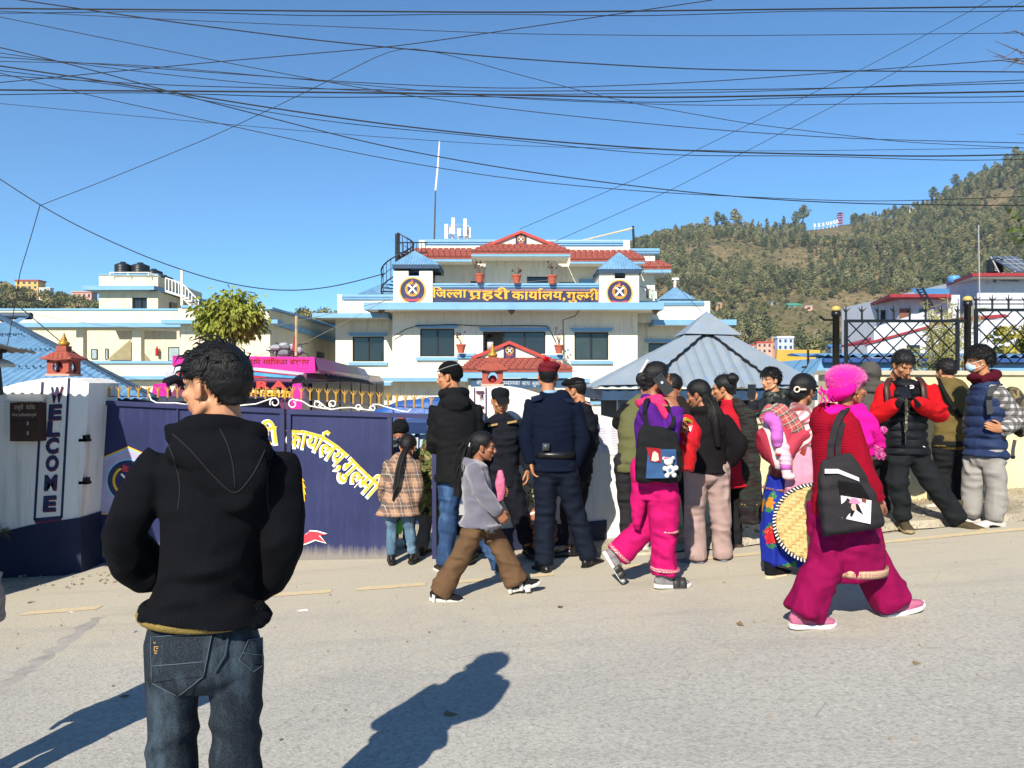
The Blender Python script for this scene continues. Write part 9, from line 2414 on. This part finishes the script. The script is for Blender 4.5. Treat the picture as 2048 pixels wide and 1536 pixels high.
 p.hair(hair_cap(.010, .30, side=-.05, back=-.5, seed=3, mess=.05)); mb = MB(); v, f = torus(Vector(p.hx_([(.086, -.004, -.052)])[0]), .010, .0028, (1, -.2, 0)); mb.add(v, f); p.piece('earring', M('gold', '#c99a3a', .25, .1, 5, 0, 60, .9), mb)
 mb = MB(); v, f = torus(J['wrR']+Vector((0, 0, .0)), .038, .006, (.2, 0, 1)); mb.add(v, f); p.piece('bangle', M('bangle_red', '#9c1226', .3), mb)
 # charcoal tote with white band and photo print
 b = thing('tote_bag', 'charcoal tote bag with a white band and portrait print carried by the pink hat woman', 'bag', p.pt(1702, 1060, -.3)); dd = -.33
 S = ring_tube([p.pt(1706, 1062, dd), p.pt(1704, 1052, dd), p.pt(1694, 1000, dd), p.pt(1680, 945, dd), p.pt(1672, 915, dd)], [.17, .172, .155, .125, .085], [.02, .05, .055, .04, .015], (1, 0, -.22), 26, 4.5); P = remesh([S], .009, 2); meshobj('bag', wrinkle(P[0], P[1], .006, 5, 5, 8), P[1], cloth('charcoal_canvas', '#2a282b', .85), b)
 mb = MB(); ribbon(mb, [p.pt(1660, 918, dd+.02), p.pt(1662, 890, -.27), p.pt(1672, 850, -.255), p.pt(1684, 828, -.2), p.pt(1697, 815, -.09)], .036, .008, (1, 0, 0)); ribbon(mb, [p.pt(1676, 918, dd+.04), p.pt(1676, 890, -.25), p.pt(1682, 860, -.25), p.pt(1690, 832, -.19)], .03, .008, (1, 0, 0)); mb.build('handle', MATS['charcoal_canvas'], b)
 def fl(pts, o, name, mat, th=.006, par=None):
  mb = MB(); mb.prism([p.pt(x, y, dd-o)for x, y in pts], (0, th, 0)); return mb.build(name, mat, par or b)
 fl([(1650, 938), (1676, 938), (1718, 955), (1719, 963), (1677, 947), (1650, 947)], .058, 'white_band', M('band_white', '#c7bcbf', .8)); fl([(1677, 961), (1722, 968), (1742, 1001), (1680, 991)], .062, 'flap', cloth('black_flap', '#131315'))
 pr = fl([(1682, 991), (1743, 1001), (1741, 1048), (1684, 1036)], .064, 'photo_print', M('print_white', '#c9c0c8', .6))
 for pts, mat in(([(1697, 1006), (1703, 996), (1713, 997), (1722, 1006), (1714, 1008)], M('print_pinkhat', '#c9799a', .6)), ([(1703, 1008), (1712, 1009), (1713, 1019), (1706, 1022), (1702, 1015)], M('print_face', '#c79f8a', .6)), ([(1711, 1007), (1717, 1009), (1727, 1030), (1718, 1024), (1713, 1020)], BLK), ([(1703, 1020), (1710, 1022), (1704, 1034), (1700, 1032)], BLK), ([(1723, 996), (1733, 998), (1732, 1006), (1724, 1004)], M('print_brown', '#6a3a2a', .7))):fl(pts, .066, 'print_shape', mat, .001, pr)
pink_hat_woman()
def wall_men():
 p = Person('person in a grey hooded jacket behind the pink hat woman', (1752, 1048), 1.62, 20, dict(head=(1738, 752, .05), neck=(1748, 785, 0), pelvis=(1748, 905, 0), shL=(1725, 800, 0), shR=(1772, 800, 0)), SK2, d=7.6, head=(10, 10, 0))
 p.build_body(); g = cloth('grey_jacket', '#4a4844', .85); p.topwear('jacket', g, .035, .06, .006); v, f = hair_cap(.03, .2, side=-.2, back=-1.0, mess=.02); p.hair((v, f), name='hood', mat=g); p.piece('hood_collar', g, parts=[torus(p.J['neck']+Vector((0, 0, .03)), .075, .045, (0, .1, 1)), torus(p.J['neck']+Vector((0, -.02, .075)), .062, .04, (0, .1, 1))], vox=.008); p.legwear('trousers', BLK2); p.shoes('shoe', BLK, RUB, {'R':(-60, 0)})
 # red sleeves and puffer vest
 p = Person('man in a black puffer vest over a red jumper, head bent over a phone', (1850, 1062), 1.68, 172, dict(
 head=(1806, 729, -.05), neck=(1812, 765, 0), chest=(1812, 820, 0), shR=(1772, 778, 0), shL=(1858, 778, 0), elR=(1755, 830, -.05), wrR=(1793, 808, -.26), elL=(1880, 828, -.05), wrL=(1834, 806, -.26), pelvis=(1814, 900, 0), hipR=(1800, 908, 0), hipL=(1832, 908, 0), knR=(1794, 970, -.04), anR=(1808, 1042, -.02), knL=(1872, 975, -.04), anL=(1922, 1044, -.05)), SK1, d=7.12, head=(186, 32, 0), hand=(None, None)); J = p.J
 p.HD ={'L':((-.6, -.35, .25), (0, .3, 1)), 'R':((.6, -.35, .25), (0, .3, 1))}; p.build_body(); redc = cloth('red_fleece', '#b8121a', .85, .1, 6)
 p.garment('sleeve', [p.arm('L', (.068, .07, .062, .05), .016), p.arm('R', (.068, .07, .062, .05), .016)], redc, .007, sz=12)
 vm = cloth('black_puffer', '#14171b', .55, .12, 8, 90); p.topwear('puffer_vest', vm, .045, .03, .004, arms='', extra=[torus(J['neck']+Vector((0, 0, -.01)), .085, .036, (0, -.2, 1))], w=(1, 1, 1.12, 1.04, .95), hemw=(.158, .118), quil=(.078, .028))
 gl = MB(); glove = cloth('black_glove', '#121316')
 for n in 'LR':
  hv, hf = hand_mesh(.75); fd = Vector(p.HD[n][0]).normalized(); pn = Vector(p.HD[n][1]); pn =(pn-fd*pn.dot(fd)).normalized(); xx = pn.cross(fd); h = np.array(hv)*1.06
  F = np.asarray(hf)
  if n == 'R':h = h*arr((-1, 1, 1)); F = F[:, ::-1]
  meshobj('glove', h@np.array((xx, pn, fd)).T+arr(J['wr'+n]), F, glove, p.root)
 mb = MB(); [ribbon(mb, q, .05, .014, (1, 0, 0))for q in([p.pt(1781, 757, .02), p.pt(1774, 770, -.13), p.pt(1776, 800, -.17), p.pt(1772, 830, -.14)], [p.pt(1836, 755, .02), p.pt(1846, 768, -.13), p.pt(1850, 800, -.17), p.pt(1858, 825, -.13)])]; p.piece('rucksack_strap', M('brown_leather', '#3f211c', .5, .15), mb)
 mb = MB(); mb.tube([p.pt(1812, 770, -.17), p.pt(1812, 830, -.195), p.pt(1811, 888, -.18)], .006, 5); p.piece('zip', M('zip_grey', '#4c4f52', .4), mb)
 lg = MB(); vs, fs = stroke2([(0, 0), (.03, .002), (.034, .014), (.02, .022), (0, .020)], .010); lg.add([p.pt(1820, 776, -.175)+Vector((a, 0, b))for a, b in vs], fs); p.piece('chest_logo', WHITEL, lg); mb = MB(); mb.obox(p.pt(1847, 893, -.12), (.014, 0, -.006), (0, .003, 0), (0, 0, .004)); p.piece('hip_logo', WHITEL, mb)
 p.legwear('trousers', cloth('black_cargo', '#191c1f', .8, .12, 7), (.108, .104, .094, .088, .080, .074), .011, .9, sxy=4, sz=10)
 p.shoes('boot', cloth('olive_brown_boot', '#4b4233', .8, .2, 14), M('tan_sole', '#8f7f5f', .7), {'R':(-4, 0), 'L':(38, -6)}, 1.06)
 strand_short(p, 420, .03, 7, .42, -.5, .005, .35, .5, (0, .4, -.8), .02, .12)
 ph = thing('mobile_phone', 'black phone held in both gloved hands by the red sleeved man', 'phone', p.pt(1809, 782, -.34)); mb = MB(); mb.obox(p.pt(1809, 785, -.34), (.045, 0, 0), (0, .035, .045), (0, -.005, .005)); mb.build('phone_body', M('phone_black', '#15161a', .3), ph); mb = MB(); ribbon(mb, [p.pt(1812, 800, -.36), p.pt(1813, 840, -.30), p.pt(1811, 866, -.28)], .024, .006, (1, 0, 0)); mb.build('lanyard', m_camo('lanyard_camo', ['#20201c', '#4d4b40', '#8f8a7a', '#1a1a18'], 30), ph)
 # olive jacket, back turned
 p = Person('man in an olive brown jacket leaning on the wall, back turned, dark strap across it', (1905, 1022), 1.66, -4, dict(head=(1891, 743, .06), neck=(1896, 764, .04), chest=(1904, 820, 0), shL=(1872, 782, .03), shR=(1936, 785, .03), elL=(1876, 820, .12), wrL=(1880, 790, .3), elR=(1942, 830, .1), wrR=(1925, 800, .3), pelvis=(1905, 885, -.02), anL=(1893, 1005, 0), anR=(1920, 1005, 0)), SK1, d=7.72, head=(18, 10, 0))
 p.build_body(); p.topwear('jacket', cloth('olive_brown_jacket', '#5f5230', .85, .1, 6), .036, .03, .007, w=(1, 1, 1.1, 1.06, 1.05), hemw=(.18, .14)); q = p.J['pelvis']+Vector((0, 0, -.01)); v, f = torus(q, .165, .03, (0, 0, 1), .78); p.piece('hem_band', BLK, MB().add(v, f)); p.legwear('trousers', BLK2, (.105, .1, .088, .08, .074, .07), .008); p.shoes('shoe', M('white_trainer', '#b5b0aa', .6), RUB, {'L':(60, 0)})
 mb = MB(); ribbon(mb, [p.pt(1876, 756, .0), p.pt(1890, 785, -.16), p.pt(1912, 822, -.175), p.pt(1938, 850, -.10)], .045, .01, (1, 0, -.6)); p.piece('strap', BLK, mb); strand_short(p, 420, .028, 9, .45, -.55, .005, .3, .5, (0, .3, -.9), .018, .12)
 # face mask, plaid sleeves
 p = Person('young man in a blue face mask, maroon scarf, navy puffer vest and grey joggers', (1970, 1056), 1.66, 68, dict(
 head=(1958, 722, 0), neck=(1972, 762, 0), chest=(1972, 815, 0), shL=(1993, 785, -.13), shR=(1955, 782, .12), elL=(2036, 838, -.14), wrL=(2004, 860, -.20), elR=(1945, 840, .2), wrR=(1940, 870, .16), pelvis=(1970, 905, 0), hipL=(1988, 912, -.07), hipR=(1952, 910, .07), knL=(1995, 980, -.08), anL=(1990, 1042, -.07), knR=(1944, 978, .08), anR=(1940, 1036, .09)), SK1, d=7.1, head=(74, 4, 0), hand=(.35, .5)); p.HD['L'] =((-1, -.15, .25), (.3, 1, .2)); p.build_body(); J = p.J
 p.garment('sleeve', [p.arm('L', (.07, .068, .062, .05), .02), p.arm('R', (.07, .068, .062, .05), .02)], m_plaid('bw_plaid', '#a9a9a9', '#4a4b4f', '#101114', 16, None, .06, .5), .008); p.topwear('puffer_vest', cloth('navy_puffer', '#23304f', .6, .12, 8, 90), .05, .03, .004, arms='', w=(1, 1, 1.1, 1.02, .92), hemw=(.16, .135), quil=(.10, .028), extra=[torus(J['neck']+Vector((0, 0, -.04)), .09, .036, (0, 0, 1))])
 p.piece('scarf', m_knit('maroon_wool', '#4a0f1f', .6, 200, .6), parts=[torus(J['neck']+Vector((0, 0, .035)), .084, .046, (-.35, 0, 1)), ell(p.pt(1950, 755, -.03), (.06, .08, .04))], vox=.008, wr=.006)
 p.legwear('joggers', cloth('grey_fleece', '#8b8884', .95, .06, 6), (.100, .094, .086, .082, .080, .068), .012, .92, 0, 1.05, sxy=4, sz=9); p.shoes('shoe', M('trainer_white', '#b9b3ab', .6, .2, 30), M('trainer_sole', '#c2bcb2', .6), {'L':(14, 0), 'R':(8, 0)}, 1.1)
 for n in 'LR':
  mb = MB(); fd = Vector((-.85, -.3, 0))if n == 'L' else Vector((-.9, -.2, 0)); a = J['an'+n]; ribbon(mb, [a+fd*.02+Vector((.03, -.05, -.05)), a+fd*.06+Vector((0, -.05, -.035)), a+fd*.11+Vector((0, -.04, -.04))], .022, .006, (0, 0, 1)); p.piece('shoe_stripe', BLK, mb)
 mv, mf = remesh([ell((0, .064, -.052), (.060, .050, .050)), ell((0, .090, -.045), (.022, .026, .034))], .006, 3); mi = None; p.hair((mv, mf), name='face_mask', mat=M('mask_blue', '#9db9cf', .8, .05)); mb = MB()
 for x in(-1, 1):mb = MB(); mb.tube([(x*.055, .075, -.02), (x*.075, .03, -.005), (x*.084, -.012, .008), (x*.084, -.014, -.03), (x*.075, .03, -.055), (x*.055, .075, -.075)], .0022, 5); p.hair((mb.v, mb.f), name='mask_loop', mat=WHITEL)
 strand_short(p, 700, .06, 12, .48, -.45, .007, .45, .7, (0, .7, -.5), .03, .2)
 b = thing('rucksack', 'camouflage rucksack on the back of the face mask man at the right edge', 'rucksack', p.pt(2035, 880, .02)); P = remesh([ell(p.pt(2026, 820, .05), (.10, .15, .21)), ell(p.pt(2040, 845, .03), (.06, .12, .13))], .012, 3); meshobj('bag', wrinkle(P[0], P[1], .008, 4), P[1], m_camo('brown_camo', ['#2a2a26', '#54503f', '#7a6a48', '#3a2c20'], 12), b); mb = MB(); ribbon(mb, [p.pt(2000, 768, -.05), p.pt(1984, 778, -.19), p.pt(1978, 800, -.22), p.pt(1980, 828, -.21)], .05, .012, (1, 0, 0)); ribbon(mb, [p.pt(2030, 880, -.04), p.pt(2026, 900, -.05), p.pt(2026, 918, -.05)], .03, .008, (1, 0, 0)); mb.build('strap', cloth('grey_webbing', '#3f4042'), b); mb = MB(); mb.obox(p.pt(1979, 795, -.235), (.022, 0, 0), (0, .006, 0), (0, 0, .012)); mb.obox(p.pt(2026, 914, -.06), (.018, 0, 0), (0, .006, 0), (0, 0, .012)); mb.build('buckle', BLKL, b)
wall_men()
def window_man():
 d = 33.6; p = Person('person in a tan hooded jacket standing inside the wide office window', (979, 775, Z(742, d)), 1.62, 10, {}, SK2, d=d, head=(10, 0, 0), voxel=.03)
 p.build_body(False); p.topwear('jacket', cloth('tan_jacket', '#7a5f3c'), .035, .05); p.legwear('trousers', BLK2); v, f = hair_cap(.012, .4, back=-.6); p.hair((v, f)); mb = MB(); mb.obox(p.p+Vector((.04, -.2, 1.12)), (.13, 0, 0), (0, .04, 0), (0, 0, .19)); p.piece('pale_bib', M('bib_pale', '#b9aeb0', .8), mb)
window_man()
bpy.data.scenes.remove(TMP)
# ---------------------------------------------------------------- overhead cables
WIREM = M('cable_black', '#0e0f12', .6)
def cables():
 L =[("thick top cable nearly level across the whole sky", 5, 12, [(0, 17), (1024, 25), (2048, 13)]),
 ("thin faint cable just under the top one, dipping slightly", 2.2, 13, [(0, 22), (400, 42), (1024, 68), (1400, 72), (2048, 66)]),
 ("medium cable falling from the top left corner to mid right", 4, 11, [(0, -6), (300, 38), (620, 80), (1024, 118), (1400, 140), (2048, 144)]),
 ("thin cable sagging from upper left to the right hill crest", 2.6, 12, [(0, 34), (440, 123), (750, 182), (1024, 220), (1400, 258), (1700, 278), (2048, 286)]),
 ("cable rising from the left edge to leave through the top edge", 3, 14, [(0, 165), (440, 123), (800, 92), (1024, 59), (1425, 0)]),
 ("medium cable sagging lowest of the long ones towards the right", 3.6, 10, [(0, 95), (130, 124), (350, 187), (520, 230), (760, 293), (1024, 340), (1300, 377), (1536, 400), (1750, 409), (2048, 411)]),
 ("thin cable in the left bundle that levels out mid sky", 2.6, 11, [(0, 106), (180, 132), (500, 168), (760, 185), (1024, 190), (1500, 184), (2048, 160)]),
 ("cable in the left bundle that rises again at the right edge", 2.8, 12, [(0, 114), (300, 136), (700, 165), (1024, 179), (1400, 165), (1700, 143), (2048, 117)]),
 ("thick paired cable passing behind the whip mast tip", 4.8, 10, [(0, 132), (180, 158), (380, 190), (520, 213), (760, 248), (1024, 277), (1350, 302), (1850, 314), (2048, 309)]),
 ("cable just above the thick middle one", 3, 11.5, [(0, 151), (350, 172), (700, 179), (1024, 183), (1600, 178), (2048, 166)]),
 ("thickest middle cable level across the sky", 5.5, 10.5, [(0, 180), (600, 184), (1024, 190), (1300, 196), (2048, 183)]),
 ("thin long cable sagging across the hilltop letters", 2.6, 10, [(0, 146), (140, 183), (440, 247), (760, 317), (1024, 360), (1300, 385), (1740, 405), (2048, 393)]),
 ("faint thin cable crossing under the bundle at left", 1.8, 15, [(0, 207), (300, 235), (700, 270), (1024, 292), (1500, 303), (2048, 296)]),
 ("thin cable under the middle bundle, right side", 2.4, 12.5, [(0, 123), (250, 127), (620, 160), (1024, 198), (1400, 212), (2048, 204)]),
 ("cable hung in two legs from the crossing near the sky centre", 2.2, 13.5, [(80, 411), (200, 365), (330, 312), (430, 271), (600, 190), (790, 95), (806, 90), (900, 110), (1024, 146), (1250, 204), (1500, 248), (1800, 284), (2048, 296)]),
 ("black cable swinging from the left edge down to the office stair", 3.4, 9, [(-20, 345), (0, 358), (80, 411), (160, 455), (300, 518), (440, 565), (560, 584), (660, 577), (770, 547)]),
 ("cable dropping steeply from the left crossing to the shed roof", 2.6, 9, [(80, 411), (60, 480), (40, 545), (28, 620), (15, 690)]),
 ("black drop cable slanting over the left lantern", 3.6, 8.2, [(-10, 575), (60, 630), (118, 682), (150, 706), (200, 738), (300, 790)]),
 ("thin diagonal wire from the top right to the office gable", 1.8, 20, [(1990, -5), (1740, 130), (1500, 248), (1290, 350), (1040, 458)]),
 ("lower thin diagonal wire from the top right to the office roof", 1.8, 19, [(2060, -5), (1700, 195), (1340, 381), (1110, 483)])]
 for k, (lab, w, d, pts)in enumerate(L):
  P =[W(a, b, d)for a, b in pts]
  if pts[0][0]<=0:P =[P[0]+(P[0]-P[1]).normalized()*4]+P
  if pts[-1][0]>=2040:P = P+[P[-1]+(P[-1]-P[-2]).normalized()*4]
  # smooth through the points
  A = np.array([tuple(p)for p in P]); s = np.r_[0, np.cumsum(np.linalg.norm(np.diff(A, axis=0), axis=1))]
  t = np.linspace(0, s[-1], 90); Q = np.stack([np.interp(t, s, A[:, i])for i in range(3)], 1)
  for _ in range(12 if k!=14 else 3):Q[1:-1] = .25*Q[:-2]+.5*Q[1:-1]+.25*Q[2:]
  r = w/FPX*d/2*.62
  mb = MB(); mb.tube([Vector(q)for q in Q], r, 5)
  if w>4.5:mb.tube([Vector(q)+Vector((0, .05, -.028+.02*sin(i*.33)))for i, q in enumerate(Q)], r*.5, 4)
  o = mb.build('overhead_cable', WIREM, None, True); tag(o, lab, 'cable', 'overhead cables')
  # faint service wires in front of the office
 for lab, pts, d in(("pale service wire slanting from the office stair to the lower left", [(770, 600), (700, 640), (600, 690), (480, 720)], 26), ("pale service wire crossing the annex front", [(40, 625), (200, 650), (360, 662), (560, 650), (780, 600)], 27), ("pale service wire from the office tower over the terrace", [(866, 560), (960, 572), (1100, 560), (1195, 545)], 31.5), ("thin wire from the roof jib down to the guard post", [(1290, 503), (1340, 560), (1405, 625)], 24), ("yellowish guy wire right of the guard post cap", [(1420, 615), (1446, 655), (1460, 690)], 20)):
  mb = MB(); mb.tube([W(a, b, d)for a, b in pts], .009, 4); o = mb.build('service_wire', M('pale_wire', '#77736a', .7), None, True); tag(o, lab, 'wire', 'service wires')
cables()
# ---------------------------------------------------------------- thin air between here and the hill
def haze():
 mb = MB(); mb.box(-1480, 1480, -30, 830, -8, 195)
 t = bpy.data.materials.new('haze'); t.use_nodes = True; n = t.node_tree; n.nodes.remove(n.nodes['Principled BSDF'])
 v = n.nodes.new('ShaderNodeVolumePrincipled'); v.inputs['Density'].default_value = HAZE; v.inputs['Color'].default_value =(.66, .85, 1, 1); v.inputs['Anisotropy'].default_value = .2
 n.links.new(v.outputs[0], n.nodes['Material Output'].inputs['Volume'])
 o = mb.build('haze', t); o['kind'] = 'stuff'
HAZE = .00026
haze()
